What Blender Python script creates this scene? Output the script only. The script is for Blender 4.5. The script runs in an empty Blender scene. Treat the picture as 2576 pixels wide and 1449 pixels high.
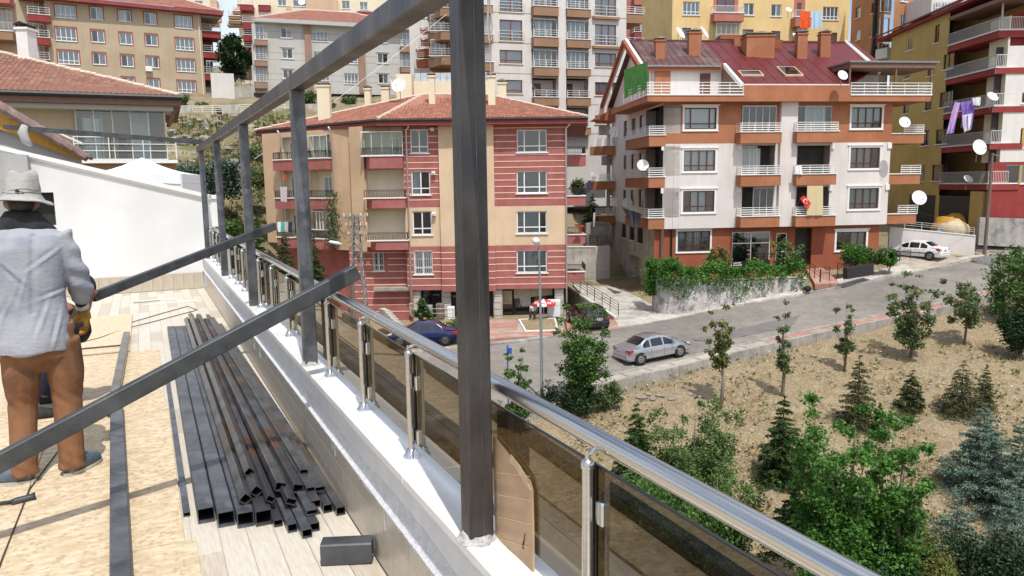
import bpy, bmesh, math, random
import numpy as np
from mathutils import Vector, Matrix
random.seed(7); rng = np.random.default_rng(7)
PI = math.pi; rad = math.radians
SC = bpy.context.scene; COL = SC.collection

# ------------------------------------------------------------------ camera (eye is the origin; z up, y = viewing heading)
FPX = 1900.0; PITCH = rad(7.85); ROLL = rad(0.8)
FW = Vector((0, math.cos(PITCH), -math.sin(PITCH)))
_r = Vector((1, 0, 0)); _u = _r.cross(FW)
CR = _r*math.cos(ROLL) - _u*math.sin(ROLL); CU = _u*math.cos(ROLL) + _r*math.sin(ROLL)
cam = bpy.data.cameras.new('camera'); camo = bpy.data.objects.new('camera', cam); COL.objects.link(camo)
m = Matrix((CR, CU, -FW)).transposed().to_4x4(); camo.matrix_world = m
cam.sensor_width = 36; cam.lens = 36*FPX/2576; cam.clip_start = 0.05; cam.clip_end = 3000
SC.camera = camo
# ------------------------------------------------------------------ sky and sun
SUN_AZ = rad(-18.5); SUN_EL = rad(62)          # heading the shadows fall towards; height of the sun
SH = Vector((math.sin(SUN_AZ), math.cos(SUN_AZ), 0))
TO_SUN = Vector((-SH.x*math.cos(SUN_EL), -SH.y*math.cos(SUN_EL), math.sin(SUN_EL)))
world = bpy.data.worlds.new('World'); SC.world = world; world.use_nodes = True
wn = world.node_tree; wn.nodes.clear()
sky = wn.nodes.new('ShaderNodeTexSky'); sky.sky_type = 'NISHITA'; sky.sun_disc = False
sky.sun_elevation = SUN_EL; sky.sun_rotation = math.atan2(TO_SUN.x, TO_SUN.y)
sky.air_density = 1.0; sky.dust_density = 2.0; sky.ozone_density = 1.0
# broken pale cloud cover, part of the sky itself
tc = wn.nodes.new('ShaderNodeTexCoord'); mp = wn.nodes.new('ShaderNodeMapping'); mp.inputs['Scale'].default_value = (1.4, 1.4, 3.2)
nz = wn.nodes.new('ShaderNodeTexNoise'); nz.inputs['Scale'].default_value = 2.0; nz.inputs['Detail'].default_value = 7
rp = wn.nodes.new('ShaderNodeValToRGB'); rp.color_ramp.elements[0].position = .40; rp.color_ramp.elements[1].position = .68
mx = wn.nodes.new('ShaderNodeMixRGB'); mx.inputs[2].default_value = (8.6, 8.9, 9.4, 1)
ml = wn.nodes.new('ShaderNodeMath'); ml.operation = 'MULTIPLY'; ml.inputs[1].default_value = .8
bg = wn.nodes.new('ShaderNodeBackground'); bg.inputs['Strength'].default_value = 0.15
wo = wn.nodes.new('ShaderNodeOutputWorld')
L = wn.links.new
L(tc.outputs['Generated'], mp.inputs[0]); L(mp.outputs[0], nz.inputs['Vector']); L(nz.outputs[0], rp.inputs[0])
L(rp.outputs[0], ml.inputs[0]); L(ml.outputs[0], mx.inputs[0]); L(sky.outputs[0], mx.inputs[1]); L(mx.outputs[0], bg.inputs[0]); L(bg.outputs[0], wo.inputs[0])
sun = bpy.data.lights.new('sun', 'SUN'); sun.energy = 3.65; sun.angle = rad(0.53); sun.color = (1, .965, .915)
suno = bpy.data.objects.new('sun', sun); COL.objects.link(suno)
suno.rotation_euler = (-TO_SUN).to_track_quat('-Z', 'Y').to_euler(); suno.location = (0, 0, 60)
SC.view_settings.view_transform = 'Standard'; SC.view_settings.look = 'None'
SC.view_settings.gamma = 1; SC.view_settings.use_curve_mapping = False; SC.view_settings.exposure = 0.05
SC.cycles.transparent_max_bounces = 24; SC.cycles.max_bounces = 8
SC.cycles.caustics_reflective = False; SC.cycles.caustics_refractive = False

# ------------------------------------------------------------------ survey: a sighting line from the eye, met with a real plane
def ray(px, py): return FW*FPX + CR*(px-1288) + CU*(724.5-py)
def at_y(px, py, y): d = ray(px, py); return d*(y/d.y)
def at_z(px, py, z): d = ray(px, py); return d*(z/d.z)
TA = rad(25.833)
UD = Vector((-math.sin(TA), math.cos(TA), 0)); VD = Vector((math.cos(TA), math.sin(TA), 0))
def T(u, v, z=0): return UD*u + VD*v + Vector((0, 0, z))          # terrace: u along the parapet, v across
def at_v(px, py, v): d = ray(px, py); return d*(v/d.dot(VD))
def at_u(px, py, u): d = ray(px, py); return d*(u/d.dot(UD))
TROT = TA                                                        # rotation of a frame whose x = VD, y = UD

# ------------------------------------------------------------------ materials
MAT = {}
def mat(name, c1, c2=None, scale=4, rough=.8, metal=0, bump=0, bscale=None, spec=.4, detail=5, stretch=None, c3=None, s3=.6, coords='Object', lo=.35, hi=.65, island=0, sss=0, coat=0):
    m = bpy.data.materials.new(name); m.use_nodes = True; n = m.node_tree; b = n.nodes['Principled BSDF']; K = n.links.new
    b.inputs['Roughness'].default_value = rough; b.inputs['Metallic'].default_value = metal
    b.inputs['Specular IOR Level'].default_value = spec
    if coat: b.inputs['Coat Weight'].default_value = coat; b.inputs['Coat Roughness'].default_value = .06
    b.inputs['Base Color'].default_value = (*c1, 1)
    src = None
    if c2 or bump:
        tc = n.nodes.new('ShaderNodeTexCoord'); mp = n.nodes.new('ShaderNodeMapping'); K(tc.outputs[coords], mp.inputs[0])
        if stretch: mp.inputs['Scale'].default_value = stretch
    if c2:
        t = n.nodes.new('ShaderNodeTexNoise'); t.inputs['Scale'].default_value = scale; t.inputs['Detail'].default_value = detail
        r = n.nodes.new('ShaderNodeValToRGB'); r.color_ramp.elements[0].position = lo; r.color_ramp.elements[1].position = hi
        r.color_ramp.elements[0].color = (*c1, 1); r.color_ramp.elements[1].color = (*c2, 1)
        K(mp.outputs[0], t.inputs['Vector']); K(t.outputs[0], r.inputs[0]); src = r.outputs[0]
        if c3:
            t2 = n.nodes.new('ShaderNodeTexNoise'); t2.inputs['Scale'].default_value = scale*s3; t2.inputs['Detail'].default_value = 8
            r2 = n.nodes.new('ShaderNodeValToRGB'); r2.color_ramp.elements[0].position = .52; r2.color_ramp.elements[1].position = .64
            x = n.nodes.new('ShaderNodeMixRGB'); x.inputs[2].default_value = (*c3, 1)
            K(tc.outputs[coords], t2.inputs['Vector']); K(t2.outputs[0], r2.inputs[0]); K(r2.outputs[0], x.inputs[0]); K(src, x.inputs[1]); src = x.outputs[0]
    if island:
        g = n.nodes.new('ShaderNodeNewGeometry'); h = n.nodes.new('ShaderNodeHueSaturation')
        r = n.nodes.new('ShaderNodeMapRange'); r.inputs[3].default_value = 1-island; r.inputs[4].default_value = 1+island
        K(g.outputs['Random Per Island'], r.inputs[0]); K(r.outputs[0], h.inputs['Value'])
        if src: K(src, h.inputs['Color'])
        else: h.inputs['Color'].default_value = (*c1, 1)
        src = h.outputs[0]
    if src: K(src, b.inputs['Base Color'])
    if bump:
        t = n.nodes.new('ShaderNodeTexNoise'); t.inputs['Scale'].default_value = bscale or scale*4; t.inputs['Detail'].default_value = 6
        bp = n.nodes.new('ShaderNodeBump'); bp.inputs['Strength'].default_value = bump; bp.inputs['Distance'].default_value = .02
        K(mp.outputs[0], t.inputs['Vector']); K(t.outputs[0], bp.inputs['Height']); K(bp.outputs[0], b.inputs['Normal'])
    MAT[name] = m; return m
def leafmat(name, c1, c2, scale=1.2, tr=.35, island=.35):
    m = mat(name, c1, c2, scale, .55, spec=.35, island=island, coords='Object')
    n = m.node_tree; b = n.nodes['Principled BSDF']; o = n.nodes['Material Output']; K = n.links.new
    t = n.nodes.new('ShaderNodeBsdfTranslucent'); x = n.nodes.new('ShaderNodeMixShader'); x.inputs[0].default_value = tr
    src = b.inputs['Base Color'].links[0].from_socket; K(src, t.inputs[0])
    K(b.outputs[0], x.inputs[1]); K(t.outputs[0], x.inputs[2]); K(x.outputs[0], o.inputs[0]); return m
def glassmat(name, tint, refl=.12, rough=.0, rcol=(1, 1, 1)):
    m = bpy.data.materials.new(name); m.use_nodes = True; n = m.node_tree; n.nodes.clear(); K = n.links.new
    o = n.nodes.new('ShaderNodeOutputMaterial'); t = n.nodes.new('ShaderNodeBsdfTransparent'); t.inputs[0].default_value = (*tint, 1)
    g = n.nodes.new('ShaderNodeBsdfGlossy'); g.inputs['Roughness'].default_value = rough; g.inputs[0].default_value = (*rcol, 1)
    f = n.nodes.new('ShaderNodeLayerWeight'); f.inputs[0].default_value = .25
    r = n.nodes.new('ShaderNodeMapRange'); r.inputs[3].default_value = refl; r.inputs[4].default_value = .95; K(f.outputs['Fresnel'], r.inputs[0])
    x = n.nodes.new('ShaderNodeMixShader'); K(r.outputs[0], x.inputs[0]); K(t.outputs[0], x.inputs[1]); K(g.outputs[0], x.inputs[2]); K(x.outputs[0], o.inputs[0])
    MAT[name] = m; return m

# ------------------------------------------------------------------ mesh building
class MB:
    def __init__(s): s.v = []; s.f = []; s.m = []
    def add(s, vs, fs, m=0):
        o = len(s.v); s.v += [tuple(p) for p in vs]; s.f += [tuple(i+o for i in f) for f in fs]; s.m += [m]*len(fs); return s
    def box(s, x0, x1, y0, y1, z0, z1, m=0):
        return s.add([(x0,y0,z0),(x1,y0,z0),(x1,y1,z0),(x0,y1,z0),(x0,y0,z1),(x1,y0,z1),(x1,y1,z1),(x0,y1,z1)],
              [(0,3,2,1),(4,5,6,7),(0,1,5,4),(1,2,6,5),(2,3,7,6),(3,0,4,7)], m)
    def bbox(s, x0, x1, y0, y1, z0, z1, b=.01, m=0):        # box with chamfered vertical and top edges
        if b <= 0: return s.box(x0,x1,y0,y1,z0,z1,m)
        def ring(i, z): return [(x0+i+b,y0+i,z),(x1-i-b,y0+i,z),(x1-i,y0+i+b,z),(x1-i,y1-i-b,z),(x1-i-b,y1-i,z),(x0+i+b,y1-i,z),(x0+i,y1-i-b,z),(x0+i,y0+i+b,z)]
        return s.loft([ring(0,z0), ring(0,z1-b), ring(b*.9,z1)], m, caps=True)
    def quad(s, a, b, c, d, m=0): return s.add([a,b,c,d], [(0,1,2,3)], m)
    def poly(s, pts, m=0): return s.add(pts, [tuple(range(len(pts)))], m)
    def prism(s, pts, off, m=0):                             # polygon extruded by a vector
        n = len(pts); off = Vector(off); q = [Vector(p)+off for p in pts]
        return s.add(list(pts)+q, [tuple(range(n))[::-1], tuple(range(n, 2*n))]+[(i,(i+1)%n,n+(i+1)%n,n+i) for i in range(n)], m)
    def loft(s, rings, m=0, caps=True, closed=True):
        n = len(rings[0]); vs = [p for r in rings for p in r]; fs = []
        for k in range(len(rings)-1):
            for i in range(n if closed else n-1):
                j = (i+1) % n; fs.append((k*n+i, k*n+j, (k+1)*n+j, (k+1)*n+i))
        if caps: fs.append(tuple(range(n))[::-1]); fs.append(tuple((len(rings)-1)*n+i for i in range(n)))
        return s.add(vs, fs, m)
    def tube(s, pts, r, n=8, m=0, caps=True):
        pts = [Vector(p) for p in pts]; rs = r if isinstance(r, (list, tuple)) else [r]*len(pts); rings = []
        d0 = (pts[1]-pts[0]).normalized(); a = d0.orthogonal().normalized()
        for i, p in enumerate(pts):
            d = (pts[min(i+1, len(pts)-1)]-pts[max(i-1, 0)]).normalized()
            a = (a-d*a.dot(d)).normalized(); b = d.cross(a)
            rings.append([p+(a*math.cos(2*PI*k/n)+b*math.sin(2*PI*k/n))*rs[i] for k in range(n)])
        return s.loft(rings, m, caps)
    def beam(s, p0, p1, w, h, up=(0,0,1), m=0, hollow=0, b=0):   # rectangular bar; hollow = wall thickness of an open tube
        p0, p1 = Vector(p0), Vector(p1); d = (p1-p0).normalized(); up = Vector(up); x = d.cross(up).normalized(); z = x.cross(d)
        def ring(p, w, h, c=0):
            if c: q = [(-w+c,-h),(w-c,-h),(w,-h+c),(w,h-c),(w-c,h),(-w+c,h),(-w,h-c),(-w,-h+c)]
            else: q = [(-w,-h),(w,-h),(w,h),(-w,h)]
            return [p+x*i+z*j for i, j in q]
        c = b or min(w, h)*.07; o0 = ring(p0,w/2,h/2,c); o1 = ring(p1,w/2,h/2,c)
        if not hollow: return s.loft([o0,o1], m)
        t = hollow; i0 = ring(p0,w/2-t,h/2-t,c*.5); i1 = ring(p1,w/2-t,h/2-t,c*.5); L = (p1-p0)
        n = 8; vs = o0+o1+i0+i1; fs = []
        for i in range(n):
            j = (i+1)%n; fs += [(i,j,n+j,n+i), (2*n+j,2*n+i,3*n+i,3*n+j), (i,2*n+i,2*n+j,j), (n+i,n+j,3*n+j,3*n+i)]
        return s.add(vs, fs, m)
    def lathe(s, prof, n=16, c=(0,0,0), m=0):               # profile of (r,z)
        rings = [[(c[0]+r*math.cos(2*PI*k/n), c[1]+r*math.sin(2*PI*k/n), c[2]+z) for k in range(n)] for r, z in prof]
        return s.loft(rings, m, caps=True)
    def ball(s, c, r, n=8, m=0, sq=(1,1,1)):
        rings = []
        for i in range(1, n):
            a = PI*i/n; rings.append([(c[0]+sq[0]*r*math.sin(a)*math.cos(2*PI*k/n), c[1]+sq[1]*r*math.sin(a)*math.sin(2*PI*k/n), c[2]-sq[2]*r*math.cos(a)) for k in range(n)])
        return s.loft(rings, m)
    def grid(s, P, m=0):                                     # P: rows of points
        r, c = len(P), len(P[0]); return s.add([p for row in P for p in row], [(i*c+j,i*c+j+1,(i+1)*c+j+1,(i+1)*c+j) for i in range(r-1) for j in range(c-1)], m)
    def mesh(s, name, mats, smooth=False, fix=True):
        me = bpy.data.meshes.new(name); me.from_pydata(s.v, [], s.f)
        if not isinstance(mats, (list, tuple)): mats = [mats]
        for x in mats: me.materials.append(MAT[x] if isinstance(x, str) else x)
        if len(mats) > 1: me.polygons.foreach_set('material_index', s.m)
        if fix:
            bm = bmesh.new(); bm.from_mesh(me); bmesh.ops.recalc_face_normals(bm, faces=bm.faces); bm.to_mesh(me); bm.free()
        if smooth: me.polygons.foreach_set('use_smooth', [True]*len(me.polygons))
        if smooth == 'auto':
            me.set_sharp_from_angle(angle=rad(40))
        me.update(); return me
def ob(name, me, parent=None, loc=(0,0,0), rz=0, kind=None, rot=None):
    o = bpy.data.objects.new(name, me); COL.objects.link(o); o.location = loc
    o.rotation_euler = rot if rot is not None else (0, 0, rz)
    if parent: o.parent = parent
    if kind: o['kind'] = kind
    return o
def tag(o, label, cat, group=None):
    o['label'] = label; o['category'] = cat
    if group: o['group'] = group
    return o
def thing(name, label, cat, loc=(0,0,0), rz=0, group=None):
    o = ob(name, None, None, loc, rz); return tag(o, label, cat, group)
def part(name, mb, mats, parent, loc=(0,0,0), rz=0, smooth=False, kind=None): return ob(name, mb.mesh(name, mats, smooth), parent, loc, rz, kind)
def dup(o, loc, rz=None, label=None, scale=None):
    r = o.copy(); COL.objects.link(r); r.location = loc
    if rz is not None: r.rotation_euler = (0, 0, rz)
    if label: r['label'] = label
    if scale: r.scale = scale if not isinstance(scale, (int, float)) else (scale,)*3
    for ch in list(o.children):
        c = ch.copy(); COL.objects.link(c); c.parent = r
        for g in list(ch.children):
            d = g.copy(); COL.objects.link(d); d.parent = c
    return r
class Frame:                                                 # a facade: x along it, y into the building, z up from eye height
    def __init__(s, root, ox, oy, yaw):
        s.root = root; s.o = Vector((ox, oy, 0)); s.yaw = yaw; s.X = Vector((math.cos(yaw), math.sin(yaw), 0)); s.Y = Vector((-math.sin(yaw), math.cos(yaw), 0))
    def px(s, px, py, d=0):
        r = ray(px, py); t = (s.o.dot(s.Y)+d)/r.dot(s.Y); p = r*t-s.o; return (p.dot(s.X), p.z)
    def rect(s, a, b, c, e, d=0):                            # image rectangle a,b - c,e met with the facade
        xm, ym = (a+c)/2, (b+e)/2; return (s.px(a, ym, d)[0], s.px(c, ym, d)[0], s.px(xm, e, d)[1], s.px(xm, b, d)[1])
    def W(s, x, y, z=0): return s.o+s.X*x+s.Y*y+Vector((0,0,z))
    def put(s, name, me, x=0, y=0, z=0, kind=None):
        return ob(name, me, s.root, s.W(x, y, z)-s.root.location, s.yaw, kind)
    def part(s, name, mb, mats, x=0, y=0, z=0, smooth=False, kind=None): return s.put(name, mb.mesh(name, mats, smooth), x, y, z, kind)
# ------------------------------------------------------------------ palette
mat('steel', (.075,.080,.088), (.15,.155,.165), 5, .42, .35, .15, 40, spec=.6, c3=(.16,.17,.19), s3=2.2, detail=8)
mat('steel_brown', (.038,.034,.033), (.125,.112,.105), 5, .42, .35, .15, 40, stretch=(1,1,.35), spec=.6, c3=(.05,.05,.055), detail=8)
mat('steel_worn', (.075,.075,.08), (.21,.21,.215), 7, .28, .65, .15, 60, spec=.6, c3=(.17,.11,.075), s3=.5, detail=9, stretch=(1,1,1))
mat('steel_rust', (.06,.06,.065), (.19,.085,.04), 4, .45, .4, .2, 50, lo=.5, hi=.68, c3=(.13,.135,.145), detail=9)
mat('steel_dark', (.06,.064,.068), (.095,.10,.105), 8, .5, .3, .1)
mat('inox', (.56,.555,.54), (.63,.62,.61), 3, .24, 1, .02, 90, stretch=(1,1,30))
mat('chrome', (.72,.72,.71), None, 1, .12, 1)
mat('osb', (.54,.42,.265), (.70,.57,.40), 30, .75, 0, .25, 60, c3=(.47,.35,.21), s3=1.2, detail=3, stretch=(.5,1,1), lo=.36, hi=.64)
mat('ply_pale', (.62,.48,.32), (.68,.55,.38), 4, .7, 0, .1, 40, stretch=(8,1,1))
mat('tile_a', (.56,.50,.41), (.64,.59,.50), 9, .5, 0, .05, 60, stretch=(9,1,1))
mat('tile_b', (.47,.40,.31), (.57,.51,.41), 9, .5, 0, .05, 60, stretch=(9,1,1))
mat('tile_c', (.66,.62,.54), (.58,.52,.43), 9, .5, 0, .05, 60, stretch=(9,1,1))
mat('tile_skirt', (.50,.43,.33), (.58,.51,.41), 6, .3, 0, .03, 60, stretch=(1,6,1), c3=(.5,.45,.38), s3=.4)
mat('grout', (.42,.38,.32), (.5,.46,.4), 20, .95)
mat('grey_paint', (.68,.68,.68), (.72,.72,.72), 6, .8, 0, .05, 120)
mat('plaster_rough', (.72,.72,.72), (.85,.85,.85), 30, .9, 0, .9, 160)
mat('marble_white', (.78,.77,.74), (.84,.83,.81), 7, .42, 0, .04, 40, c3=(.72,.71,.68))
mat('marble_edge', (.62,.61,.58), (.72,.71,.68), 20, .7, 0, .4, 60)
glassmat('bronze_glass', (.165,.135,.09), .085, .0, (.9,.87,.8))
mat('glass_edge', (.012,.014,.014), None, 1, .1)
mat('white_wall', (.72,.72,.705), (.76,.76,.745), 1.2, .85, 0, .06, 90, c3=(.69,.69,.675), stretch=(1,1,.35))
mat('white_trim', (.80,.79,.76), (.74,.73,.70), 3, .7, 0, .1, 40)
mat('shade_and_cloth_grey', (.44,.44,.425), (.48,.48,.465), 2, .9)  # on the wall block: roof shade as colour; on the cloth wrap: its own grey
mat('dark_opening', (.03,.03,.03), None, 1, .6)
mat('shirt', (.30,.315,.355), (.38,.39,.43), 3, .85, 0, .18, 30, stretch=(1,1,2), c3=(.27,.285,.33), s3=1.6)
mat('paint_yellow', (.62,.55,.06), None, 1, .8)
mat('trousers', (.20,.092,.042), (.26,.125,.06), 6, .85, 0, .15, 40, c3=(.12,.055,.028), s3=.6)
mat('hat', (.33,.32,.29), (.42,.41,.38), 8, .9, 0, .3, 60, stretch=(1,1,3))
mat('skin_tan', (.28,.13,.08), (.34,.17,.11), 6, .5)
mat('hair_black', (.012,.010,.010), (.03,.025,.02), 30, .6)
mat('black_cloth', (.012,.012,.014), (.03,.03,.033), 12, .85, 0, .3, 30)
mat('glove_yellow', (.50,.27,.035), (.28,.13,.03), 16, .7, 0, .3, 60, lo=.45, hi=.6)
mat('glove_cuff', (.72,.66,.60), (.6,.55,.5), 20, .9, 0, .4, 90)
mat('shoe_blue', (.05,.075,.10), (.12,.16,.19), 12, .6)
mat('shoe_sole', (.62,.60,.50), (.4,.38,.3), 12, .7)
mat('cardboard', (.52,.35,.215), (.60,.42,.27), 5, .85, 0, .15, 30, stretch=(1,1,1), c3=(.47,.31,.185), s3=.5)
mat('cardboard_torn', (.66,.49,.30), (.58,.42,.25), 9, .9, 0, .4, 60)
mat('mortar', (.62,.61,.59), (.35,.34,.33), 18, .95, 0, 1, 60)
mat('cable', (.05,.045,.04), None, 1, .6)
# buildings
mat('stucco_tan', (.63,.43,.265), (.67,.47,.30), .5, .9, 0, .25, 40, c3=(.57,.395,.255), s3=.6)
mat('stucco_tan2', (.65,.48,.315), (.70,.53,.355), .5, .9, 0, .25, 40)
mat('stucco_cream', (.76,.67,.48), (.80,.72,.54), .7, .9, 0, .2, 40)
mat('stucco_red', (.37,.125,.112), (.42,.15,.135), 1.6, .9, 0, .35, 30, c3=(.345,.112,.10))
mat('band_cream', (.80,.56,.38), (.84,.62,.43), 3, .8)
mat('eave_red', (.24,.05,.05), (.29,.07,.065), 2, .7)
mat('rust_paint', (.39,.155,.075), (.44,.185,.092), .8, .85, 0, .15, 40, c3=(.365,.14,.068))
mat('rust_dark', (.30,.085,.042), (.35,.105,.052), .8, .85, 0, .15, 40)
mat('pink_white', (.70,.64,.60), (.74,.69,.65), .5, .9, 0, .2, 40, c3=(.67,.605,.565), s3=.5)
mat('white_paint', (.80,.79,.76), (.75,.74,.71), 4, .6)
mat('pvc_white', (.80,.80,.79), None, 1, .35)
mat('frame_brown', (.09,.030,.018), (.12,.045,.025), 6, .45)
mat('frame_redbrown', (.20,.055,.03), None, 1, .5)
mat('rail_white', (.78,.77,.74), (.72,.70,.66), 5, .5)
mat('rail_grey', (.42,.42,.42), (.5,.5,.49), 5, .5)
mat('rail_black', (.02,.02,.022), (.035,.03,.03), 9, .55)
mat('tower_white', (.66,.63,.585), (.70,.675,.63), .4, .9, 0, .15, 30, c3=(.62,.595,.55), s3=.5)
mat('tower_brown', (.30,.175,.10), (.34,.205,.125), .8, .85, 0, .1, 30)
mat('beige_a', (.47,.375,.255), (.51,.415,.29), .4, .9, 0, .15, 30, c3=(.45,.355,.24), s3=.4)
mat('darkred', (.26,.038,.035), (.31,.05,.045), 1.2, .85, 0, .1, 30)
mat('win_red_trim', (.33,.10,.07), None, 1, .8)
mat('grey_b', (.50,.485,.455), (.54,.53,.495), .4, .9, 0, .15, 30)
mat('brown_b', (.30,.19,.135), (.34,.22,.16), .8, .9)
mat('yellow_d', (.74,.53,.24), (.78,.58,.28), .5, .9, 0, .15, 30)
mat('salmon', (.44,.16,.12), (.48,.19,.14), .6, .9)
mat('peach', (.62,.42,.28), (.66,.46,.32), .6, .9)
mat('orange_e', (.42,.20,.095), (.46,.23,.115), .5, .9, 0, .15, 30)
mat('ochre_f', (.48,.34,.12), (.53,.385,.145), .4, .9, 0, .3, 25, c3=(.45,.315,.11))
mat('white_f', (.72,.69,.64), (.76,.735,.69), .8, .85)
mat('concrete', (.36,.34,.31), (.47,.45,.41), 1.5, .95, 0, .5, 20, c3=(.27,.26,.24), s3=.8)
mat('concrete_pale', (.52,.49,.43), (.60,.57,.51), 1.2, .95, 0, .3, 20, c3=(.42,.40,.35), s3=.8)
mat('retain', (.60,.54,.50), (.74,.70,.66), 1.4, .95, 0, 1, 14, c3=(.36,.34,.32), s3=1.2, lo=.4, hi=.6)
mat('roof_tile', (.36,.15,.095), (.44,.205,.135), 3, .85, 0, .1, 20, island=.22, c3=(.33,.13,.09), s3=.5)
mat('roof_tile_near', (.34,.165,.115), (.43,.225,.155), 2, .85, 0, .15, 40, island=.22, c3=(.30,.17,.14), s3=1.2)
mat('ridge_tile', (.58,.45,.35), (.66,.54,.44), 4, .9, 0, .5, 20)
mat('roof_far', (.27,.105,.075), (.34,.145,.10), 2.5, .9, 0, .5, 9, c3=(.23,.09,.07))
mat('roof_purple', (.105,.048,.044), (.13,.064,.058), 1.5, .55, 0, .2, 12, c3=(.17,.10,.095))
mat('roof_redmetal', (.125,.016,.016), (.15,.021,.021), 1.5, .5, 0, .15, 12)
mat('gutter_black', (.02,.02,.022), None, 1, .5)
mat('soffit_brown', (.18,.10,.075), (.21,.12,.09), 3, .7)
mat('soffit_grey', (.46,.45,.43), None, 1, .8)
mat('plank_yellow', (.46,.22,.02), (.55,.29,.04), 5, .5, 0, .1, 30, stretch=(6,1,1))
mat('tile_old', (.20,.13,.12), (.30,.21,.19), 7, .85, 0, .4, 30)
mat('tarp_white', (.84,.85,.87), (.80,.81,.84), 2, .6)
mat('tarp_green', (.025,.22,.02), (.05,.34,.035), 2, .5, 0, .2, 20)
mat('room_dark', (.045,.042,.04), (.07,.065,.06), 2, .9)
mat('room_pale', (.40,.38,.34), (.44,.42,.38), 2, .9)
mat('curtain_white', (.66,.68,.70), (.55,.58,.60), 6, .9, stretch=(9,1,.6))
mat('curtain_grey', (.34,.37,.38), (.44,.47,.48), 6, .9, stretch=(9,1,.6))
mat('curtain_cream', (.56,.45,.25), (.62,.51,.30), 6, .9, stretch=(6,1,.6))
glassmat('window_glass', (.80,.85,.86), .10)
glassmat('window_tint', (.45,.52,.54), .14)
glassmat('balcony_glass', (.78,.86,.84), .08)
mat('dish_white', (.78,.78,.76), (.72,.71,.68), 5, .5)
mat('dish_arm', (.30,.30,.30), None, 1, .5)
# ground
mat('asphalt', (.245,.222,.193), (.29,.265,.232), .45, .93, 0, .35, 30, c3=(.215,.195,.17), s3=.3, detail=9)
mat('kerb', (.36,.335,.295), (.45,.42,.37), 2, .95, 0, .5, 14, c3=(.28,.26,.23))
mat('paver_red', (.42,.20,.155), (.50,.27,.21), 1.2, .95, 0, .4, 18, c3=(.45,.34,.28))
mat('pave_tan', (.42,.37,.30), (.50,.45,.37), 1, .95, 0, .4, 14, c3=(.36,.32,.26))
mat('soil', (.235,.175,.10), (.325,.25,.148), 1.7, 1, 0, 1, 9, c3=(.39,.325,.215), s3=5, detail=12)
mat('hillside', (.20,.155,.09), (.30,.25,.165), .28, 1, 0, 1, 3, c3=(.13,.14,.055), s3=1.3, detail=12)
mat('rock', (.19,.17,.145), (.36,.335,.30), 2, .95, 0, .6, 9, c3=(.2,.19,.17))
mat('rubble_white', (.66,.65,.62), (.5,.48,.45), 4, .9, 0, .6, 20)
mat('bark', (.14,.10,.075), (.22,.17,.13), 8, .95, 0, .6, 30, stretch=(1,1,.2))
mat('bark_grey', (.26,.22,.18), (.34,.30,.25), 8, .95, 0, .4, 30, stretch=(1,1,.2))
leafmat('leaf_maple', (.07,.145,.035), (.13,.23,.055), 1.6)
leafmat('leaf_olive', (.13,.155,.04), (.20,.215,.06), 1.6)
leafmat('leaf_dull', (.12,.165,.065), (.19,.24,.10), 1.6)
leafmat('leaf_poplar', (.06,.16,.028), (.12,.28,.05), .9, .4, .45)
leafmat('leaf_shrub', (.085,.16,.04), (.14,.23,.065), 1.2)
leafmat('leaf_ivy', (.05,.15,.02), (.11,.26,.045), 1.2)
leafmat('leaf_dark', (.012,.035,.010), (.028,.065,.018), 1.2, .2)
leafmat('needle_green', (.035,.085,.018), (.075,.14,.03), 1.5, .2)
leafmat('needle_olive', (.07,.085,.028), (.11,.125,.04), 1.5, .2)
leafmat('needle_blue', (.14,.225,.165), (.22,.32,.24), 1.8, .2)
leafmat('leaf_bluegreen', (.055,.10,.065), (.09,.14,.09), 1.5, .2)
leafmat('grass_dry', (.42,.33,.15), (.52,.43,.22), 1, .3)
leafmat('grass_green', (.08,.13,.03), (.14,.18,.05), 1, .3)
leafmat('petal_pink', (.72,.28,.32), (.75,.42,.42), 2, .3)
# vehicles and odds
mat('car_silver', (.50,.51,.53), None, 1, .28, .75, coat=.8)
mat('car_white', (.78,.78,.76), None, 1, .3, 0, coat=.8)
mat('car_black', (.012,.012,.016), None, 1, .25, .2, coat=1)
mat('car_blue', (.012,.022,.11), None, 1, .25, .3, coat=1)
mat('car_glass', (.012,.014,.016), None, 1, .06, 0, spec=.9)
mat('car_trim', (.02,.02,.022), None, 1, .5)
mat('tyre', (.014,.014,.014), (.03,.03,.03), 10, .85)
mat('rim', (.42,.43,.44), None, 1, .3, .9)
mat('light_red', (.40,.012,.012), None, 1, .15)
mat('light_clear', (.72,.73,.75), None, 1, .12, .3)
mat('plate_white', (.74,.74,.72), None, 1, .5)
mat('plate_blue', (.03,.08,.45), None, 1, .5)
mat('ink_black', (.015,.015,.015), None, 1, .6)
mat('cloth_red', (.62,.03,.02), (.68,.06,.04), 5, .8)
mat('cloth_orange', (.85,.13,.02), (.78,.1,.02), 5, .8, 0, .3, 9)
mat('cloth_paleblue', (.50,.68,.80), (.42,.60,.72), 5, .8, 0, .3, 9)
mat('cloth_purple', (.22,.12,.48), (.32,.20,.56), 4, .8, 0, .3, 9)
mat('cloth_lilac', (.50,.30,.62), (.58,.42,.68), 4, .8, 0, .3, 9)
mat('cloth_white', (.80,.80,.80), (.7,.7,.72), 5, .85, 0, .3, 9)
mat('cloth_pale', (.60,.52,.52), (.45,.40,.42), 12, .85, 0, .3, 9)
mat('cloth_navy', (.03,.035,.07), None, 1, .85)
mat('cloth_teal', (.08,.42,.36), None, 1, .85)
mat('plastic_red', (.70,.05,.02), None, 1, .4)
mat('plastic_blue', (.06,.25,.55), None, 1, .4)
mat('lamp_grey', (.30,.31,.32), (.36,.37,.38), 5, .5, .4)
mat('lamp_head', (.78,.79,.80), None, 1, .35)
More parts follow.
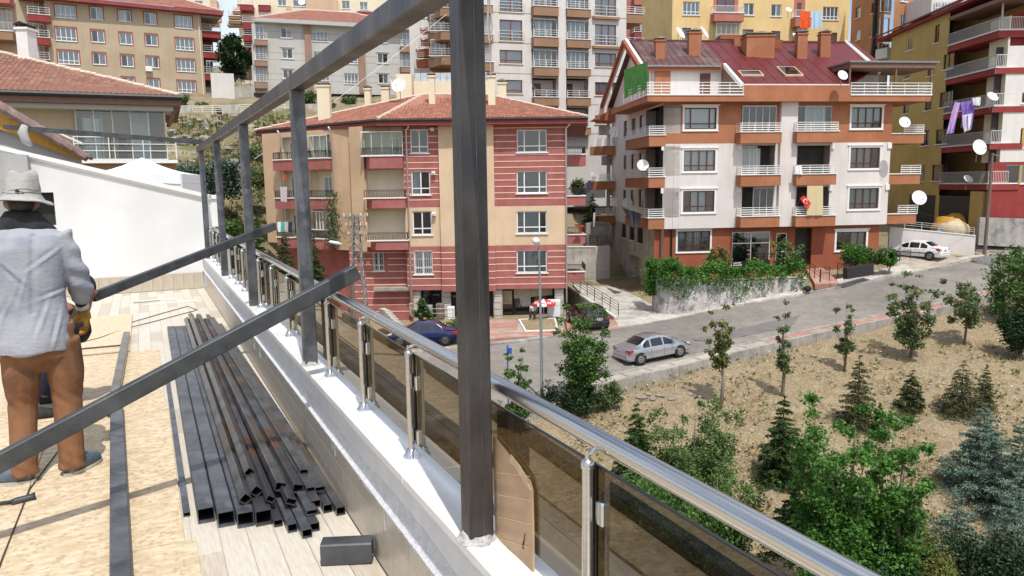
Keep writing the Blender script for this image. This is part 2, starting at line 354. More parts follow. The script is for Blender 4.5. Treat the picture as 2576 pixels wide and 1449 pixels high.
mat('galv', (.22,.22,.215), (.34,.34,.33), 9, .55, .6)
mat('wood_pole', (.14,.105,.08), (.20,.155,.12), 6, .95, stretch=(1,1,.1))
mat('bag_tan', (.50,.385,.235), (.58,.46,.29), 3, .85, 0, .6, 6)
mat('gravel_grey', (.13,.13,.13), (.19,.19,.185), 6, 1, 0, 1, 30)
mat('stone_clad', (.46,.42,.35), (.53,.49,.42), 3, .8, 0, .2, 20)
mat('paper_old', (.42,.34,.22), (.50,.43,.30), 4, .9)
mat('poster', (.36,.34,.28), (.52,.50,.42), 9, .8)
mat('polycarb', (.42,.48,.50), (.55,.60,.62), 3, .3)
mat('rubber_orange', (.80,.16,.03), None, 1, .6)
# rain streaks, dust and faded patches: slow and vertical noise multiplied over the wall colours
def weather(names, amt, sc=1.0, blotch=.5):
    for nm in names:
        n = MAT[nm].node_tree; b = n.nodes['Principled BSDF']; K = n.links.new; src = b.inputs['Base Color'].links[0].from_socket
        tc = n.nodes.new('ShaderNodeTexCoord'); mp = n.nodes.new('ShaderNodeMapping'); mp.inputs['Scale'].default_value = (1.6*sc, 1.6*sc, .25*sc); K(tc.outputs['Object'], mp.inputs[0])
        t1 = n.nodes.new('ShaderNodeTexNoise'); t1.inputs['Scale'].default_value = 1.3; t1.inputs['Detail'].default_value = 6; K(mp.outputs[0], t1.inputs['Vector'])
        t2 = n.nodes.new('ShaderNodeTexNoise'); t2.inputs['Scale'].default_value = blotch*sc; t2.inputs['Detail'].default_value = 8; t2.inputs['Roughness'].default_value = .65; K(tc.outputs['Object'], t2.inputs['Vector'])
        v = []
        for t, k in ((t1, 1.0), (t2, .9)):
            r = n.nodes.new('ShaderNodeMapRange'); r.inputs[1].default_value = .36; r.inputs[2].default_value = .60; r.inputs[3].default_value = 1-amt*k; r.inputs[4].default_value = 1.0; K(t.outputs[0], r.inputs[0]); v.append(r.outputs[0])
        m_ = n.nodes.new('ShaderNodeMath'); m_.operation = 'MULTIPLY'; K(v[0], m_.inputs[0]); K(v[1], m_.inputs[1])
        x = n.nodes.new('ShaderNodeMixRGB'); x.blend_type = 'MULTIPLY'; x.inputs[0].default_value = 1; K(src, x.inputs[1]); K(m_.outputs[0], x.inputs[2]); K(x.outputs[0], b.inputs['Base Color'])
weather(['stucco_tan','stucco_tan2','stucco_cream','stucco_red','rust_paint','rust_dark','pink_white','tower_white','tower_brown','beige_a','darkred','grey_b','brown_b','yellow_d','salmon','peach','orange_e','ochre_f','white_f'], .06)
weather(['concrete','concrete_pale','retain','shade_and_cloth_grey'], .22); weather(['white_wall'], .035, 1.2); weather(['grey_paint','tile_skirt'], .08, 3); weather(['marble_white'], .04, 4); weather(['roof_tile','roof_tile_near','roof_far','roof_purple','roof_redmetal'], .15, 1, .9)
weather(['asphalt','pave_tan','kerb','paver_red'], .16, 1, .35); weather(['steel','steel_dark','steel_brown'], .22, 4, 3)
for nm in ('soil', 'hillside', 'retain'): [n_ for n_ in MAT[nm].node_tree.nodes if n_.type == 'BUMP'][0].inputs['Distance'].default_value = .12
# ================================================================== ground: surveyed points, one smooth height function
CP = []
def cp(px, py, y): p = at_y(px, py, y); CP.append((p.x, p.y, p.z)); return p
NEAR = [cp(*a) for a in ((1274,1023,35),(1400,978,37),(1650,920,40.6),(1932,854,44),(2119,814,46.5),(2315,774,49),(2492,727,52))]
FARC = [cp(*a) for a in ((1250,868,44.7),(1400,848,46.5),(1570,825,48),(1790,785,50.2),(1932,757,52),(2119,724,54),(2289,691,55.5),(2479,644,60))]
def wp(x, y, z): CP.append((x, y, z)); return Vector((x, y, z))
NEAR = [wp(-45,24,-10.6), wp(-20,29.5,-10.5)]+NEAR+[wp(47,63,-6.0), wp(70,85,-4.6)]
FARC = [wp(-45,36,-10.3), wp(-20,40,-10.2)]+FARC+[wp(44,70,-5.0), wp(62,95,-4.0)]
for a in ((-10,53,-9.6),(-6.9,53.4,-9.45),(4,53,-9.3),(-18,47,-10),(10,55,-8.9),(9.5,66,-8.5),(11.4,57,-8.2),(20,58,-7.3),(29,58.8,-6.7),(36,62,-5.6),(33,70,-5.3),(50,80,-4.4),
          (8,33,-11.2),(16,36,-10.7),(24,38,-10.0),(32,41,-9.2),(6,24,-13.2),(16,26,-13.3),(26,29,-12.6),(36,34,-11.4),(48,46,-9.6),(2,15,-14),(14,17,-14.2),(28,20,-13.8),(44,26,-13),(-4,26,-12.4),(0,5,-14.3),(-20,20,-12),(25,8,-14.4),(50,10,-14),(-40,10,-12),
          (-12,62,-8.6),(-19,61,-8.0),(-9,66,-7)): wp(*a)
for a in ((450,560,56),(600,640,58),(500,470,66),(640,520,68),(450,380,74),(600,380,77),(440,300,84),(600,296,87),(740,290,89),(430,283,87),(600,281,90),(760,277,92),(900,272,94)): cp(*a)
for a in ((-60,95,10.5),(-20,100,10.7),(-80,60,2),(-50,50,-3),(-35,48,-7.5),(-60,75,5.5),(0,100,8),(0,75,-2),(10,85,0),(30,90,2),(55,100,4),(80,90,-1),(-80,130,18),(0,140,16),(60,140,12),(110,120,8),(-100,180,26),(0,190,24),(100,190,18),(90,50,-8),(90,20,-13),(-90,20,-8),(16,74,-5)): wp(*a)
CPa = np.array(CP)
def tps(A, B):
    d = np.sqrt(((A[:, None, :2]-B[None, :, :2])**2).sum(2)); return d          # linear radial basis: no overshoot
Kc = tps(CPa, CPa)+np.eye(len(CPa))*-.4; NCP = len(CPa); Pm = np.c_[np.ones(NCP), CPa[:, :2]]
Am = np.block([[Kc, Pm], [Pm.T, np.zeros((3, 3))]]); Wt = np.linalg.solve(Am, np.r_[CPa[:, 2], 0, 0, 0])
def H(x, y):
    x = np.atleast_1d(np.asarray(x, float)); y = np.atleast_1d(np.asarray(y, float)); Q = np.c_[x, y]
    r = tps(Q, CPa)@Wt[:NCP]+Wt[NCP]+Wt[NCP+1]*x+Wt[NCP+2]*y; return r if len(r) > 1 else float(r[0])
def smoothline(P, n):
    P = [Vector(p) for p in P]; out = []
    for i in range(len(P)-1):
        p0, p1, p2, p3 = P[max(i-1,0)], P[i], P[i+1], P[min(i+2,len(P)-1)]
        for k in range(n):
            t = k/n; out.append(.5*((2*p1)+(p2-p0)*t+(2*p0-5*p1+4*p2-p3)*t*t+(3*p1-p0-3*p2+p3)*t**3))
    out.append(P[-1]); return out
def resample(P, n):
    L_ = [0]
    for i in range(1, len(P)): L_.append(L_[-1]+(P[i]-P[i-1]).length)
    out = []; j = 0
    for k in range(n+1):
        s_ = L_[-1]*k/n
        while j < len(P)-2 and L_[j+1] < s_: j += 1
        t = (s_-L_[j])/max(1e-6, L_[j+1]-L_[j]); out.append(P[j].lerp(P[j+1], t))
    return out
NS = 160
NL = resample(smoothline(NEAR, 10), NS); FL = resample(smoothline(FARC, 10), NS)
def onroad(x, y):
    # signed test in the road strip by nearest station
    best = min(range(0, NS+1, 2), key=lambda k: abs((NL[k].x+FL[k].x)/2-x)+abs((NL[k].y+FL[k].y)/2-y)*.3)
    return best
# road sheet
P = []
for j in range(9):
    t = j/8; row = []
    for k in range(NS+1):
        p = NL[k].lerp(FL[k], t); row.append((p.x, p.y, NL[k].z*(1-t)+FL[k].z*t+.10*math.sin(PI*t)+.01))
    P.append(row)
b = MB(); b.grid(P); road = part('road', b, 'asphalt', None, smooth=True, kind='structure')
def roadz(x, y):
    k = onroad(x, y); a, c = NL[k], FL[k]; d = c-a; d.z = 0; t = max(0, min(1, ((Vector((x, y, 0))-Vector((a.x, a.y, 0))).dot(d))/d.length_squared))
    return a.z*(1-t)+c.z*t+.10*math.sin(PI*t)+.01
# dark repair patch on the road
def patch(name, pix, m, dz=.011):
    P = [at_z(px, py, -9.0) for px, py in pix]; out = []
    for px, py in pix:
        z = -9.0
        for _ in range(12): p = at_z(px, py, z); z = roadz(p.x, p.y)+dz
        p = at_z(px, py, z); out.append(tuple(p))
    return out
mat('asphalt_new', (.15,.142,.13), (.175,.165,.15), 1, .93, 0, .3, 30)
pp = patch('p', ((1735,848),(1790,833),(1900,818),(2010,800),(1985,822),(1930,836),(1850,855),(1790,862)), None)
b = MB(); c4 = [Vector(q) for q in patch('p', ((1738,850),(2012,798),(1990,822),(1800,862)), None)]
PG = [[None]*17 for _ in range(9)]
for j in range(9):
    for i in range(17):
        q = c4[0].lerp(c4[1], i/16).lerp(c4[3].lerp(c4[2], i/16), j/8); PG[j][i] = (q.x+.05*math.sin(j*2.3), q.y+.06*math.sin(i*1.9)*(j in (0, 8)), roadz(q.x, q.y)+.018)
b.grid(PG); part('road_patch', b, 'asphalt_new', road)
def lane(L_, off0, off1, z0, z1, m, name, k0=0, k1=NS, seg=None, gap=.012, kind='structure', parent=None, label=None):
    out = []
    for k in range(NS+1):
        d = (L_[min(k+1, NS)]-L_[max(k-1, 0)]); d.z = 0; d.normalize(); n = Vector((d.y, -d.x, 0)); out.append((L_[k], n))
    b = MB()
    for k in range(k0, k1):
        (p, n), (p2, n2) = out[k], out[k+1]
        a0, a1, c0, c1 = p+n*off0, p+n*off1, p2+n2*off0, p2+n2*off1
        d = (c0-a0).normalized()*gap
        vs = [(*(v.xy), v.z+zz) for zz in (z0, z1) for v in (a0+d, a1+d, c1-d, c0-d)]
        if seg: b2 = MB(); b2.add(vs, [(4,5,6,7),(0,1,5,4),(1,2,6,5),(2,3,7,6),(3,0,4,7)]); seg.append(b2)
        else: b.add(vs, [(4,5,6,7),(0,1,5,4),(1,2,6,5),(2,3,7,6),(3,0,4,7)])
    if not seg: return part(name, b, m, parent, kind=kind)
# near pavement: kerb, red pavers framed by low ribs, outer wall-like kerb
npv = lane(NL, .28, 1.05, -.3, .11, 'pave_tan', 'pavement', 0, NS, gap=0)
s_ = lane(NL, 0, .25, -.25, .13, 'kerb', 'kerb', 0, NS, gap=.01)
lane(NL, 1.07, 1.30, -.8, .15, 'kerb', 'outer_kerb', 0, NS, gap=.008)
b = MB()
for k in range(0, NS-1):
    d = (NL[k+1]-NL[k]); d.z = 0; d.normalize(); n = Vector((d.y, -d.x, 0)); sl = (NL[k+1].z-NL[k].z)/((NL[k+1]-NL[k]).xy.length)
    for (o0, L0, h, mm) in ((0, .13, .23, None),):
        if k % 2 == 0:
            p = NL[k]; a = [p+n*.25, p+n*1.07, p+n*1.07+d*.14+Vector((0,0,sl*.14)), p+n*.25+d*.14+Vector((0,0,sl*.14))]
            b.add([(v.x, v.y, v.z-.1) for v in a]+[(v.x, v.y, v.z+.142) for v in a], [(4,5,6,7),(0,1,5,4),(1,2,6,5),(2,3,7,6),(3,0,4,7)])
part('paver_rib', b, 'kerb', npv)
for k in range(0, NS-2, 2):
    if NL[k].x < 13.5: continue
    (p, p2) = (NL[k], NL[k+2]); d = (p2-p); d.z = 0; d.normalize(); n = Vector((d.y, -d.x, 0))
    a0, a1, c0, c1 = p+n*.30+d*.18, p+n*1.02+d*.18, p2+n*.30-d*.05, p2+n*1.02-d*.05
    b = MB(); b.add([(*(v.xy), v.z+.135) for v in (a0, a1, c1, c0)]+[(*(v.xy), v.z-.1) for v in (a0, a1, c1, c0)], [(0,1,2,3),(4,5,1,0),(5,6,2,1),(6,7,3,2),(7,4,0,3)]); part('red_paver', b, 'paver_red', npv)
# terrain sheet
def terrain(x0, x1, y0, y1, step):
    xs = np.arange(x0, x1+1e-6, step); ys = np.arange(y0, y1+1e-6, step); X, Y = np.meshgrid(xs, ys); Z = H(X.ravel(), Y.ravel()).reshape(X.shape)
    return xs, ys, X, Y, Z
cx = np.array([(NL[k].x+FL[k].x)/2 for k in range(0, NS+1)]); cy = np.array([(NL[k].y+FL[k].y)/2 for k in range(0, NS+1)])
hw = np.array([(NL[k]-FL[k]).xy.length/2 for k in range(NS+1)])
def rough(X, Y, s, a):
    r = np.zeros_like(X)
    for i in range(9):
        f = s*(1.6**i); th = i*1.9+.3; r += a/(1.45**i)*np.sin(f*(X*math.cos(th)+Y*math.sin(th))+i*2.1)*np.sin(f*.83*(Y*math.cos(th)-X*math.sin(th))+i)
    return r
def sheet(name, xs, ys, X, Y, Z, m, kind='structure'):
    me = bpy.data.meshes.new(name); ny, nx = X.shape; v = np.stack([X, Y, Z], 2).reshape(-1, 3)
    i = np.arange(ny-1)[:, None]*nx+np.arange(nx-1)[None, :]; f = np.stack([i, i+1, i+nx+1, i+nx], 2).reshape(-1, 4)
    me.from_pydata(v.tolist(), [], f.tolist()); me.materials.append(MAT[m]); me.polygons.foreach_set('use_smooth', [True]*len(me.polygons)); return ob(name, me, kind=kind)
xs, ys, X, Y, Z = terrain(-70, 75, 3, 60, .5)
D = np.sqrt(((X.ravel()[:, None]-cx)**2+(Y.ravel()[:, None]-cy)**2)); kk = D.argmin(1); dist = (D.min(1)).reshape(X.shape); hwk = hw[kk].reshape(X.shape)
under = np.clip((hwk+1.6-dist)/1.0, 0, 1)
Z2 = Z+rough(X, Y, .8, .10)*(1-under)*(Y < cy[kk].reshape(X.shape))-under*.45
Z2 = np.where((Y > cy[kk].reshape(X.shape)) & (under < 1), Z2-.12, Z2)
sheet('ground', xs, ys, X, Y, Z2, 'soil')
xs, ys, X, Y, Z = terrain(-140, 160, 60, 260, 1.0)
amp = np.clip((-(X)-8)/6, 0, 1)
sheet('hillside', xs, ys, X, Y, Z+rough(X, Y, .5, .35)*amp-.1, 'hillside')
# wide country beyond everything
b = MB(); b.box(-900, 900, 255, 1500, -30, 16); b.box(-900, -138, -40, 260, -30, -14); b.box(158, 900, -40, 260, -30, -14.5); b.box(-138, 158, -60, 3.2, -30, -14.6)
part('far_ground', b, 'hillside', None, kind='structure')
def zg(x, y): return H(x, y)
def on_ground(px, py, dz=0):
    z = -10.0
    p = at_z(px, py, z) if ray(px, py).z < 0 else None
    lo, hi = 10, 140; r = ray(px, py)
    for _ in range(40):
        m_ = (lo+hi)/2; p = r*(m_/r.y)
        if p.z > H(p.x, p.y)+dz: lo = m_
        else: hi = m_
    return r*(lo/r.y)
# ================================================================== building kit
_mc = {}
def cached(key, fn):
    if key not in _mc: _mc[key] = fn()
    return _mc[key]
def wall(fr, name, x0, x1, z0, z1, holes, m, y=0, rev=.2, kind=None):
    xs = sorted({x0, x1} | {v for h in holes for v in (h[0], h[1]) if x0 < v < x1}); zs = sorted({z0, z1} | {v for h in holes for v in (h[2], h[3]) if z0 < v < z1})
    b = MB()
    for i in range(len(xs)-1):
        run = None
        for k in range(len(zs)-1):
            cx_, cz = (xs[i]+xs[i+1])/2, (zs[k]+zs[k+1])/2
            if any(h[0] < cx_ < h[1] and h[2] < cz < h[3] for h in holes): continue
            b.quad((xs[i],y,zs[k]),(xs[i+1],y,zs[k]),(xs[i+1],y,zs[k+1]),(xs[i],y,zs[k+1]))
    for h in holes:
        a, c, d, e = max(h[0],x0), min(h[1],x1), max(h[2],z0), min(h[3],z1)
        if a >= c or d >= e: continue
        r = h[4] if len(h) > 4 else rev
        b.quad((a,y,d),(a,y+r,d),(a,y+r,e),(a,y,e)); b.quad((c,y,d),(c,y,e),(c,y+r,e),(c,y+r,d)); b.quad((a,y,d),(c,y,d),(c,y+r,d),(a,y+r,d)); b.quad((a,y,e),(a,y+r,e),(c,y+r,e),(c,y,e))
    me = b.mesh(name, m, fix=False); return fr.put(name, me, kind=kind)
def curtain_mesh(w, h, m, seed=0):
    def fn():
        r = random.Random(seed); n = max(6, int(w/.07)); ph = r.uniform(0, 6)
        P = [[(w*i/n, .03*math.sin(i*1.7+ph)+.012*math.sin(i*.6), z) for i in range(n+1)] for z in (0, h)]
        b = MB(); b.grid(P); return b.mesh('curtain', m)
    return cached(('cur', round(w,2), round(h,2), m, seed), fn)
WR = random.Random(11)
def win(fr, rc, cols=(.5,), tr=None, fm='pvc_white', gm='window_glass', cur='curtain_white', cover='full', sill='white_paint', trim=None, y=0, t=.075, dep=.09, bars=None, trw=.16, hood=False, label=None, opn=None):
    x0, x1, z0, z1 = rc; w, h = round(x1-x0, 2), round(z1-z0, 2)
    def frame():
        b = MB(); d = .05
        b.box(0,w,0,d,0,t); b.box(0,w,0,d,h-t,h); b.box(0,t,0,d,t,h-t); b.box(w-t,w,0,d,t,h-t)
        zt = t
        if tr: b.box(t,w-t,.002,d-.002,h*tr-t/2,h*tr+t/2)
        for c in cols: b.box(w*c-t*.55,w*c+t*.55,-.006,d-.004,t,h-t)
        return b.mesh('window', fm)
    o = fr.put('window', cached(('wf', w, h, cols, tr, fm, t), frame), x0, y+dep, z0)
    if label: o['label'] = label
    cs = [0]+list(cols)+[1]; zz = [(0, 1)] if not tr else [(0, tr), (tr, 1)]
    for i in range(len(cs)-1):
        for a, c in zz:
            if opn is not None and i == opn and c == 1: continue
            g = cached(('pane', round(w*(cs[i+1]-cs[i]),2), round(h*(c-a),2), gm), lambda: MB().quad((0,0,0),(w*(cs[i+1]-cs[i]),0,0),(w*(cs[i+1]-cs[i]),0,h*(c-a)),(0,0,h*(c-a))).mesh('pane', gm, fix=False))
            ob('pane', g, o, (w*cs[i], .025, h*a))
    ranges = {'full': [(0,1)], 'none': [], 'L': [(0,.5)], 'R': [(.5,1)], 'sides': [(0,.28),(.72,1)], 'most': [(.18,1)], 'Lm': [(0,.72)], 'mid': [(.25,.75)]}[cover]
    for a, c in ranges: ob('curtain', curtain_mesh(w*(c-a)-.04, h-.04, cur, WR.randint(0, 4)), o, (w*a+.02, .14, .02))
    if sill:
        sm_ = cached(('sill', w, sill), lambda: MB().bbox(-.10, w+.10, -dep-.09, 0, -.075, 0, .01).mesh('sill', sill)); ob('sill', sm_, o, (0, 0, 0))
    if trim:
        def tf():
            b = MB(); q_ = trw; d0 = -dep-.035
            b.box(-q_, 0, d0, -dep+.002, -q_*.7, h+q_); b.box(w, w+q_, d0, -dep+.002, -q_*.7, h+q_); b.box(0, w, d0, -dep+.002, h, h+q_); b.box(0, w, d0, -dep+.002, -q_*.7, 0)
            if hood: b.box(-q_-.10, w+q_+.10, d0-.06, -dep+.002, h+q_, h+q_+.09); b.box(-q_-.04, w+q_+.04, d0-.04, -dep+.002, -q_*.7-.06, -q_*.7)
            return b.mesh('surround', trim)
        ob('surround', cached(('trim', w, h, trim, trw, hood), tf), o)
    if bars:
        def bf():
            b = MB(); n = int(w/.13)
            for i in range(n+1): b.box(w*i/n-.009, w*i/n+.009, -dep-.06, -dep-.042, -.02, h+.02)
            for k in (0, .33, .66, 1): b.box(0, w, -dep-.058, -dep-.045, h*k-.01, h*k+.01)
            return b.mesh('window_bars', bars)
        ob('window_bars', cached(('bars', w, h, bars), bf), o)
    return o
def rail_mesh(kind, L_, h, m):
    def fn():
        b = MB()
        if kind == 'h':
            n = max(1, round(L_/1.1))
            for i in range(n+1): x = L_*i/n; x = min(max(x, .02), L_-.02); b.box(x-.02, x+.02, .01, .035, 0, h)
            for k in range(4): z = h*(.22+.26*k); b.box(0, L_, -.01, .01, z-.045, z+.03) if k < 3 else b.box(0, L_, -.015, .03, h-.03, h+.015)
        elif kind == 'h3':
            n = max(1, round(L_/1.2))
            for i in range(n+1): x = L_*i/n; x = min(max(x, .02), L_-.02); b.box(x-.018, x+.018, -.018, .018, 0, h)
            for k in range(3): z = h*(.36+.32*k); b.box(0, L_, -.016, .016, z-.016, z+.016)
        elif kind == 'v':
            n = max(2, round(L_/.13))
            for i in range(n+1): x = L_*i/n; b.box(x-.011, x+.011, -.011, .011, .04, h-.02)
            b.box(0, L_, -.02, .02, h-.03, h+.01); b.box(0, L_, -.014, .014, .04, .07)
        elif kind == 'arch':
            n = max(2, round(L_/.17))
            for i in range(n):
                x = L_*i/n; s_ = L_/n
                b.tube([(x+s_*.14,0,.08),(x+s_*.14,0,h*.62),(x+s_*.3,0,h*.78),(x+s_*.5,0,h*.82),(x+s_*.7,0,h*.78),(x+s_*.86,0,h*.62),(x+s_*.86,0,.08)], .011, 4, caps=False)
            b.box(0, L_, -.02, .02, h-.03, h+.01); b.box(0, L_, -.012, .012, .06, .085); b.box(0, L_, -.01, .01, h*.83, h*.83+.02)
            b.box(-.015,.015,-.015,.015,0,h); b.box(L_-.015,L_+.015,-.015,.015,0,h)
        return b.mesh('railing', m)
    return cached(('rail', kind, round(L_,2), round(h,2), m), fn)
def balcony(fr, x0, x1, zb, zt, out, m, rk='h', rh=.6, rm='rail_white', coping='white_paint', y=0, sides='LR', back=.0, name='balcony', flare=0):
    """box body from zb to zt in front of the facade, coping and railing on it"""
    b = MB()
    if flare: b.prism([(x0+flare, y-out, zb), (x1-flare*.0, y-out, zb), (x1, y+back, zb), (x0, y+back, zb)], (0, 0, zt-zb))
    else: b.box(x0, x1, y-out, y+back, zb, zt)
    o = fr.put(name, b.mesh(name, m)); ox = o
    if coping:
        b = MB(); b.bbox(x0-.06, x1+.06, y-out-.06, y-out+.2, zt, zt+.07, .008)
        if 'L' in sides: b.box(x0-.06, x0+.14, y-out+.2, y+back, zt, zt+.068)
        if 'R' in sides: b.box(x1-.14, x1+.06, y-out+.2, y+back, zt, zt+.068)
        ob('coping', b.mesh('coping', coping), o)
    if rk:
        z = zt+.07
        ob('railing', rail_mesh(rk, x1-x0-.04, rh, rm), o, (x0+.02, y-out+.04, z))
        if 'L' in sides and out > .3: ob('railing', rail_mesh(rk, out-.06, rh, rm), o, (x0+.03, y-out+.05, z), PI/2)
        if 'R' in sides and out > .3: ob('railing', rail_mesh(rk, out-.06, rh, rm), o, (x1-.03, y-out+.05, z), PI/2)
    return o
def loggia(fr, x0, x1, z0, z1, dep, m, y=0, door='frame_brown', dx=(.15, .5), cover='L', cur='curtain_white', name='loggia', ceil='soffit_grey'):
    """a recess: side walls, back wall, floor and ceiling, with a door and a window at the back"""
    b = MB(); b.add([(x0,y,z0),(x0,y,z1),(x0,y+dep,z0),(x0,y+dep,z1)],[(0,1,3,2)])
    w = x1-x0; dz = min(z1-.35, z0+2.15); a, c = x0+w*dx[0], x0+w*dx[1]
    o = fr.put(name, b.mesh(name, m)); ob('side_wall', MB().quad((x1,y,z0),(x1,y,z1),(x1,y+dep,z1),(x1,y+dep,z0)).mesh('side_wall', m), o); b = MB()
    b.box(x0, a, y+dep, y+dep+.05, z0, z1); b.box(c, x1, y+dep, y+dep+.05, z0, z1); b.box(a, c, y+dep, y+dep+.05, dz, z1); ob('back_wall', b.mesh('back_wall', m), o)
    b = MB(); b.box(x0, x1, y+.01, y+dep, z1, z1+.03); b.box(x0, x1, y+.01, y+dep, z0-.03, z0); ob('ceiling', b.mesh('ceiling', ceil), o)
    b = MB(); b.box(a, c, y+dep+.35, y+dep+.4, z0, dz); ob('room', b.mesh('room', 'room_dark'), o)
    if door:
        b = MB(); t = .07; mid = a+(c-a)*.5; yy = y+dep+.01
        for q0, q1, r0, r1 in ((a,a+t,z0,dz),(c-t,c,z0,dz),(a+t,c-t,dz-t,dz),(a+t,c-t,z0,z0+t),(mid-t/2,mid+t/2,z0+t,dz-t)): b.box(q0,q1,yy,yy+.04,r0,r1)
        ob('door_frame', b.mesh('door_frame', door), o)
        g = MB(); g.quad((a,yy+.02,z0),(c,yy+.02,z0),(c,yy+.02,dz),(a,yy+.02,dz)); ob('pane', g.mesh('pane', 'window_tint', fix=False), o)
        if cover in ('L', 'full', 'R'):
            q0, q1 = (a, mid) if cover == 'L' else ((mid, c) if cover == 'R' else (a, c))
            ob('curtain', curtain_mesh(q1-q0, dz-z0-.05, cur, 1), o, (q0, yy+.15, z0))
    return o
def glazing(fr, x0, x1, z0, z1, y, n=4, fm='rail_white', gm='balcony_glass', t=.035, side=0):
    """sliding glass closing a balcony"""
    b = MB(); w = x1-x0
    b.box(x0,x1,y-.02,y+.02,z1-.07,z1); b.box(x0,x1,y-.02,y+.02,z0,z0+.04)
    for i in range(n+1): x = x0+w*i/n; x = min(max(x, x0+t/2), x1-t/2); b.box(x-t/2, x+t/2, y-.015, y+.015, z0+.04, z1-.07)
    o = fr.put('balcony_glazing', b.mesh('balcony_glazing', fm))
    for i in range(n):
        g = MB(); g.quad((x0+w*i/n,y,z0),(x0+w*(i+1)/n,y,z0),(x0+w*(i+1)/n,y,z1),(x0+w*i/n,y,z1)); ob('pane', g.mesh('pane', gm, fix=False), o)
    return o
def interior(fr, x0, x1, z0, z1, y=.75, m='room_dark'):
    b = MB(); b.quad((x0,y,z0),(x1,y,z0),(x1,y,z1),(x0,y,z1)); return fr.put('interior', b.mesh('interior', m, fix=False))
def boxpart(fr, name, m, *a, **k): b = MB(); b.box(*a); return fr.put(name, b.mesh(name, m), **k)
def tile_field(name, root, poly, m, tw=.24, tl=.34, individual=0, lift=.035):
    """overlapping barrel tiles over a planar roof face; poly[0]->poly[1] is the eave (world points)"""
    P = [Vector(p) for p in poly]; e = (P[1]-P[0]).normalized(); nrm = (P[1]-P[0]).cross(P[2]-P[0]).normalized()
    if nrm.z < 0: nrm = -nrm
    s_ = nrm.cross(e); s_ = s_ if s_.z > 0 else -s_
    Q = [((p-P[0]).dot(e), (p-P[0]).dot(s_)) for p in P]; smax = max(q_[1] for q_ in Q); b = MB(); k = 0; cnt = 0
    tm = None
    while k*tl*.88 < smax-.02:
        s0 = k*tl*.88; sm_ = s0+tl*.4; xs = []
        for i in range(len(Q)):
            (xa, sa), (xb, sb) = Q[i], Q[(i+1) % len(Q)]
            if (sa-sm_)*(sb-sm_) <= 0 and abs(sa-sb) > 1e-6: xs.append(xa+(xb-xa)*(sm_-sa)/(sb-sa))
        if len(xs) >= 2:
            a, c = min(xs), max(xs); i0, i1 = math.ceil(a/tw), math.floor(c/tw)
            for i in range(i0, i1):
                x = i*tw+random.uniform(-.006, .006); j = random.uniform(-.008, .008)
                def pt(u_, v_, h_): return P[0]+e*(x+u_)+s_*(s0+v_+j)+nrm*h_
                vs = [(0,0,.012),(tw*.25,0,lift+.02),(tw*.62,0,lift+.02),(tw*.9,0,.012),(0,tl,.0),(tw*.25,tl,lift-.01),(tw*.62,tl,lift-.01),(tw*.9,tl,.0),(tw*.25,0,.0),(tw*.62,0,.0)]
                fs = [(0,1,5,4),(1,2,6,5),(2,3,7,6),(0,8,1),(8,9,2,1),(9,3,2)]
                if individual and cnt < individual:
                    if tm is None:
                        bb = MB(); bb.add([(u_, v_, h_) for u_, v_, h_ in vs], fs); tm = bb.mesh('roof_tile', m)
                    M_ = Matrix((e, s_, nrm)).transposed(); o = ob('roof_tile', tm, root, P[0]+e*x+s_*(s0+j)-root.location, rot=M_.to_euler()); cnt += 1
                else: b.add([pt(*v)-root.location for v in vs], fs)
        k += 1
    if b.v: ob('roof_tiles', b.mesh('roof_tiles', m), root, kind='stuff')
    n = len(P); bb = MB(); bb.add([tuple(p-nrm*.01-root.location) for p in P]+[tuple(p-nrm*.16-root.location) for p in P], [tuple(range(n)), tuple(range(n, 2*n))[::-1]]+[(i, (i+1)%n, n+(i+1)%n, n+i) for i in range(n)])
    return ob(name, bb.mesh(name, m), root)
def ridge(root, a, c, m='ridge_tile', r=.11, seg=.36):
    a, c = Vector(a)-root.location, Vector(c)-root.location; n = max(2, int((c-a).length/seg)); b = MB()
    for i in range(n):
        p, q_ = a.lerp(c, i/n), a.lerp(c, (i+1.08)/n); jz = Vector((0,0,random.uniform(-.015,.02)))
        b.tube([p+jz, q_+jz], [r*1.18, r*.92], 6)
    ob('ridge_tiles', b.mesh('ridge_tiles', m), root, kind='stuff')
def chimney(root, pxr, y, m, label=None, cap='concrete', d=.6, sub=.6):
    x0, ya, x1, yb = pxr; a = at_y(x0, ya, y); c = at_y(x1, yb, y); z1, z0 = a.z, c.z-sub; L_ = root.location
    b = MB(); b.box(a.x-L_.x, c.x-L_.x, y-L_.y, y+d-L_.y, z0-L_.z, z1-L_.z-.12); b.box(a.x-.06-L_.x, c.x+.06-L_.x, y-.06-L_.y, y+d+.06-L_.y, z1-.12-L_.z, z1-L_.z)
    o = ob('chimney', b.mesh('chimney', m), root)
    xm = (a.x+c.x)/2-L_.x; w = (c.x-a.x)/2+.08; b = MB()
    for sx in (-.7, .7):
        for sy in (.08, d-.08): b.box(xm+sx*w-.03, xm+sx*w+.03, y+sy-.03-L_.y, y+sy+.03-L_.y, z1-L_.z, z1+.13-L_.z)
    b.add([(xm-w,y-.08-L_.y,z1+.12-L_.z),(xm+w,y-.08-L_.y,z1+.12-L_.z),(xm+w,y+d+.08-L_.y,z1+.12-L_.z),(xm-w,y+d+.08-L_.y,z1+.12-L_.z),(xm,y-.1-L_.y,z1+.28-L_.z),(xm,y+d+.1-L_.y,z1+.28-L_.z)],[(0,1,4),(1,2,5,4),(2,3,5),(3,0,4,5),(0,3,2,1)])
    ob('chimney_cap', b.mesh('chimney_cap', cap), o); return o
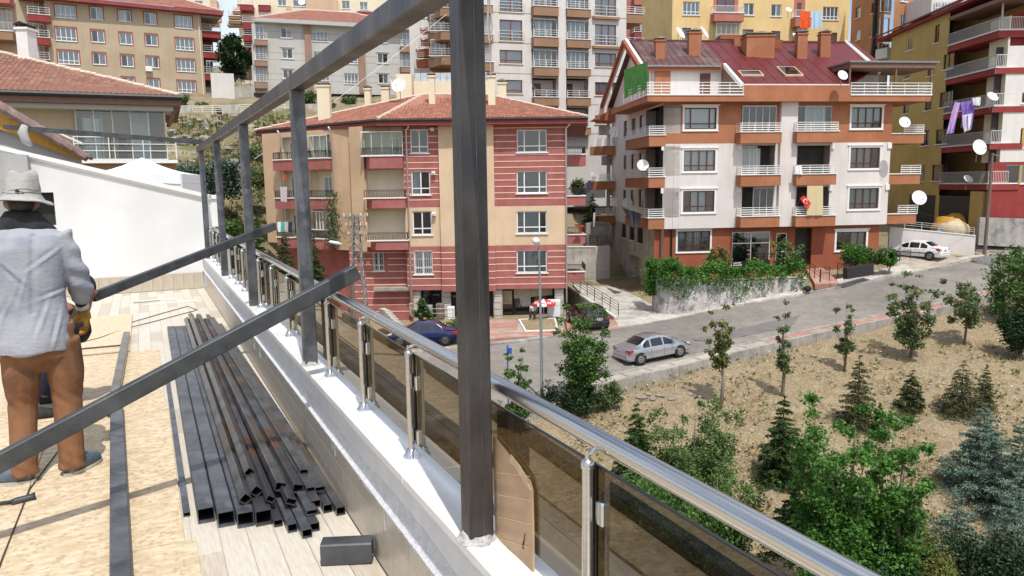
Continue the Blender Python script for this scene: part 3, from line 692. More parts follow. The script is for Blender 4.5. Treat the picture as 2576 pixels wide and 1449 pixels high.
def dish_mesh(r):
    def fn():
        b = MB(); prof = [(0.001,0),(.3*r,.012*r),(.6*r,.06*r),(.85*r,.13*r),(r,.19*r),(r*1.02,.19*r),(.85*r,.11*r),(.6*r,.04*r),(.3*r,-.01*r),(.001,-.02*r)]
        b.lathe(prof, 24); return b.mesh('reflector', 'dish_white', smooth='auto')
    return cached(('dish', round(r,2)), fn)
def dish(px, py, y, rpx, label, az=20, el=38, group='satellite dishes', stand=.5):
    """a dish on a bracket: reflector, feed arm, mount"""
    p = at_y(px, py, y); r = rpx*y/FPX*1.06; t = thing('satellite_dish', label, 'satellite dish', p, rad(az), group)
    rf = ob('reflector', dish_mesh(r), t, (0,0,0), rot=(rad(90-el), 0, 0)); b = MB()
    tip = Vector((0, -math.cos(rad(el-22))*r*1.25, math.sin(rad(el-22))*r*.55-.1*r))
    b.tube([(0, 0, -r*.95), tip], .018, 5); b.tube([tip, tip+Vector((0, .09, .02))], .035, 8); ob('feed_arm', b.mesh('feed_arm', 'dish_arm'), t)
    b = MB(); b.tube([(0, .06, 0), (0, .16, -.05), (0, .18, -stand-r)], .025, 6); ob('mount', b.mesh('mount', 'dish_arm'), t)
    return t
def cloth(name, label, cat, P, m, group=None, fold=.04, nx=14, nz=8, seed=1, drop=.0):
    """hanging cloth: P = four corners tl,tr,br,bl"""
    r = random.Random(seed); tl, tr_, br, bl = [Vector(p) for p in P]; n = (tr_-tl).cross(bl-tl).normalized(); R_ = []
    for j in range(nz+1):
        row = []
        for i in range(nx+1):
            s_, t_ = i/nx, j/nz; p = tl.lerp(tr_, s_).lerp(bl.lerp(br, s_), t_)
            row.append(p+n*fold*(.3+t_)*math.sin(s_*nx*.9+seed+t_*1.5)+n*fold*.4*math.sin(s_*23+seed*3)-Vector((0,0,fold*.6*abs(math.sin(s_*nx*.5+seed)))*1)*(1 if j == nz else .4*t_))
        R_.append(row)
    c0 = sum((Vector(p) for row in R_ for p in row), Vector())/((nx+1)*(nz+1)); b = MB(); b.grid([[p-c0 for p in row] for row in R_])
    o = ob(name, b.mesh(name, m, smooth=True), None, c0); return tag(o, label, cat, group)
# ================================================================== striped red and tan apartment block, centre
SB = thing('apartment_block', 'red and tan striped apartment block with a hipped tile roof', 'building', (-1, 56, -9.4))
FS = Frame(SB, 0, 53, 0)
X = lambda px, fr=FS, py=500, d=0: fr.px(px, py, d)[0]
Z = lambda py, fr=FS, px=1200, d=0: fr.px(px, py, d)[1]
xl, xm, xa, xb, xr = X(1018), X(1105), X(1107), X(1244), X(1425)
zt, z2, z3, z4, z5 = Z(314), Z(520), Z(618), Z(728), Z(805)
colR = [FS.rect(1300, a, 1376, c) for a, c in ((326,383),(430,486),(531,587),(629,686))]
colL = [FS.rect(a0, a, a1, c) for a0, a, a1, c in ((1032,325,1077,385),(1035,430,1082,490),(1038,531,1086,591),(1042,631,1088,690))]
H_ = [(*r,) for r in colR+colL]
def inz(hs, a, c): return [h for h in hs if h[3] > a and h[2] < c]
wall(FS, 'wall', xl, xa, z2, zt, inz(H_, z2, zt), 'stucco_red'); wall(FS, 'wall', xb, xr, z2, zt, inz(H_, z2, zt), 'stucco_red')
wall(FS, 'wall', xl, xa, z3, z2, inz(H_, z3, z2), 'stucco_tan2'); wall(FS, 'wall', xb, xr, z3, z2, inz(H_, z3, z2), 'stucco_tan2')
wall(FS, 'wall', xl, xa, z4, z3, inz(H_, z4, z3), 'stucco_red'); wall(FS, 'wall', xb, xr, z4, z3, inz(H_, z4, z3), 'stucco_red')
boxpart(FS, 'pilaster', 'stucco_tan2', xa, xb, -.22, .3, z3, zt); boxpart(FS, 'pilaster', 'stucco_red', xa, xb, -.22, .3, z4-.1, z3)
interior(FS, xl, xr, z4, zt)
def inholes(z, hs, x0, x1):
    segs = [(x0, x1)]
    for h in hs:
        if h[2]-.10 < z < h[3]+.02:
            n_ = []
            for a, c in segs:
                if h[1] <= a or h[0] >= c: n_.append((a, c)); continue
                if h[0]-.03 > a: n_.append((a, h[0]-.03))
                if h[1]+.03 < c: n_.append((h[1]+.03, c))
            segs = n_
    return segs
for py in (323,341,357,374,391,407,422,438,454,470,486,501,634,649,665,682,699,716):
    z = Z(py)
    for x0, x1 in ((xl, xa), (xb, xr)):
        for a, c in inholes(z, H_, x0+.01, x1-.0): boxpart(FS, 'band', 'band_cream', a, c, -.022, .002, z-.028, z+.028)
    if py > 600: boxpart(FS, 'band', 'band_cream', xa-.0, xb+.0, -.242, -.218, z-.028, z+.028)
for i, r in enumerate(colR): win(FS, r, (.25,.75), .28, cover=['none','full','Lm','full'][i], cur='curtain_grey' if i else 'curtain_white', gm='window_glass', bars=None)
for i, r in enumerate(colL): win(FS, r, (.5,), .27, cover=['none','L','none','full'][i], cur='curtain_white', bars='rail_white' if i == 3 else None)
# front-left bay with black railings: recesses, balconies
bx0, bx1 = X(922), X(1016)
wall(FS, 'wall', X(912), xl, z3, zt, [(bx0, bx1, Z(a), Z(c), .1) for a, c in ((388,328),(492,424),(598,527))], 'stucco_tan', y=.1)
for i, (a, c) in enumerate(((388,328),(492,424),(598,527))):
    loggia(FS, bx0, bx1, Z(a), Z(c), .6, 'stucco_cream', .1, 'pvc_white' if i == 0 else None, (.62, .9) if i == 0 else (.0, .001), 'none')
    balcony(FS, X([918,920,926][i]), X([1019,1022,1026][i]), Z([421,520,624][i]), Z([391,496,602][i]), .75, 'stucco_red', 'arch', .52, 'rail_black', flare=.55, y=.1, back=.05, sides='R')
glazing(FS, bx0-.15, bx1+.1, Z(388), Z(328), -.45, 4)
# angled left wing
A_ = at_y(920, 400, 53.1); B_ = at_y(662, 400, 59.2); yw = math.atan2(A_.y-B_.y, A_.x-B_.x); LW = (A_-B_).xy.length
FL_ = Frame(SB, B_.x, B_.y, yw)
lx = lambda px, py=400, d=0: FL_.px(px, py, d)[0]
lz = lambda px, py, d=0: FL_.px(px, py, d)[1]
ztw = zt; zbw = Z(618); rowsz = [(Z(a), Z(c)) for a, c in ((388,328),(492,424),(598,527))]
b1, b2 = (lx(706), lx(738)), (lx(781), lx(832))
holes = [(b[0], b[1], r0, r1, .05) for b in (b1, b2) for r0, r1 in rowsz]
wall(FL_, 'wall', 0, lx(838), zbw, ztw, holes, 'stucco_tan')
wall(FL_, 'wall', lx(838), lx(890), zbw-.3, ztw, [], 'stucco_tan', y=.0); wall(FL_, 'wall', lx(890), LW+.15, zbw-.3, ztw, [], 'stucco_tan', y=-.35)
boxpart(FL_, 'pilaster', 'stucco_tan', lx(890)-.02, lx(890)+.0, -.35, .02, zbw-.3, ztw)
for j, b_ in enumerate((b1, b2)):
    for i, (r0, r1) in enumerate(rowsz):
        loggia(FL_, b_[0], b_[1], r0, r1, .55, 'stucco_cream', 0, 'pvc_white', (.3, .85), 'L' if i else 'none')
        balcony(FL_, b_[0]-.12, b_[1]+.12, r0-.85, r0-.09, .65, 'stucco_red', 'arch', .52, 'rail_black', y=0, back=.02)
glazing(FL_, b2[0], b2[1], rowsz[0][0], rowsz[0][1], -.3, 3); 
win(FL_, (b2[0]+.02, b2[1]-.02, rowsz[2][0]+.55, rowsz[2][1]-.02), (.33,.5,.66), None, cover='none', y=-.45, sill=None)
# lower left: red banded base, small windows
xq0, xq1 = lx(838), LW+.9
wall(FL_, 'wall', 0, LW-.6, z5-.4, zbw, [], 'stucco_red', y=.9)
wall(FS, 'wall', X(868), X(1029), z5-.3, z3, [FS.rect(935,636,962,684)], 'stucco_red', y=.62)
win(FS, FS.rect(935,636,962,684), (.5,), .3, y=.62, cover='none', bars='rail_white')
for py in (634,649,665,682,699,716,733,750,767,784): boxpart(FS, 'band', 'band_cream', X(868), X(1029), .596, .62, Z(py)-.028, Z(py)+.028) if py not in (649,665,682) else (boxpart(FS, 'band', 'band_cream', X(868), X(931), .596, .62, Z(py)-.028, Z(py)+.028), boxpart(FS, 'band', 'band_cream', X(966), X(1029), .596, .62, Z(py)-.028, Z(py)+.028))
boxpart(FS, 'side_return', 'stucco_red', X(1029)-.02, X(1031), 0.02, .62, z5-.3, z3)
# right side wall, with stacked little balconies sticking out
boxpart(FS, 'side_wall', 'stucco_tan', xr-.02, xr, .02, 13, z4, zt); boxpart(FS, 'soffit_slab', 'concrete', X(930), xr, .05, 13, z4-.02, z4+.2)
for i, (a, c) in enumerate(((420,392),(521,498),(619,597),(716,692))):
    balcony(FS, xr-.15, X([1477,1476,1475,1474][i]), Z(a), Z(c), 0, 'stucco_red', None, y=.9, back=2.2, name='side_balcony')
    o = FS.put('railing', rail_mesh('arch', X(1476)-xr, .5, 'rail_black'), xr, .95, Z(c)+.07); FS.put('railing', rail_mesh('arch', 2.1, .5, 'rail_black'), X(1476)-.04, .95, Z(c)+.07)
    for_ = [c_ for c_ in SB.children if c_.name.startswith('railing')][-1]; for_.rotation_euler.z = PI/2
# ground floor shop front under the overhang
gx0, gx1 = X(1031), X(1412)
boxpart(FS, 'shop_front', 'room_dark', gx0, gx1, 1.25, 1.4, z5-.3, z4)
for i, (a, c) in enumerate(((1034,1108),(1110,1140),(1248,1288),(1290,1392))):
    o = boxpart(FS, 'shop_window', 'rail_black', X(a), X(c), 1.1, 1.18, z5+.1, z4-.12); b = MB(); b.quad((X(a)+.08,1.09,z5+.2),(X(c)-.08,1.09,z5+.2),(X(c)-.08,1.09,z4-.2),(X(a)+.08,1.09,z4-.2)); ob('pane', b.mesh('pane', 'car_glass', fix=False), o)
for px in (1030, 1107, 1240, 1398):
    o = boxpart(FS, 'column', 'concrete', X(px)-.1, X(px)+.55, .25, .75, z5-.3, z4)
    for k in range(5): b = MB(); b.bbox(X(px)-.06, X(px)+.5, .225, .25, z5-.2+k*.47, z5+.2+k*.47, .02); ob('stone_panel', b.mesh('stone_panel', 'stone_clad'), o)
b = MB(); b.add([(X(1252),1.06,Z(772)),(X(1284),1.06,Z(772)),(X(1284),1.05,Z(738)),(X(1252),1.05,Z(738))],[(0,1,2,3)]); FS.put('paper_sheet', b.mesh('paper_sheet', 'paper_old'))
b = MB(); b.add([(X(1290),1.06,Z(758)),(X(1390),1.06,Z(750)),(X(1390),1.05,Z(733)),(X(1290),1.05,Z(733))],[(0,1,2,3)]); FS.put('paper_sheet', b.mesh('paper_sheet', 'paper_old'))
b = MB(); b.prism([(X(1304),1.03,Z(758)),(X(1309),1.03,Z(778)),(X(1334),1.03,Z(779)),(X(1332),1.03,Z(744)),(X(1316),1.03,Z(746))], (0,.02,0)); FS.put('poster', b.mesh('poster', 'poster'))
# eaves, gutters, roof
o1, o2, o3, o4 = at_y(642, 322, 60.5), at_y(948, 296, 51.9), at_y(1478, 296, 52.2), at_y(1470, 292, 68)
ze = (o2.z+o3.z)/2; o1.z = o2.z = o3.z = o4.z = ze; r1, r2 = at_y(1062, 238, 59.5), at_y(1222, 240, 60.0); r2.z = r1.z; o5 = Vector((o1.x+1, 70, ze))
Lc = SB.location; b = MB(); E_ = [o1, o2, o3, o4, o5]
b.prism([tuple(p-Lc-Vector((0,0,.14))) for p in E_], (0, 0, -.30)); ob('eave', b.mesh('eave', 'eave_red'), SB)
b = MB(); b.tube([p-Lc+Vector((0,-.05,-.12)) for p in (o1, o2, o3)], .075, 6); ob('gutter', b.mesh('gutter', 'gutter_black'), SB)
tile_field('roof', SB, [o2, o3, r2, r1], 'roof_tile'); tile_field('roof', SB, [o1, o2, r1], 'roof_tile'); tile_field('roof', SB, [o3, o4, r2], 'roof_tile')
b = MB(); b.poly([o4-Lc, o5-Lc, o1-Lc, r1-Lc, r2-Lc]); ob('roof', b.mesh('roof', 'roof_tile'), SB)
for a, c in ((o2, r1), (r1, r2), (o3, r2), (o1, r1)): ridge(SB, a, c)
for a, c, k in ((1424,316,0),(1024,316,1),(840,322,2),(713,330,3)):
    f_ = FS if k < 2 else FL_; x = f_.px(a, 400)[0]; yo = -.12 if k < 2 else -.12
    b = MB(); zz = ze-.3; b.tube([(x+.25, yo-.5, zz), (x+.2, yo-.3, zz-.22), (x, yo, zz-.4), (x, yo, (z4-1.0) if k == 0 else (z5+.3 if k == 1 else zbw-.2))], .06, 7); f_.put('downpipe', b.mesh('downpipe', 'pvc_white', smooth=True))
for r in ((796,214,831,290,57.5), (916,222,932,257,61), (958,220,979,249,62), (1077,190,1094,252,56.5), (1227,190,1246,256,56), (1252,207,1274,247,59)): chimney(SB, r[:4], r[4], 'stucco_cream')
def bx(name, m, a, ya, c, yb, y, d, root=SB):
    p, q_ = at_y(a, ya, y), at_y(c, yb, y); b = MB(); L_ = root.location; b.box(p.x-L_.x, q_.x-L_.x, y-L_.y, y+d-L_.y, q_.z-L_.z, p.z-L_.z); return ob(name, b.mesh(name, m), root)
bx('stair_head', 'stucco_cream', 996, 186, 1036, 246, 60.2, 2.5); bx('roof_box', 'stucco_cream', 1040, 205, 1228, 236, 61.2, 2)
g = bx('roof_light', 'polycarb', 1041, 184, 1226, 204, 61.4, .1)
for k in range(12): x = 1041+k*16.5; s_ = bx('glazing_bar', 'galv', x, 183, x+1.4, 205, 61.36, .05)
dish(984, 213, 58.5, 15, 'dish seen edge on beside the cream stair head on the tiled roof', az=85, el=20); dish(1004, 215, 58, 17, 'tilted dish in front of the cream stair head on the tiled roof', az=-15, el=22)
dish(783, 460, 57, 10.5, 'dish on the tan wall of the striped block, left of the steel post', az=-12, el=35)
for px, py in ((1088,325),(1091,435),(1092,538)):
    p = FS.px(px, py); b = MB(); b.bbox(-.13,.13,-.28,0,-.13,.1,.02); b.lathe([(.085,0),(.085,.01)],10,(0,-.29,0)); FS.put('air_vent', b.mesh('air_vent', 'white_paint'), p[0], 0, p[1])
# ================================================================== rust and white apartment block with balconies, right of centre
RB = thing('apartment_block', 'rust and white apartment block with brown-framed windows and a dark red roof', 'building', (20, 62, -7.5))
c0 = at_y(1668, 400, 57); FR = Frame(RB, c0.x, c0.y, rad(7))
X = lambda px, d=0, py=420: FR.px(px, py, d)[0]
Z = lambda py, px=1950, d=0: FR.px(px, py, d)[1]
W_ = X(2238); zA, zS, zR, zG, zB = Z(205), Z(258), Z(360), Z(570), -9.0
C1 = [FR.rect(*a) for a in ((1722,271,1802,325),(1720,378,1799,430),(1718,480,1797,533),)]
C4 = [FR.rect(*a) for a in ((2142,270,2218,322),(2139,371,2213,423),(2136,473,2210,525))]
G1 = FR.rect(1705,582,1785,631,.35); G4 = FR.rect(2104,583,2178,628,.35)
B2 = [FR.rect(*a) for a in ((1866,264,1951,334),(1867,366,1949,440),(1866,470,1946,543))]
B3 = [FR.rect(*a) for a in ((2006,264,2093,332),(2005,366,2087,438),(2003,470,2085,541))]
hs = [(*r,) for r in C1+C4]+[(*r, 1.4) for r in B2+B3]
wall(FR, 'wall', 0, W_, zR, zS, inz(hs, zR, zS), 'rust_paint'); wall(FR, 'wall', 0, W_, zG, zR, inz(hs, zG, zR), 'pink_white')
wall(FR, 'wall', -.5, W_-.35, zB, zG, [G1, G4, FR.rect(1841,583,1938,673,.35), FR.rect(1952,586,1980,672,.35), (*FR.rect(1999,574,2041,668,.35), 1.5)], 'rust_dark', y=.35)
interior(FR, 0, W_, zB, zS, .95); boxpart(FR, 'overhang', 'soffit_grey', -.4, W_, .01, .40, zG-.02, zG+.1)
boxpart(FR, 'pilaster', 'pink_white', X(1957), X(1998), -.30, .05, zG, zS+.02)
for q in (0, 1, 2):
    win(FR, C1[q], ((.2,.8), (.25,.5,.75), (.25,.5,.75))[q], .26, 'frame_brown', cur='curtain_white', cover=['full','full','mid'][q], sill=None, trim='white_paint', hood=True, trw=.15)
    win(FR, C4[q], (.25,.5,.75), .24, 'frame_brown', cur='curtain_grey', cover=['full','Lm','full'][q], sill=None, trim='white_paint', hood=True, trw=.15)
win(FR, G1, (.25,.5,.75), .24, 'frame_brown', cur='curtain_grey', cover='Lm', sill=None, trim='white_paint', hood=True, y=.35, bars='rail_black')
win(FR, G4, (.25,.5,.75), .24, 'frame_brown', cur='curtain_grey', cover='R', sill=None, trim='white_paint', hood=True, y=.35)
win(FR, FR.rect(1841,583,1938,673,.35), (.5,), .68, 'pvc_white', gm='window_tint', cover='none', sill=None, y=.35)
win(FR, FR.rect(1952,586,1980,672,.35), (), .45, 'pvc_white', gm='window_tint', cover='none', sill=None, y=.35)
e = FR.rect(1999,574,2041,668,.35); loggia(FR, e[0], e[1], e[2], e[3], 1.2, 'rust_dark', .35, 'frame_brown', (.05,.95), 'none', name='entrance')
for i, (r, cl) in enumerate(((B2[0], 'pink_white'), (B2[1], 'pink_white'), (B2[2], 'pink_white'), (B3[0], 'pink_white'), (B3[1], 'pink_white'), (B3[2], 'pink_white'))):
    loggia(FR, r[0], r[1], r[2], r[3], 1.3, cl, 0, 'frame_brown', (.12,.45) if i != 4 else (.08,.38), ['L','L','none','full','L','none'][i])
    top = r[2]; balcony(FR, r[0]-.42, r[1]+.12, top-.82, top-.02, .85, 'rust_paint', 'h', .62, 'rail_white', name='balcony')
glazing(FR, B2[0][0], B2[0][1], B2[0][2]+.05, B2[0][3]-.05, -.1, 5); glazing(FR, B3[0][0], B3[0][1], B3[0][2]+.05, B3[0][3]-.05, .05, 4); glazing(FR, B2[2][0]+.9, B2[2][1], B2[2][2]+.05, B2[2][3]-.05, .05, 3)
ob('curtain', curtain_mesh(1.5, 2.0, 'curtain_white', 3), glazing(FR, B2[1][0], B2[1][0]+1.2, B2[1][2]+.05, B2[1][3]-.05, .05, 2), (B2[1][0]+.1, .4, B2[1][2]))
c_ = FR.put('curtain', curtain_mesh(1.7, B3[0][3]-B3[0][2], 'curtain_white', 2), B3[0][0]+.7, .25, B3[0][2])
# corner blocks under the cornice
for px in (1666, 1861, 1957, 2092, 2236):
    for py in (362, 468):
        if px in (1957,) : continue
        boxpart(FR, 'corbel', 'white_paint', X(px)-.22+(0 if px > 1700 else .12), X(px)+.1, -.10, .0, Z(py+14), Z(py)); 
# attic: slab band, terrace rails, back wall, roof
zsl0, zsl1 = Z(257), Z(214)
xL, xM0, xM1, xR = X(1627, -.85), X(1853), X(2116), X(2332, -.85)
boxpart(FR, 'slab_band', 'rust_paint', xL, xR, -.85, 3.4, zS, Z(240, 1850, -.85)); boxpart(FR, 'slab_band', 'rust_paint', xM0, xM1, -.8, .5, Z(240,1950,-.85), Z(214, 1950, -.8))
boxpart(FR, 'slab_edge', 'white_paint', xL-.05, xM0+.05, -.90, 3.4, Z(240, 1850, -.85), Z(236,1850,-.85)); boxpart(FR, 'slab_edge', 'white_paint', xM1, xR+.05, -.90, 3.4, Z(240, 1850, -.85), Z(236,1850,-.85))
boxpart(FR, 'slab_side', 'rust_paint', xL, .02, 3.4, 9.5, zS, Z(240, 1850, -.85)); 
zt_ = Z(236,1850,-.85); rh = Z(207,1750,-.85)-zt_
FR.put('railing', rail_mesh('h', xM0-xL, rh, 'rail_white'), xL, -.85, zt_); FR.put('railing', rail_mesh('h', xR-xM1, rh, 'rail_white'), xM1, -.85, zt_)
r_ = FR.put('railing', rail_mesh('h', 6.5, rh, 'rail_white'), xL, 5.65, zt_); r_.rotation_euler.z -= PI/2
r_ = FR.put('railing', rail_mesh('h', 4.2, rh, 'rail_white'), xR, 3.35, zt_); r_.rotation_euler.z -= PI/2
# roof geometry (local): ridge at depth 7.5
yr = 7.5; zr = FR.px(1720, 103, yr)[1]; ye = -.55; zE = FR.px(1980, 213, ye)[1]
slope = (zr-zE)/(yr-ye); zof = lambda y: zE+(y-ye)*slope
yb = 2.2
for _ in range(20): yb = (FR.px(1720, 163, yb)[1]-zE)/slope+ye
xg0, xg1 = X(1598, yr, 103), X(2135, yr, 100)
def rp(name, pts, m, th=.12): b = MB(); b.prism(pts, (0,0,-th)); return FR.part(name, b, m)
xa0 = X(1628, yb, 160); xa1 = xM0
rp('roof', [(xa0,yb,zof(yb)),(xa1,yb,zof(yb)),(xa1,yr,zr),(xa0,yr,zr)], 'roof_purple')
rp('roof', [(xa1,ye,zof(ye)),(xM1,ye,zof(ye)),(xM1,yr,zr),(xa1,yr,zr)], 'roof_redmetal')
rp('roof', [(xM1,ye,zof(ye)),(xM1+.02,ye,zof(ye)),(X(2215,3.5,150),3.2,zof(3.2)),(X(2215,3.5,150),yr,zr),(xM1,yr,zr)], 'roof_redmetal')
rp('roof', [(xa0,yr,zr),(xg1,yr,zr),(xg1,15,zof(ye)),(xa0,15,zof(ye))], 'roof_purple')
# corrugation ribs
b = MB(); b2 = MB()
for k in range(int((xa1-xa0)/.55)): x = xa0+.2+k*.55; b.prism([(x,yb,zof(yb)),(x+.06,yb,zof(yb)),(x+.06,yr,zr),(x,yr,zr)], (0,0,.035))
for k in range(int((xM1-xa1)/.9)): x = xa1+.3+k*.9; b2.prism([(x,ye,zof(ye)),(x+.03,ye,zof(ye)),(x+.03,yr,zr),(x,yr,zr)], (0,0,.025))
FR.part('roof_rib', b, 'roof_purple'); FR.part('roof_rib', b2, 'roof_redmetal')
boxpart(FR, 'ridge_cap', 'roof_purple', xa0, xg1, yr-.15, yr+.15, zr-.05, zr+.07)
boxpart(FR, 'gutter', 'galv', xa0, xa1-.3, yb-.14, yb, zof(yb)-.16, zof(yb)-.03); boxpart(FR, 'fascia', 'rust_dark', xa0, xa1, yb-.02, yb+.03, zof(yb)-.45, zof(yb)-.12)
boxpart(FR, 'eave_line', 'white_paint', xa1, xM1, ye-.08, ye+.02, zof(ye)-.14, zof(ye)+.04)
b = MB(); b.prism([(xa1-.12,yb-.1,zof(yb)+.12),(xa1+.1,yb-.1,zof(yb)+.12),(xa1+.1,ye,zof(ye)+.12),(xa1-.12,ye,zof(ye)+.12)], (0,0,-.34)); FR.part('barge_board', b, 'white_paint')
# left gable with white and rust barges
ygm = yr; za = FR.px(1578, 90, yr)[1]; gx = xa0-.2
b = MB(); b.prism([(0-.02, 0, zS),(0-.02, 15, zS),(0-.02, 15, zE-.4),(0-.02, yr, zr-.1),(0-.02,3.2,zof(3.2)-.15),(0-.02,3.2,zS)], (.2,0,0)); FR.part('gable_wall', b, 'pink_white')
for (x0, w, dz, m_) in ((gx-.3, .22, .0, 'white_paint'), (gx-.5, .2, -.12, 'rust_dark')):
    b = MB(); b.prism([(x0,yb-.9,zof(yb-.9)+.05+dz),(x0,yr,zr+.16+dz),(x0,yr,zr-.22+dz),(x0,yb-.9,zof(yb-.9)-.36+dz)], (w,0,0)); b.prism([(x0,15.6,zof(ye)-.05+dz),(x0,yr,zr+.16+dz),(x0,yr,zr-.22+dz),(x0,15.6,zof(ye)-.4+dz)], (w,0,0)); FR.part('barge_board', b, m_)
# attic walls
boxpart(FR, 'attic_wall', 'pink_white', xa0+.3, xa1, 3.2, 3.4, zt_, zof(3.2)-.12); boxpart(FR, 'attic_pier', 'rust_paint', X(1645,3.1), X(1683,3.1), 3.05, 3.2, zt_, zof(3)-.2)
boxpart(FR, 'attic_door', 'frame_brown', X(1757,3.15), X(1782,3.15), 3.12, 3.2, zt_, zt_+2.0)
boxpart(FR, 'attic_wall', 'pink_white', xM1, X(2200,3.2), 3.2, 3.4, zt_, zof(3.2)-.12)
b = MB(); b.prism([(xa1-.06,3.2,zt_),(xa1-.06,ye,zt_),(xa1-.06,ye,zof(ye)-.1),(xa1-.06,3.2,zof(3.2)-.12)], (.1,0,0)); b.prism([(xM1-.04,3.2,zt_-.1),(xM1-.04,ye,zt_-.1),(xM1-.04,ye,zof(ye)-.1),(xM1-.04,3.2,zof(3.2)-.12)], (.1,0,0)); FR.part('attic_cheek', b, 'soffit_brown')
# pergola over the right terrace
zp = FR.px(2200, 156, -.6)[1]
boxpart(FR, 'terrace_roof', 'galv', xM1-.1, X(2345,-.6), -.75, 3.3, zp-.05, zp+.08); boxpart(FR, 'terrace_soffit', 'soffit_brown', xM1, X(2340,-.6)-.05, -.65, 3.3, zp-.42, zp-.06)
for px in (2117, 2230, 2318): boxpart(FR, 'terrace_post', 'soffit_brown', X(px)-.06, X(px)+.06, -.6, -.48, zt_, zp-.4)
b = MB(); b.prism([(X(2125,yr,95),yr,zr+.1),(X(2125,yr,95)+.1,yr,zr+.25),(X(2215,1.5,150)+.1,1.5,zof(1.5)+.3),(X(2215,1.5,150)-.1,1.5,zof(1.5)+.1)], (0,0,-.28)); FR.part('barge_board', b, 'white_paint')
for c in ((2085,102,2110,140,6.0,4.4), (2120,104,2160,125,7,5.4), (2150,122,2205,148,5.2,3.4)): pass
# chimneys and rooflights
for r in ((1650,100,1673,162,3.4+57.6), (1734,80,1763,158,62.0), (2008,83,2030,156,62.6), (2066,83,2088,158,63.2)): chimney(RB, r[:4], r[4], 'rust_paint', sub=1.0, d=.7)
for r in ((1879,88,1948,152,62.4),): chimney(RB, r[:4], r[4], 'rust_paint', sub=1.0, d=1.6)
bx('stair_roof_house', 'rust_paint', 1848, 96, 1882, 132, 64.5, 2.0, RB); bx('stair_roof_house', 'rust_dark', 1946, 100, 1968, 128, 64.5, 2.0, RB)
bx('roof_vent', 'rust_dark', 1812, 88, 1868, 98, 66, 1.5, RB)
for a, c in ((1866, 1922), (1975, 2022)):
    b = MB(); s0 = FR.px((a+c)/2, 193, 1.0); y0 = 0.
    for _ in range(20): y0 = (FR.px(a, 192, y0)[1]-zE)/slope+ye
    y1 = y0
    for _ in range(20): y1 = (FR.px(a, 171 if a > 1900 else 181, y1)[1]-zE)/slope+ye
    x0, x1 = X(a, y0, 190), X(c, y0, 190); up = .12
    b.prism([(x0,y0,zof(y0)+up),(x1,y0,zof(y0)+up),(x1,y1,zof(y1)+up),(x0,y1,zof(y1)+up)], (0,0,-.15)); o = FR.part('rooflight', b, 'cardboard')
    b = MB(); b.add([(x0+.1,y0+.08,zof(y0+.08)+up+.005),(x1-.1,y0+.08,zof(y0+.08)+up+.005),(x1-.1,y1-.08,zof(y1-.08)+up+.005),(x0+.1,y1-.08,zof(y1-.08)+up+.005)],[(0,1,2,3)]); ob('pane', b.mesh('pane', 'car_glass', fix=False), o)
# left side wall (recedes), its windows, and the stacked corner balconies
SF = Frame(RB, FR.W(0, 15).x, FR.W(0, 15).y, rad(7)-PI/2)      # local x runs from the back to the front corner
sw = lambda px, py=420: SF.px(px, py)[0]
def srect(a, yt, c, yb_): xx0, xx1 = sw(a), sw(c); xm_, ym_ = (a+c)/2, (yt+yb_)/2; return (xx0, xx1, SF.px(xm_, yb_)[1], SF.px(xm_, yt)[1])
SWN = [srect(*a) for a in ((1568,304,1577,344),(1588,298,1598,341),(1607,290,1618,336),(1568,391,1576,427),(1587,388,1597,428),(1607,384,1618,428),(1567,478,1575,512),(1586,478,1596,516),(1607,478,1618,520),(1567,564,1575,598),(1586,566,1596,604),(1606,572,1618,612))]
SRC = (sw(1624), sw(1667))
rec = [(SRC[0], 15.02, a, c, 1.3) for a, c in ((B2[0][2], B2[0][3]), (B2[1][2], B2[1][3]), (B2[2][2], B2[2][3]))]
wall(SF, 'wall', 0, 15, zG, zS, [(*r,) for r in SWN[:9]]+rec, 'pink_white'); wall(SF, 'wall', 0, 15.3, zB-1, zG, [(*r,) for r in SWN[9:]]+[(sw(1583,700), sw(1612,700), -8.6, SF.px(1597,644)[1], .8)], 'concrete_pale', y=.02)
boxpart(SF, 'interior', 'room_dark', 0, 15, .8, .82, zB, zS); boxpart(SF, 'garage_door', 'stucco_cream', sw(1583,700), sw(1612,700), .75, .8, -9, SF.px(1597,644)[1])
for i, r in enumerate(SWN): win(SF, r, (), None, 'frame_brown', cover='none', sill='white_paint', bars='rail_black' if i > 8 else None)
for a, c, _, _ in [(r[2], r[3], 0, 0) for r in rec]: loggia(SF, SRC[0], 14.98, a, c, 1.25, 'pink_white', 0, 'frame_brown', (.3,.6), 'none')
for i, (t_, b_) in enumerate(((341,368),(446,472),(549,576))):
    zt2, zb2 = Z(t_, 1650), Z(b_, 1650)
    balcony(FR, X(1632,-.1), X(1673,-.1), zb2, zt2, .12, 'rust_paint', 'h', .62, y=0, back=6.3, sides='')
    o = FR.put('railing', rail_mesh('h', 6.2, .62, 'rail_white'), X(1632,-.1)+.03, 6.25, zt2+.07); o.rotation_euler.z -= PI/2
    boxpart(FR, 'coping', 'white_paint', X(1632,-.1)-.06, X(1632,-.1)+.14, .1, 6.3, zt2, zt2+.068)
# right side balconies
boxpart(FR, 'side_wall', 'pink_white', W_-.02, W_, .02, 14, zG, zS); 
for i, (t_, b_) in enumerate(((336,360),(438,463),(539,563))):
    zt2, zb2 = Z(t_, 2290), Z(b_, 2290); balcony(FR, W_-.02, X([2318,2314,2310][i], .5), zb2, zt2, 0, 'rust_paint', None, y=.4, back=2.6, sides='')
    FR.put('railing', rail_mesh('h', X(2318,.5)-X(2268,.5), .62, 'rail_white'), X([2268,2266,2264][i],.5), .44, zt2+.07)
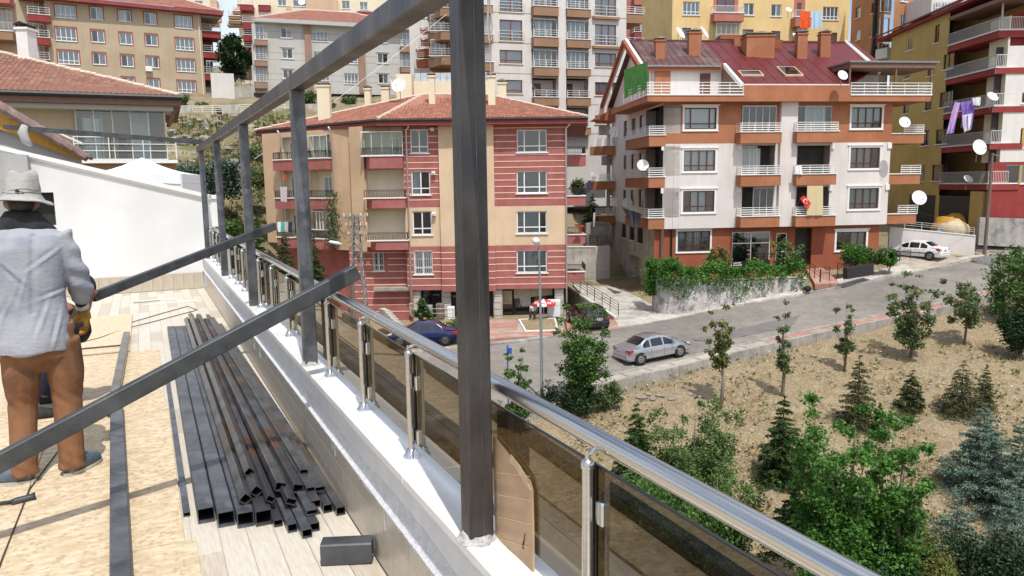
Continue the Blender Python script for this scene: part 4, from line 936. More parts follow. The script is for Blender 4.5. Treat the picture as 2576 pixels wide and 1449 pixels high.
# rear left wing with its own balconies
RW = Frame(RB, FR.W(-2.7, 15).x, FR.W(-2.7, 15).y, rad(7)); rz_ = lambda py, px=1530: RW.px(px, py)[1]
wall(RW, 'wall', RW.px(1526,400)[0], 2.75, rz_(760), rz_(235), [RW.rect(1534,a,1545,c) for a, c in ((300,372),(395,460),(492,552),(565,600))], 'concrete_pale')
for a, c in ((320,372),(400,455),(495,548)): win(RW, RW.rect(1534,a,1545,c), (), None, 'frame_brown', cover='none')
b = MB(); xx = RW.px(1490,300)[0]; zz = rz_(303,1495); zz2 = rz_(283, 1550); b.prism([(xx,-1.2,zz),(2.7,-1.2,zz2+.4),(2.7,-1.2,zz2-.9),(xx+1.9,-1.2,zz2-.9)], (0, 2.5, 0)); RW.part('wing_eave', b, 'rust_dark')
b = MB(); b.prism([(1.2,.02,rz_(275)),(2.7,.02,rz_(215)),(2.7,.02,rz_(290)),(1.0,.02,rz_(290))], (0,.2,0)); RW.part('wall', b, 'pink_white')
for i, (r_, t_, b_) in enumerate(((352,369,389),(438,456,475),(525,541,559))):
    z0_, z1_ = rz_(b_+2), rz_(t_); x0_ = RW.px([1492,1490,1498][i], 400, -1.3)[0]
    balcony(RW, x0_, RW.px(1555,400,-1.3)[0], z0_, z1_, 1.3, 'rust_paint', 'h', .62, flare=1.4, sides='')
for lab, a in (('round dish seen against the grey side wall of the rust and white block, upper left',(1546,333,70,13)),('dish with printed mark above the middle corner balcony of the rust and white block',(1617,416,57.5,13.5)),('left of two dishes low on the side of the rust and white block',(1548,509,70,11)),('right of two dishes low beside the black cloth on the corner balcony',(1578,511,64,12))):
    dish(*a, lab, az=0, el=20)
dish(1710, 84, 66, 15, 'left dish of the pair standing behind the rust chimney', az=50, el=30); dish(1770, 82, 66, 15, 'right dish of the pair standing behind the rust chimney', az=55, el=30)
dish(2001, 91, 66, 9, 'small dish behind the roof ridge between rust chimneys', az=30); dish(2119, 190, 57, 12, 'dish at the left end of the right roof terrace', az=10, el=25)
dish(2275, 308, 57.5, 13, 'dish over the top right side balcony, beside the topmost window', az=0, el=20); dish(2311, 498, 57.5, 17, 'large white dish at the lowest right side balcony', az=0, el=18)
# things on the balconies
p = lambda px, py, d: FR.W(FR.px(px,py,d)[0], d, FR.px(px,py,d)[1])
cloth('sunblind', 'pale yellow cloth blind hung in the lowest centre-right balcony', 'blind', [p(2031,467,-.86),p(2071,467,-.86),p(2071,541,-.98),p(2029,541,-.98)], 'curtain_cream', fold=.03)
fl = thing('flag', 'small red flag with white crescent and star on a pole over the yellow blind', 'flag', p(2023,520,-1.1))
def fq(px, py): return p(px, py, -1.12)-fl.location
F0, F1, F2, F3 = fq(2012,498), fq(2030,527), fq(2041,512), fq(2024,492)
b = MB(); b.grid([[F0.lerp(F1, i/8)+Vector((0,.02*math.sin(i),0)) for i in range(9)], [F3.lerp(F2, i/8)+Vector((0,.02*math.sin(i+.5),0)) for i in range(9)]]); ob('cloth', b.mesh('cloth', 'cloth_red'), fl)
cc = (F0+F1+F2+F3)/4+Vector((0,-.03,0)); ax = (F1-F0).normalized(); ay = (F3-F0).normalized(); R0 = .17; b = MB()
out = [cc+ax*(R0*math.cos(a)-.06)+ay*R0*math.sin(a) for a in np.linspace(.55, 2*PI-.55, 18)]; inn = [cc+ax*(.045+R0*.8*math.cos(a)-.06)+ay*R0*.8*math.sin(a) for a in np.linspace(.75, 2*PI-.75, 18)]
b.grid([out, inn]); sc_ = cc+ax*.14
st = [sc_+(ax*math.cos(a)+ay*math.sin(a))*(.07 if k % 2 == 0 else .028) for k, a in enumerate(np.linspace(0, 2*PI, 11)[:-1])]; b.poly(st); ob('crescent_and_star', b.mesh('crescent_and_star', 'white_paint'), fl)
b = MB(); b.tube([fq(2000,526), fq(2021,487)], .015, 5); ob('pole', b.mesh('pole', 'frame_brown'), fl)
gt = [p(1581,172,-.9), p(1627,155,-.9)]
a0 = FR.W(xL-.02, 5.5, FR.px(1581,176,5.5)[1]); a1 = FR.W(xL-.02, -.8, FR.px(1627,154,-.9)[1]); a2 = FR.W(xL-.02, -.8, zt_+.35); a3 = FR.W(xL-.02, 5.5, zt_+.35)
cloth('windbreak', 'bright green tarpaulin windbreak on the left end of the roof terrace', 'tarpaulin', [a0,a1,a2,a3], 'tarp_green', fold=.04, nx=20)
cloth('laundry', 'black clothes hung over the lowest corner balcony rail', 'laundry', [p(1580,525,-.9)+Vector((0,3,0)), p(1612,537,-1.0), p(1603,573,-1.0), p(1590,572,-1.0)], 'black_cloth', fold=.08)
cloth('laundry', 'white cloth hung over the left of the middle balcony rail, right column', 'laundry', [p(2000,417,-.95),p(2017,417,-.95),p(2020,439,-.98),p(2001,437,-.98)], 'cloth_white', fold=.05)
# ================================================================== yellow block, far right, seen along its side
FB = thing('apartment_block', 'ochre block at the right edge with white front, dark red bands and long side balconies', 'building', (42, 68, -5))
FF = Frame(FB, 0, 62, 0); xc = FF.px(2497, 300)[0]
zf = lambda py, px=2500, d=0: FF.px(px, py, d)[1]
SS = Frame(FB, xc, 81, -PI/2)                                    # side wall: local x from the back corner towards the front, 17 m
sx = lambda px, py=300: SS.px(px, py)[0]
def sr(a, yt, c, yb_): xm_, ym_ = (a+c)/2, (yt+yb_)/2; return (sx(a), sx(c), SS.px(xm_, yb_)[1], SS.px(xm_, yt)[1])
sw_ = [sr(*a) for a in ((2338,68,2350,112),(2270,98,2286,130),(2364,138,2388,176),(2326,160,2344,192),(2268,168,2284,200),(2360,232,2386,270),(2324,240,2342,278),(2270,258,2284,286),(2356,325,2384,362),(2320,328,2340,366),(2352,414,2378,455),(2314,416,2334,455))]
xf = sx(2374)
zt1 = SS.px(2374, 70)[1]; zb1 = -4.9
wall(SS, 'wall', sx(2232), xf, SS.px(2374,480)[1]-.2, zt1+1.5, [(*r,) for r in sw_], 'ochre_f'); wall(SS, 'wall', sx(2232), xf, zb1-1, SS.px(2374,480)[1]-.2, [], 'ochre_f', y=.01)
for i, r in enumerate(sw_): win(SS, r, (.5,) if i % 3 == 0 else (), None, 'frame_brown' if i not in (1, 4) else 'pvc_white', cover=['none','R','none','L'][i % 4])
boxpart(SS, 'interior', 'room_dark', sx(2232), xf, .6, .62, zb1, zt1)
boxpart(SS, 'gable_top', 'ochre_f', sx(2232)-.02, 19.0, 2.5, 2.7, zb1, zt1+1.2)
lv = [(64,86,'v'), (158,178,'v'), (255,275,'v'), (348,368,'v'), (450,470,'v')]
for i, (t_, b_, k_) in enumerate(lv):
    z1_, z0_ = zf(t_+13, 2500), zf(b_+8, 2500)
    m_ = 'darkred'; o = SS.put('balcony', cached(('fbal', i), lambda: MB().box(0, 19-xf+.1, -.05, 2.5, 0, z1_-z0_).mesh('balcony', m_)), xf, 0, z0_)
    ob('coping', MB().bbox(-.05, 19-xf+.15, -.12, .12, z1_-z0_, z1_-z0_+.08, .01).mesh('coping', 'white_paint'), o)
    ob('railing', rail_mesh('v', 19-xf, .95, 'rail_grey'), o, (0, -.02, z1_-z0_+.08))
    b = MB(); b.box(xc-.06, xc+1.6 if i else xc+12, -.06, .02, z0_+.02, z1_); FF.part('balcony_front', b, 'white_f' if i else 'darkred')
    FF.put('railing', rail_mesh('v', 1.6 if i else 9, .95, 'rail_white'), xc, -.02, z1_+.08); boxpart(FF, 'coping', 'white_paint', xc-.1, xc+(1.65 if i else 12), -.1, .1, z1_, z1_+.08)
    boxpart(SS, 'door', 'frame_brown', xf+2.6, xf+3.5, 2.42, 2.5, z1_-.1, z1_+2.0)
    boxpart(SS, 'back_wall', 'ochre_f', xf-.1, 19, 2.35, 2.4, z0_-2.2, z1_+2.4) if i == 0 else None
xw0 = FF.px(2522, 300)[0]; wj = [FF.rect(2570,232,2600,260), FF.rect(2566,322,2600,372), FF.rect(2530,414,2600,462)]
wall(FF, 'wall', xw0, xc+14, zf(408), zf(116), wj[:2], 'white_f', y=-.03); wall(FF, 'wall', xc-.02, xc+14, zb1, zf(408), [wj[2]], 'darkred', y=-.02); wall(FF, 'wall', xw0+.3, xc+14, zf(116), zf(30), [], 'darkred', y=.3)
for r in wj: win(FF, r, (.5,), None, cover='R')
interior(FF, xc+.2, xc+14, zb1, zf(116), .5)
boxpart(FF, 'balcony_cheek', 'stucco_cream', xw0, xw0+.15, 0, 2.4, zf(408), zf(40))
b = MB()
e0, e1 = SS.px(2232, 97)[1], None
za_ = SS.px(2232, 97)[1]; zb_ = SS.px(2374, 47)[1]; b.prism([(xc-.5, 81.6, za_-.1), (xc-.5, 61.2, za_+.3), (xc+14, 61.2, za_+.3), (xc+14, 81.6, za_-.1)], (0,0,.25)); pr = [(v[0]-FB.location.x, v[1]-FB.location.y, v[2]-FB.location.z) for v in b.v]; b.v = pr; ob('eave', b.mesh('eave', 'darkred'), FB)
b = MB(); L_ = FB.location; b.prism([Vector((xc-.7, 81.8, za_+.25))-L_, Vector((xc-.7, 61, za_+.65))-L_, Vector((xc+6, 61, za_+3.0))-L_, Vector((xc+6, 81.8, za_+3))-L_], (0,0,.15)); ob('roof', b.mesh('roof', 'roof_redmetal'), FB)
b = MB(); b.prism([Vector((xc-.4, 60.6, zf(8)))-L_, Vector((xc+14, 60.6, zf(8)))-L_, Vector((xc+14, 67, zf(8)))-L_, Vector((xc-.4, 68.5, zf(8)))-L_], (0,0,.3)); ob('terrace_canopy', b.mesh('terrace_canopy', 'soffit_brown'), FB)
for x in (xc+.1, xc+2.2): b = MB(); b.box(x-L_.x, x+.1-L_.x, 61.9-L_.y, 62-L_.y, zf(72)-L_.z, zf(8)-L_.z); ob("canopy_post", b.mesh("canopy_post", "rail_grey"), FB)
boxpart(SS, 'garage_opening', 'dark_opening', sx(2300), xf+5.0, -.02, .0, zb1-.5, SS.px(2374,492)[1]) ; boxpart(SS, 'garage_pier', 'ochre_f', xf-.4, xf+.2, -.06, -.02, zb1-.5, SS.px(2374,492)[1]); boxpart(SS, 'garage_pier', 'ochre_f', xf+4.8, xf+6.5, -.06, 1, zb1-.5, SS.px(2374,480)[1])
dish(2496, 244, 61.6, 13, 'dish on the rail of the third side balcony of the ochre block', az=10); dish(2462, 371, 60, 18, 'large dish before the fourth side balcony of the ochre block', az=10, el=15); dish(2435, 451, 64, 11, 'dish over the lowest side balcony of the ochre block', az=10)
Q = lambda px, py, y=61.2: at_y(px, py, y)
cloth('laundry', 'long lilac sheet blown sideways below the ochre block balcony', 'laundry', [Q(2403,256),Q(2417,259),Q(2397,334),Q(2380,334)], 'cloth_lilac', fold=.15, seed=2)
cloth('laundry', 'purple and white cloth beside the long lilac sheet', 'laundry', [Q(2416,258),Q(2452,250),Q(2440,322),Q(2418,318)], 'cloth_purple', fold=.2, seed=4)
cloth('laundry', 'white bundle of cloth on the railing above the purple cloth', 'laundry', [Q(2444,247,61),Q(2466,244,61),Q(2462,264,61),Q(2446,264,61)], 'cloth_white', fold=.15, seed=4)
cloth('laundry', 'white lower half of the purple laundry, hanging lowest', 'laundry', [Q(2420,290,61),Q(2448,285,61),Q(2444,322,61),Q(2424,330,61)], 'cloth_white', fold=.2, seed=8)

# ================================================================== generic far block
def farblock(label, ox, yaw, xs, z0, z1, m, depth=12, loc=None, side=None):
    pass
# -- beige block, top left
AB = thing('apartment_block', 'beige block with red-framed windows and dark red balconies, upper left', 'building', at_y(300, 262, 98)); a0 = at_y(135, 100, 95.5)
FA = Frame(AB, a0.x, a0.y, rad(30))
rows = [[(139,13,190,45),(140,69,192,103),(146,127,199,161)],[(227,18,258,49),(230,76,262,106),(234,133,266,162)],[(298,26,329,54),(301,82,332,111),(305,138,336,167),(307,194,338,216)],[(363,32,393,61),(366,86,396,114),(369,142,399,170),(372,198,401,222)],[(440,40,483,71),(442,96,487,126),(445,149,490,180),(447,203,492,233)]]
AW = [FA.rect(*r) for c in rows for r in c]; xe = FA.px(512, 150)[0]; xs_ = FA.px(120, 100)[0]; zAe = FA.px(300, 14)[1]; zAb = FA.px(400, 275)[1]
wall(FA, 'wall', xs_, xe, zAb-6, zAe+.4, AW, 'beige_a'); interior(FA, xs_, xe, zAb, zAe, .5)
ci = 0
for j, c in enumerate(rows):
    for i, r in enumerate(c):
        wide = j in (0, 4); win(FA, AW[ci], ((.25,.5,.75) if wide else (.5,)), .26 if wide else None, cover=(['full','full','full'][i % 3] if wide else ['R','R','Lm','R','full'][(i*2+j) % 5]), trim='win_red_trim', trw=.14, cur='curtain_white'); ci += 1
boxpart(FA, 'side_wall', 'beige_a', xe-.02, xe, .02, 12, zAb-6, zAe+.4); boxpart(FA, 'side_wall', 'beige_a', xs_-6, xs_, 1.5, 1.7, zAb-6, zAe+.4)
for (t_, b_) in ((78,93),(131,145),(185,200),(238,252)):
    z1_, z0_ = FA.px(535, t_)[1], FA.px(535, b_+1)[1]; balcony(FA, xe-.02, FA.px(556,t_)[0], z0_, z1_, 0, 'darkred', None, y=.2, back=3.5, sides='')
    FA.put('railing', rail_mesh('h3', FA.px(556,t_)[0]-xe, .8, 'rail_white'), xe, .25, z1_+.07)
    boxpart(FA, 'back_wall', 'beige_a', xe, FA.px(545,t_)[0], 3.5, 3.6, z0_-1.9, z1_+2)
boxpart(FA, 'soffit_slab', 'soffit_grey', xe-.1, FA.px(556,60)[0], .2, 5, FA.px(535,44)[1], FA.px(535,36)[1])
g_ = glazing(FA, FA.px(519,150)[0], FA.px(553,150)[0], FA.px(535,185)[1], FA.px(535,152)[1], .3, 4)
for (t_, b_) in ((40,57),(97,115),(152,158)):
    z1_, z0_ = FA.px(98, t_)[1], FA.px(98, b_)[1]; balcony(FA, FA.px(70,t_)[0], FA.px(126,t_)[0], z0_, z1_, .9, 'darkred', 'h3', .8)
    win(FA, (FA.px(85,t_,1.5)[0], FA.px(114,t_,1.5)[0], z1_, z1_+2.0), (.5,), None, y=1.4, cover='none')
boxpart(FA, 'side_block', 'stucco_cream', FA.px(64,60)[0], xs_, 1.5, 1.9, zAb-6, zAe+.4)
o1 = FA.W(FA.px(126,0)[0], -1.2, zAe+.3); o2 = FA.W(FA.px(560,60)[0], -1.0, zAe+.3); o3 = FA.W(FA.px(560,60)[0], 13, zAe+.3); o0 = FA.W(FA.px(60,0)[0], -1.2, zAe+.3)
r1 = FA.W(FA.px(440,0)[0]-2, 6, zAe+3.6); r0 = FA.W(xs_-5, 6, zAe+3.6); L_ = AB.location
b = MB(); b.poly([o0-L_, o2-L_, r1-L_, r0-L_]); b.poly([o2-L_, o3-L_, r1-L_]); ob('roof', b.mesh('roof', 'roof_far'), AB)
b = MB(); b.prism([tuple(p-L_+Vector((0,0,-.05))) for p in (o0, o2, o3, FA.W(xs_-5, 13, zAe+.3))], (0,0,-.45)); ob('eave', b.mesh('eave', 'eave_red'), AB); ridge(AB, o2, r1, 'ridge_tile', .14)
b = MB(); b.tube([FA.W(xe-.3,-.12,zAe+.2)-L_, FA.W(xe-.3,-.12,zAb)-L_], .07, 6); ob('downpipe', b.mesh('downpipe', 'stucco_cream'), AB)
b = MB(); pq = FA.px(374, 174); b.bbox(-.4,.4,-.45,-.1,-.3,.3,.05); FA.put('air_conditioner', b.mesh('air_conditioner', 'white_paint'), pq[0], 0, pq[1])
# -- grey block, top middle
GB = thing('apartment_block', 'grey block with brown pilasters and a low tile roof behind the top beam', 'building', at_y(840, 262, 107)); a0 = at_y(645, 150, 104)
FG = Frame(GB, a0.x, a0.y, rad(19)); gp = lambda a, c, d, e: FG.rect(629+a*.2084, c*.2084, 629+d*.2084, e*.2084)
GR = [gp(372,335,502,455),gp(385,585,515,705),gp(398,840,520,945),gp(755,370,937,498),gp(770,625,945,750),gp(785,875,960,1000),gp(1110,395,1290,520),gp(1125,648,1300,768),gp(1135,885,1308,1012),gp(1532,400,1655,515),gp(1540,645,1665,762),gp(1550,893,1668,1005)]
xg0_, xg1_ = FG.px(660,150)[0], FG.px(1012,150)[0]; zg1, zg0 = FG.px(800,60)[1], FG.px(800,232)[1]
wall(FG, 'wall', xg0_-.1, xg1_, zg0, zg1, GR, 'grey_b'); interior(FG, xg0_, xg1_, zg0-3, zg1, .5)
for i, r in enumerate(GR): win(FG, r, (.5,) if i < 3 or i > 8 else (.25,.5,.75), None if (i < 3 or i > 8) else .25, cover=['R','L','none','full','full','full','full','R','full','R','L','R'][i], cur='curtain_white', trim='grey_b' if (i < 3 or i > 8) else None, trw=.12, hood=True)
for a, c in ((668,750),(1305,1388)): boxpart(FG, 'pilaster', 'brown_b', FG.px(629+a*.2084,150)[0], FG.px(629+c*.2084,150)[0], -.35, .02, zg0, zg1)
for py in (86,102,138,155,190,205): boxpart(FG, 'groove', 'brown_b', xg0_, xg1_, -.006, .002, FG.px(830,py)[1]-.02, FG.px(830,py)[1]+.02)
for side, xx0, xx1, pys in (('l', 641, 672, ((102,116),(154,168),(207,224))), ('r', 1006, 1036, ((119,133),(170,184),(222,236)))):
    for t_, b_ in pys:
        z1_, z0_ = FG.px(xx0, t_)[1], FG.px(xx0, b_)[1]
        balcony(FG, FG.px(xx0,t_)[0], FG.px(xx1,t_)[0], z0_, z1_, 1.0, 'brown_b', 'h3', .8); xa_, xb_ = FG.px(xx0+(0 if side=='l' else 5),t_)[0], FG.px(xx1-(6 if side=='l' else 0),t_)[0]
        boxpart(FG, 'back_wall', 'grey_b', xa_-.3, xb_+.3, .05, .1, z0_-.5, z1_+2.2); win(FG, (xa_+.1, xb_-.1, z1_+.05, z1_+2.0), (.5,), None, y=-.15, cover='L' if side == 'l' else 'none')
b = MB(); b.box(xg0_, xg1_, .8, 1.0, zg0-3.4, zg0); FG.part('ground_floor', b, 'brown_b'); boxpart(FG, 'overhang', 'grey_b', xg0_, xg1_, .0, 1.0, zg0-.15, zg0+.02)
for px in (850, 905, 960): win(FG, FG.rect(px,243,px+34,268,.8), (.5,), None, y=.8, cover='none', fm='frame_brown')
e1_, e2_, e3_ = FG.W(FG.px(640,50)[0], -1, zg1+.2), FG.W(FG.px(1040,70)[0], -1, zg1+.2), FG.W(FG.px(1040,70)[0], 12, zg1+.2); e4_ = FG.W(FG.px(640,50)[0], 12, zg1+.2); r1, r2 = FG.W(FG.px(775,36)[0], 5.5, zg1+2.9), FG.W(FG.px(900,46)[0], 5.5, zg1+2.9); L_ = GB.location
b = MB(); b.poly([e1_-L_, e2_-L_, r2-L_, r1-L_]); b.poly([e2_-L_, e3_-L_, r2-L_]); b.poly([e4_-L_, e1_-L_, r1-L_]); ob('roof', b.mesh('roof', 'roof_far'), GB)
b = MB(); b.prism([tuple(p-L_) for p in (e1_, e2_, e3_, e4_)], (0,0,-.5)); ob('eave', b.mesh('eave', 'soffit_grey'), GB)
for a, c in ((e1_, r1), (r1, r2), (e2_, r2)): ridge(GB, a, c, 'ridge_tile', .13, .6)
# -- white tower with brown balcony bands
CB = thing('apartment_block', 'tall white tower with brown balcony bands behind the two nearer blocks', 'building', at_y(1400, 420, 76)); a0 = at_y(1215, 150, 73.5)
FC = Frame(CB, a0.x, a0.y, rad(16)); cx_ = lambda px, py=150: FC.px(px, py)[0]
zc1, zc0 = FC.px(1400,-110)[1], FC.px(1450,520)[1]
wl = [(-35,-2),(-0,28),(52,103),(125,160),(200,235),(275,310),(345,380)]
CW = [FC.rect(1257,a,1314,c) for a, c in ((-22,30),(50,103),(126,160),(201,235),(275,310))]; CW2 = [FC.rect(1497,a,1550,c) for a, c in ((-20,40),(62,114),(134,168),(207,240),(281,312))]
CBa = [(43,20),(120,97),(193,172),(267,247),(340,320)]; CBb = [(47,27),(123,103),(194,176),(268,248),(341,322)]
hb = []
for (xq0, xq1, lst) in ((1338,1400,CBa),(1421,1480,CBb)):
    for k, (bo, to) in enumerate(lst):
        prev = lst[k-1][0] if k else -30
        hb.append((cx_(xq0), cx_(xq1), FC.px((xq0+xq1)/2, to)[1]+.0, FC.px((xq0+xq1)/2, prev)[1]-.15, 1.2))
wall(FC, 'wall', cx_(1203), cx_(1575), zc0, zc1, CW+CW2+hb, 'tower_white'); interior(FC, cx_(1216), cx_(1575), zc0, zc1, 1.6); boxpart(FC, 'side_wall', 'tower_white', cx_(1575)-.05, cx_(1575), .02, 12, zc0, zc1)
boxpart(FC, 'side_wall', 'tower_white', cx_(1203), cx_(1203)+.05, .02, 12, zc0, zc1)
for k, r in enumerate(CW):
    win(FC, r, (.5,) if k < 2 else (.3,), None if k < 2 else .25, 'frame_redbrown', cover='full', cur='curtain_white', sill='stucco_cream')
    if k < 2: FC.put('railing', rail_mesh('h3', r[1]-r[0]+.3, .9, 'rail_white'), r[0]-.1, -.12, r[2])
for k, r in enumerate(CW2):
    win(FC, r, (.33,.66) if k < 2 else (.22,.78), None if k < 2 else .25, 'frame_redbrown', cover='full', cur='curtain_white' if k != 2 else 'curtain_grey', sill='stucco_cream')
    if k < 2: FC.put('railing', rail_mesh('h3', r[1]-r[0]+.3, .9, 'rail_white'), r[0]-.1, -.12, r[2]); boxpart(FC, 'sill_band', 'tower_brown', r[0]-.3, r[1]+.3, -.3, .0, r[2]-.35, r[2]-.12)
for (xq0, xq1, lst, cv) in ((1338,1400,CBa,'L'),(1421,1480,CBb,'L')):
    for k, (bo, to) in enumerate(lst):
        xm_ = (xq0+xq1)/2; z1_, z0_ = FC.px(xm_, to)[1], FC.px(xm_, bo)[1]; prev = lst[k-1][0] if k else -30
        balcony(FC, cx_(xq0), cx_(xq1), z0_, z1_, .7, 'tower_brown', 'h3', .62, 'rail_white'); zc_ = FC.px(xm_, prev)[1]-.15
        loggia(FC, cx_(xq0), cx_(xq1), z1_, zc_, 1.15, 'tower_white', 0, 'frame_redbrown' if k % 2 else 'pvc_white', (.1,.5), 'L')
        if k < 3: glazing(FC, cx_(xq0)+.05, cx_(xq1)-.05, z1_+.05, zc_-.08, -.3, 4 if xq0 < 1400 else 5)
        if k == 1 or (k == 2 and xq0 > 1400): FC.put('curtain', curtain_mesh(1.7, zc_-z1_-.2, 'curtain_white', k), cx_(xq0)+.4, .2, z1_)
for py in (38,113,188,262,336): boxpart(FC, 'groove', 'tower_brown', cx_(1203), cx_(1575), -.008, .002, FC.px(1400,py)[1]-.03, FC.px(1400,py)[1]+.03)
boxpart(FC, 'pilaster', 'tower_white', cx_(1401), cx_(1420), -.45, .02, zc0, zc1)
for px in (1226,1235): pass
for t_, b_ in ((18,38),(92,112),(160,182),(225,250)):
    z1_, z0_ = FC.px(1225,t_)[1], FC.px(1225,b_)[1]; balcony(FC, cx_(1175), cx_(1236), z0_, z1_, .9, 'tower_brown', 'h3', .6)
for t_, b_ in ((34,57),(112,135),(186,208)):
    z1_, z0_ = FC.px(1590,t_)[1], FC.px(1590,b_)[1]; balcony(FC, cx_(1573), cx_(1617), z0_, z1_, 0, 'tower_brown', None, y=.1, back=3, sides=''); FC.put('railing', rail_mesh('h3', cx_(1621)-cx_(1575), .62, 'rail_white'), cx_(1575), .12, z1_+.07)
bw = FC.rect(1476,317,1526,416); boxpart(FC, 'parapet_block', 'tower_white', bw[0], bw[1], -3.2, -3.0, FC.px(1500,340,-3)[1], FC.px(1500,316,-3)[1]); boxpart(FC, 'parapet_block', 'tower_white', bw[0]+.3, bw[1], -3.2, -3.0, FC.px(1500,416,-3)[1], FC.px(1500,392,-3)[1])
# -- brown balcony stack between, left of the near post
NB = thing('apartment_block', 'brown block with stacked glazed balconies, left of the nearest steel post', 'building', at_y(1095, 200, 92)); a0 = at_y(1075, 100, 90); FN = Frame(NB, a0.x, a0.y, rad(8)); nx_ = lambda px: FN.px(px, 100)[0]
wall(FN, 'wall', nx_(1080), nx_(1135), FN.px(1100,330)[1], FN.px(1100,-60)[1], [], 'tower_brown', y=1.2)
for t_, b_ in ((-25,-8),(27,46),(85,104),(147,166)):
    z1_, z0_ = FN.px(1100,t_)[1], FN.px(1100,b_+2)[1]; balcony(FN, nx_(1077), nx_(1140), z0_, z1_, 1.6, 'tower_brown', 'h3', .8, flare=1.4, back=1.2, sides=''); glazing(FN, nx_(1083), nx_(1128), z1_+.1, z1_+2.1, -.2, 4)
b = MB(); wx0, wx1 = FN.px(1030,100,6)[0], FN.px(1082,100,6)[0]; wall(FN, 'wall', wx0, wx1+2, FN.px(1060,330)[1], FN.px(1060,-80)[1], [FN.rect(1061,25,1078,45,6)], 'tower_white', y=6); win(FN, FN.rect(1061,25,1078,45,6), (.5,), y=6, cover='none')
for t_, b_ in ((72,80),(98,110),(125,140),(150,165)):
    z1_, z0_ = FN.px(1060,t_,4)[1], FN.px(1060,b_+3,4)[1]; balcony(FN, FN.px(1046,100,4)[0]+(t_<120)*.6, FN.px(1080,100,4)[0], z0_, z1_, 1.6, 'rust_dark', 'h3', .7, y=5, flare=1)
# -- peach blocks on the skyline, top left of centre
PB = thing('apartment_block', 'cream and peach block with dark red balconies on the skyline above the grey block', 'building', at_y(800, 60, 135)); a0 = at_y(640, 30, 130); FP = Frame(PB, a0.x, a0.y, rad(10)); px_ = lambda p_, q=20: FP.px(p_, q)[0]
PR = [FP.rect(*r) for r in ((699,0,720,14),(860,2,880,22),(737,1,777,-2+18),(700,36,722,44),(905,5,925,24),(782,28,793,36))]
wall(FP, 'wall', px_(640), px_(1060), FP.px(800,120)[1], FP.px(800,-60)[1], PR, 'stucco_cream'); interior(FP, px_(640), px_(1060), FP.px(800,120)[1], FP.px(800,-60)[1], .5)
for r in PR: win(FP, r, (.5,), cover='full')
b = MB(); b.box(px_(772), px_(851), -1.5, 0, FP.px(800,60)[1], FP.px(800,2)[1]); FP.part('stair_tower', b, 'peach'); boxpart(FP, 'pilaster', 'peach', px_(721), px_(733), -.2, .01, FP.px(720,60)[1], FP.px(720,15)[1])
for x0_, x1_, t_, b_ in ((600,681,16,30),(898,935,26,42),(600,680,46,66)):
    z1_, z0_ = FP.px(660,t_)[1], FP.px(660,b_)[1]; balcony(FP, px_(x0_), px_(x1_), z0_, z1_, 1.1, 'darkred', 'h3', .7)
b = MB(); b.box(px_(598), px_(640), .01, 1, FP.px(620,240)[1], FP.px(620,-60)[1]); FP.part('side_block', b, 'stucco_cream')
dish(759, 7, 124, 8, 'dish on the skyline block above the low tile roof', az=10)
# -- red balcony stack between beige and grey blocks
QB = thing('apartment_block', 'distant block with stacked red and white balconies between the beige and grey blocks', 'building', at_y(620, 180, 116)); a0 = at_y(604, 60, 114); FQ = Frame(QB, a0.x, a0.y, rad(12)); qx = lambda p_: FQ.px(p_, 60)[0]
wall(FQ, 'wall', qx(607), qx(650), FQ.px(620,200)[1], FQ.px(620,-40)[1], [], 'stucco_cream', y=1)
for t_, b_ in ((16,30),(60,76),(92,107),(122,137),(146,162)):
    z1_, z0_ = FQ.px(620,t_)[1], FQ.px(620,b_)[1]; balcony(FQ, qx(608 if t_ < 50 else 612), qx(640), z0_, z1_, 1.2, 'darkred', 'h3', .8, back=1)
b = MB(); b.prism([(qx(586),1,FQ.px(590,20)[1]),(qx(608),1,FQ.px(606,8)[1]),(qx(608),1,FQ.px(606,60)[1]),(qx(568),1,FQ.px(570,60)[1])], (0,2,0)); FQ.part('lower_block', b, 'peach')
for t_ in (32, 44, 56): balcony(FQ, qx(578 if t_ > 40 else 590), qx(608), FQ.px(600,t_+7)[1], FQ.px(600,t_)[1], 1.0, 'tower_brown' , 'h3', .7)
TB = thing('apartment_block', 'small peach block on the skyline above the beige roof', 'building', at_y(500, 40, 140)); a0 = at_y(380, 20, 138); FT = Frame(TB, a0.x, a0.y, rad(12))
wall(FT, 'wall', FT.px(440,20)[0], FT.px(530,20)[0], FT.px(500,60)[1], FT.px(500,-8)[1], [FT.rect(490,2,510,16)], 'stucco_cream'); win(FT, FT.rect(490,2,510,16), (.5,)); balcony(FT, FT.px(530,20)[0], FT.px(556,20)[0], FT.px(540,58)[1], FT.px(540,28)[1], 1.2, 'peach', 'h3', .8)
boxpart(FT, 'side_wall', 'peach', FT.px(526,20)[0], FT.px(545,20)[0], .5, 3, FT.px(500,60)[1], FT.px(500,-3)[1])
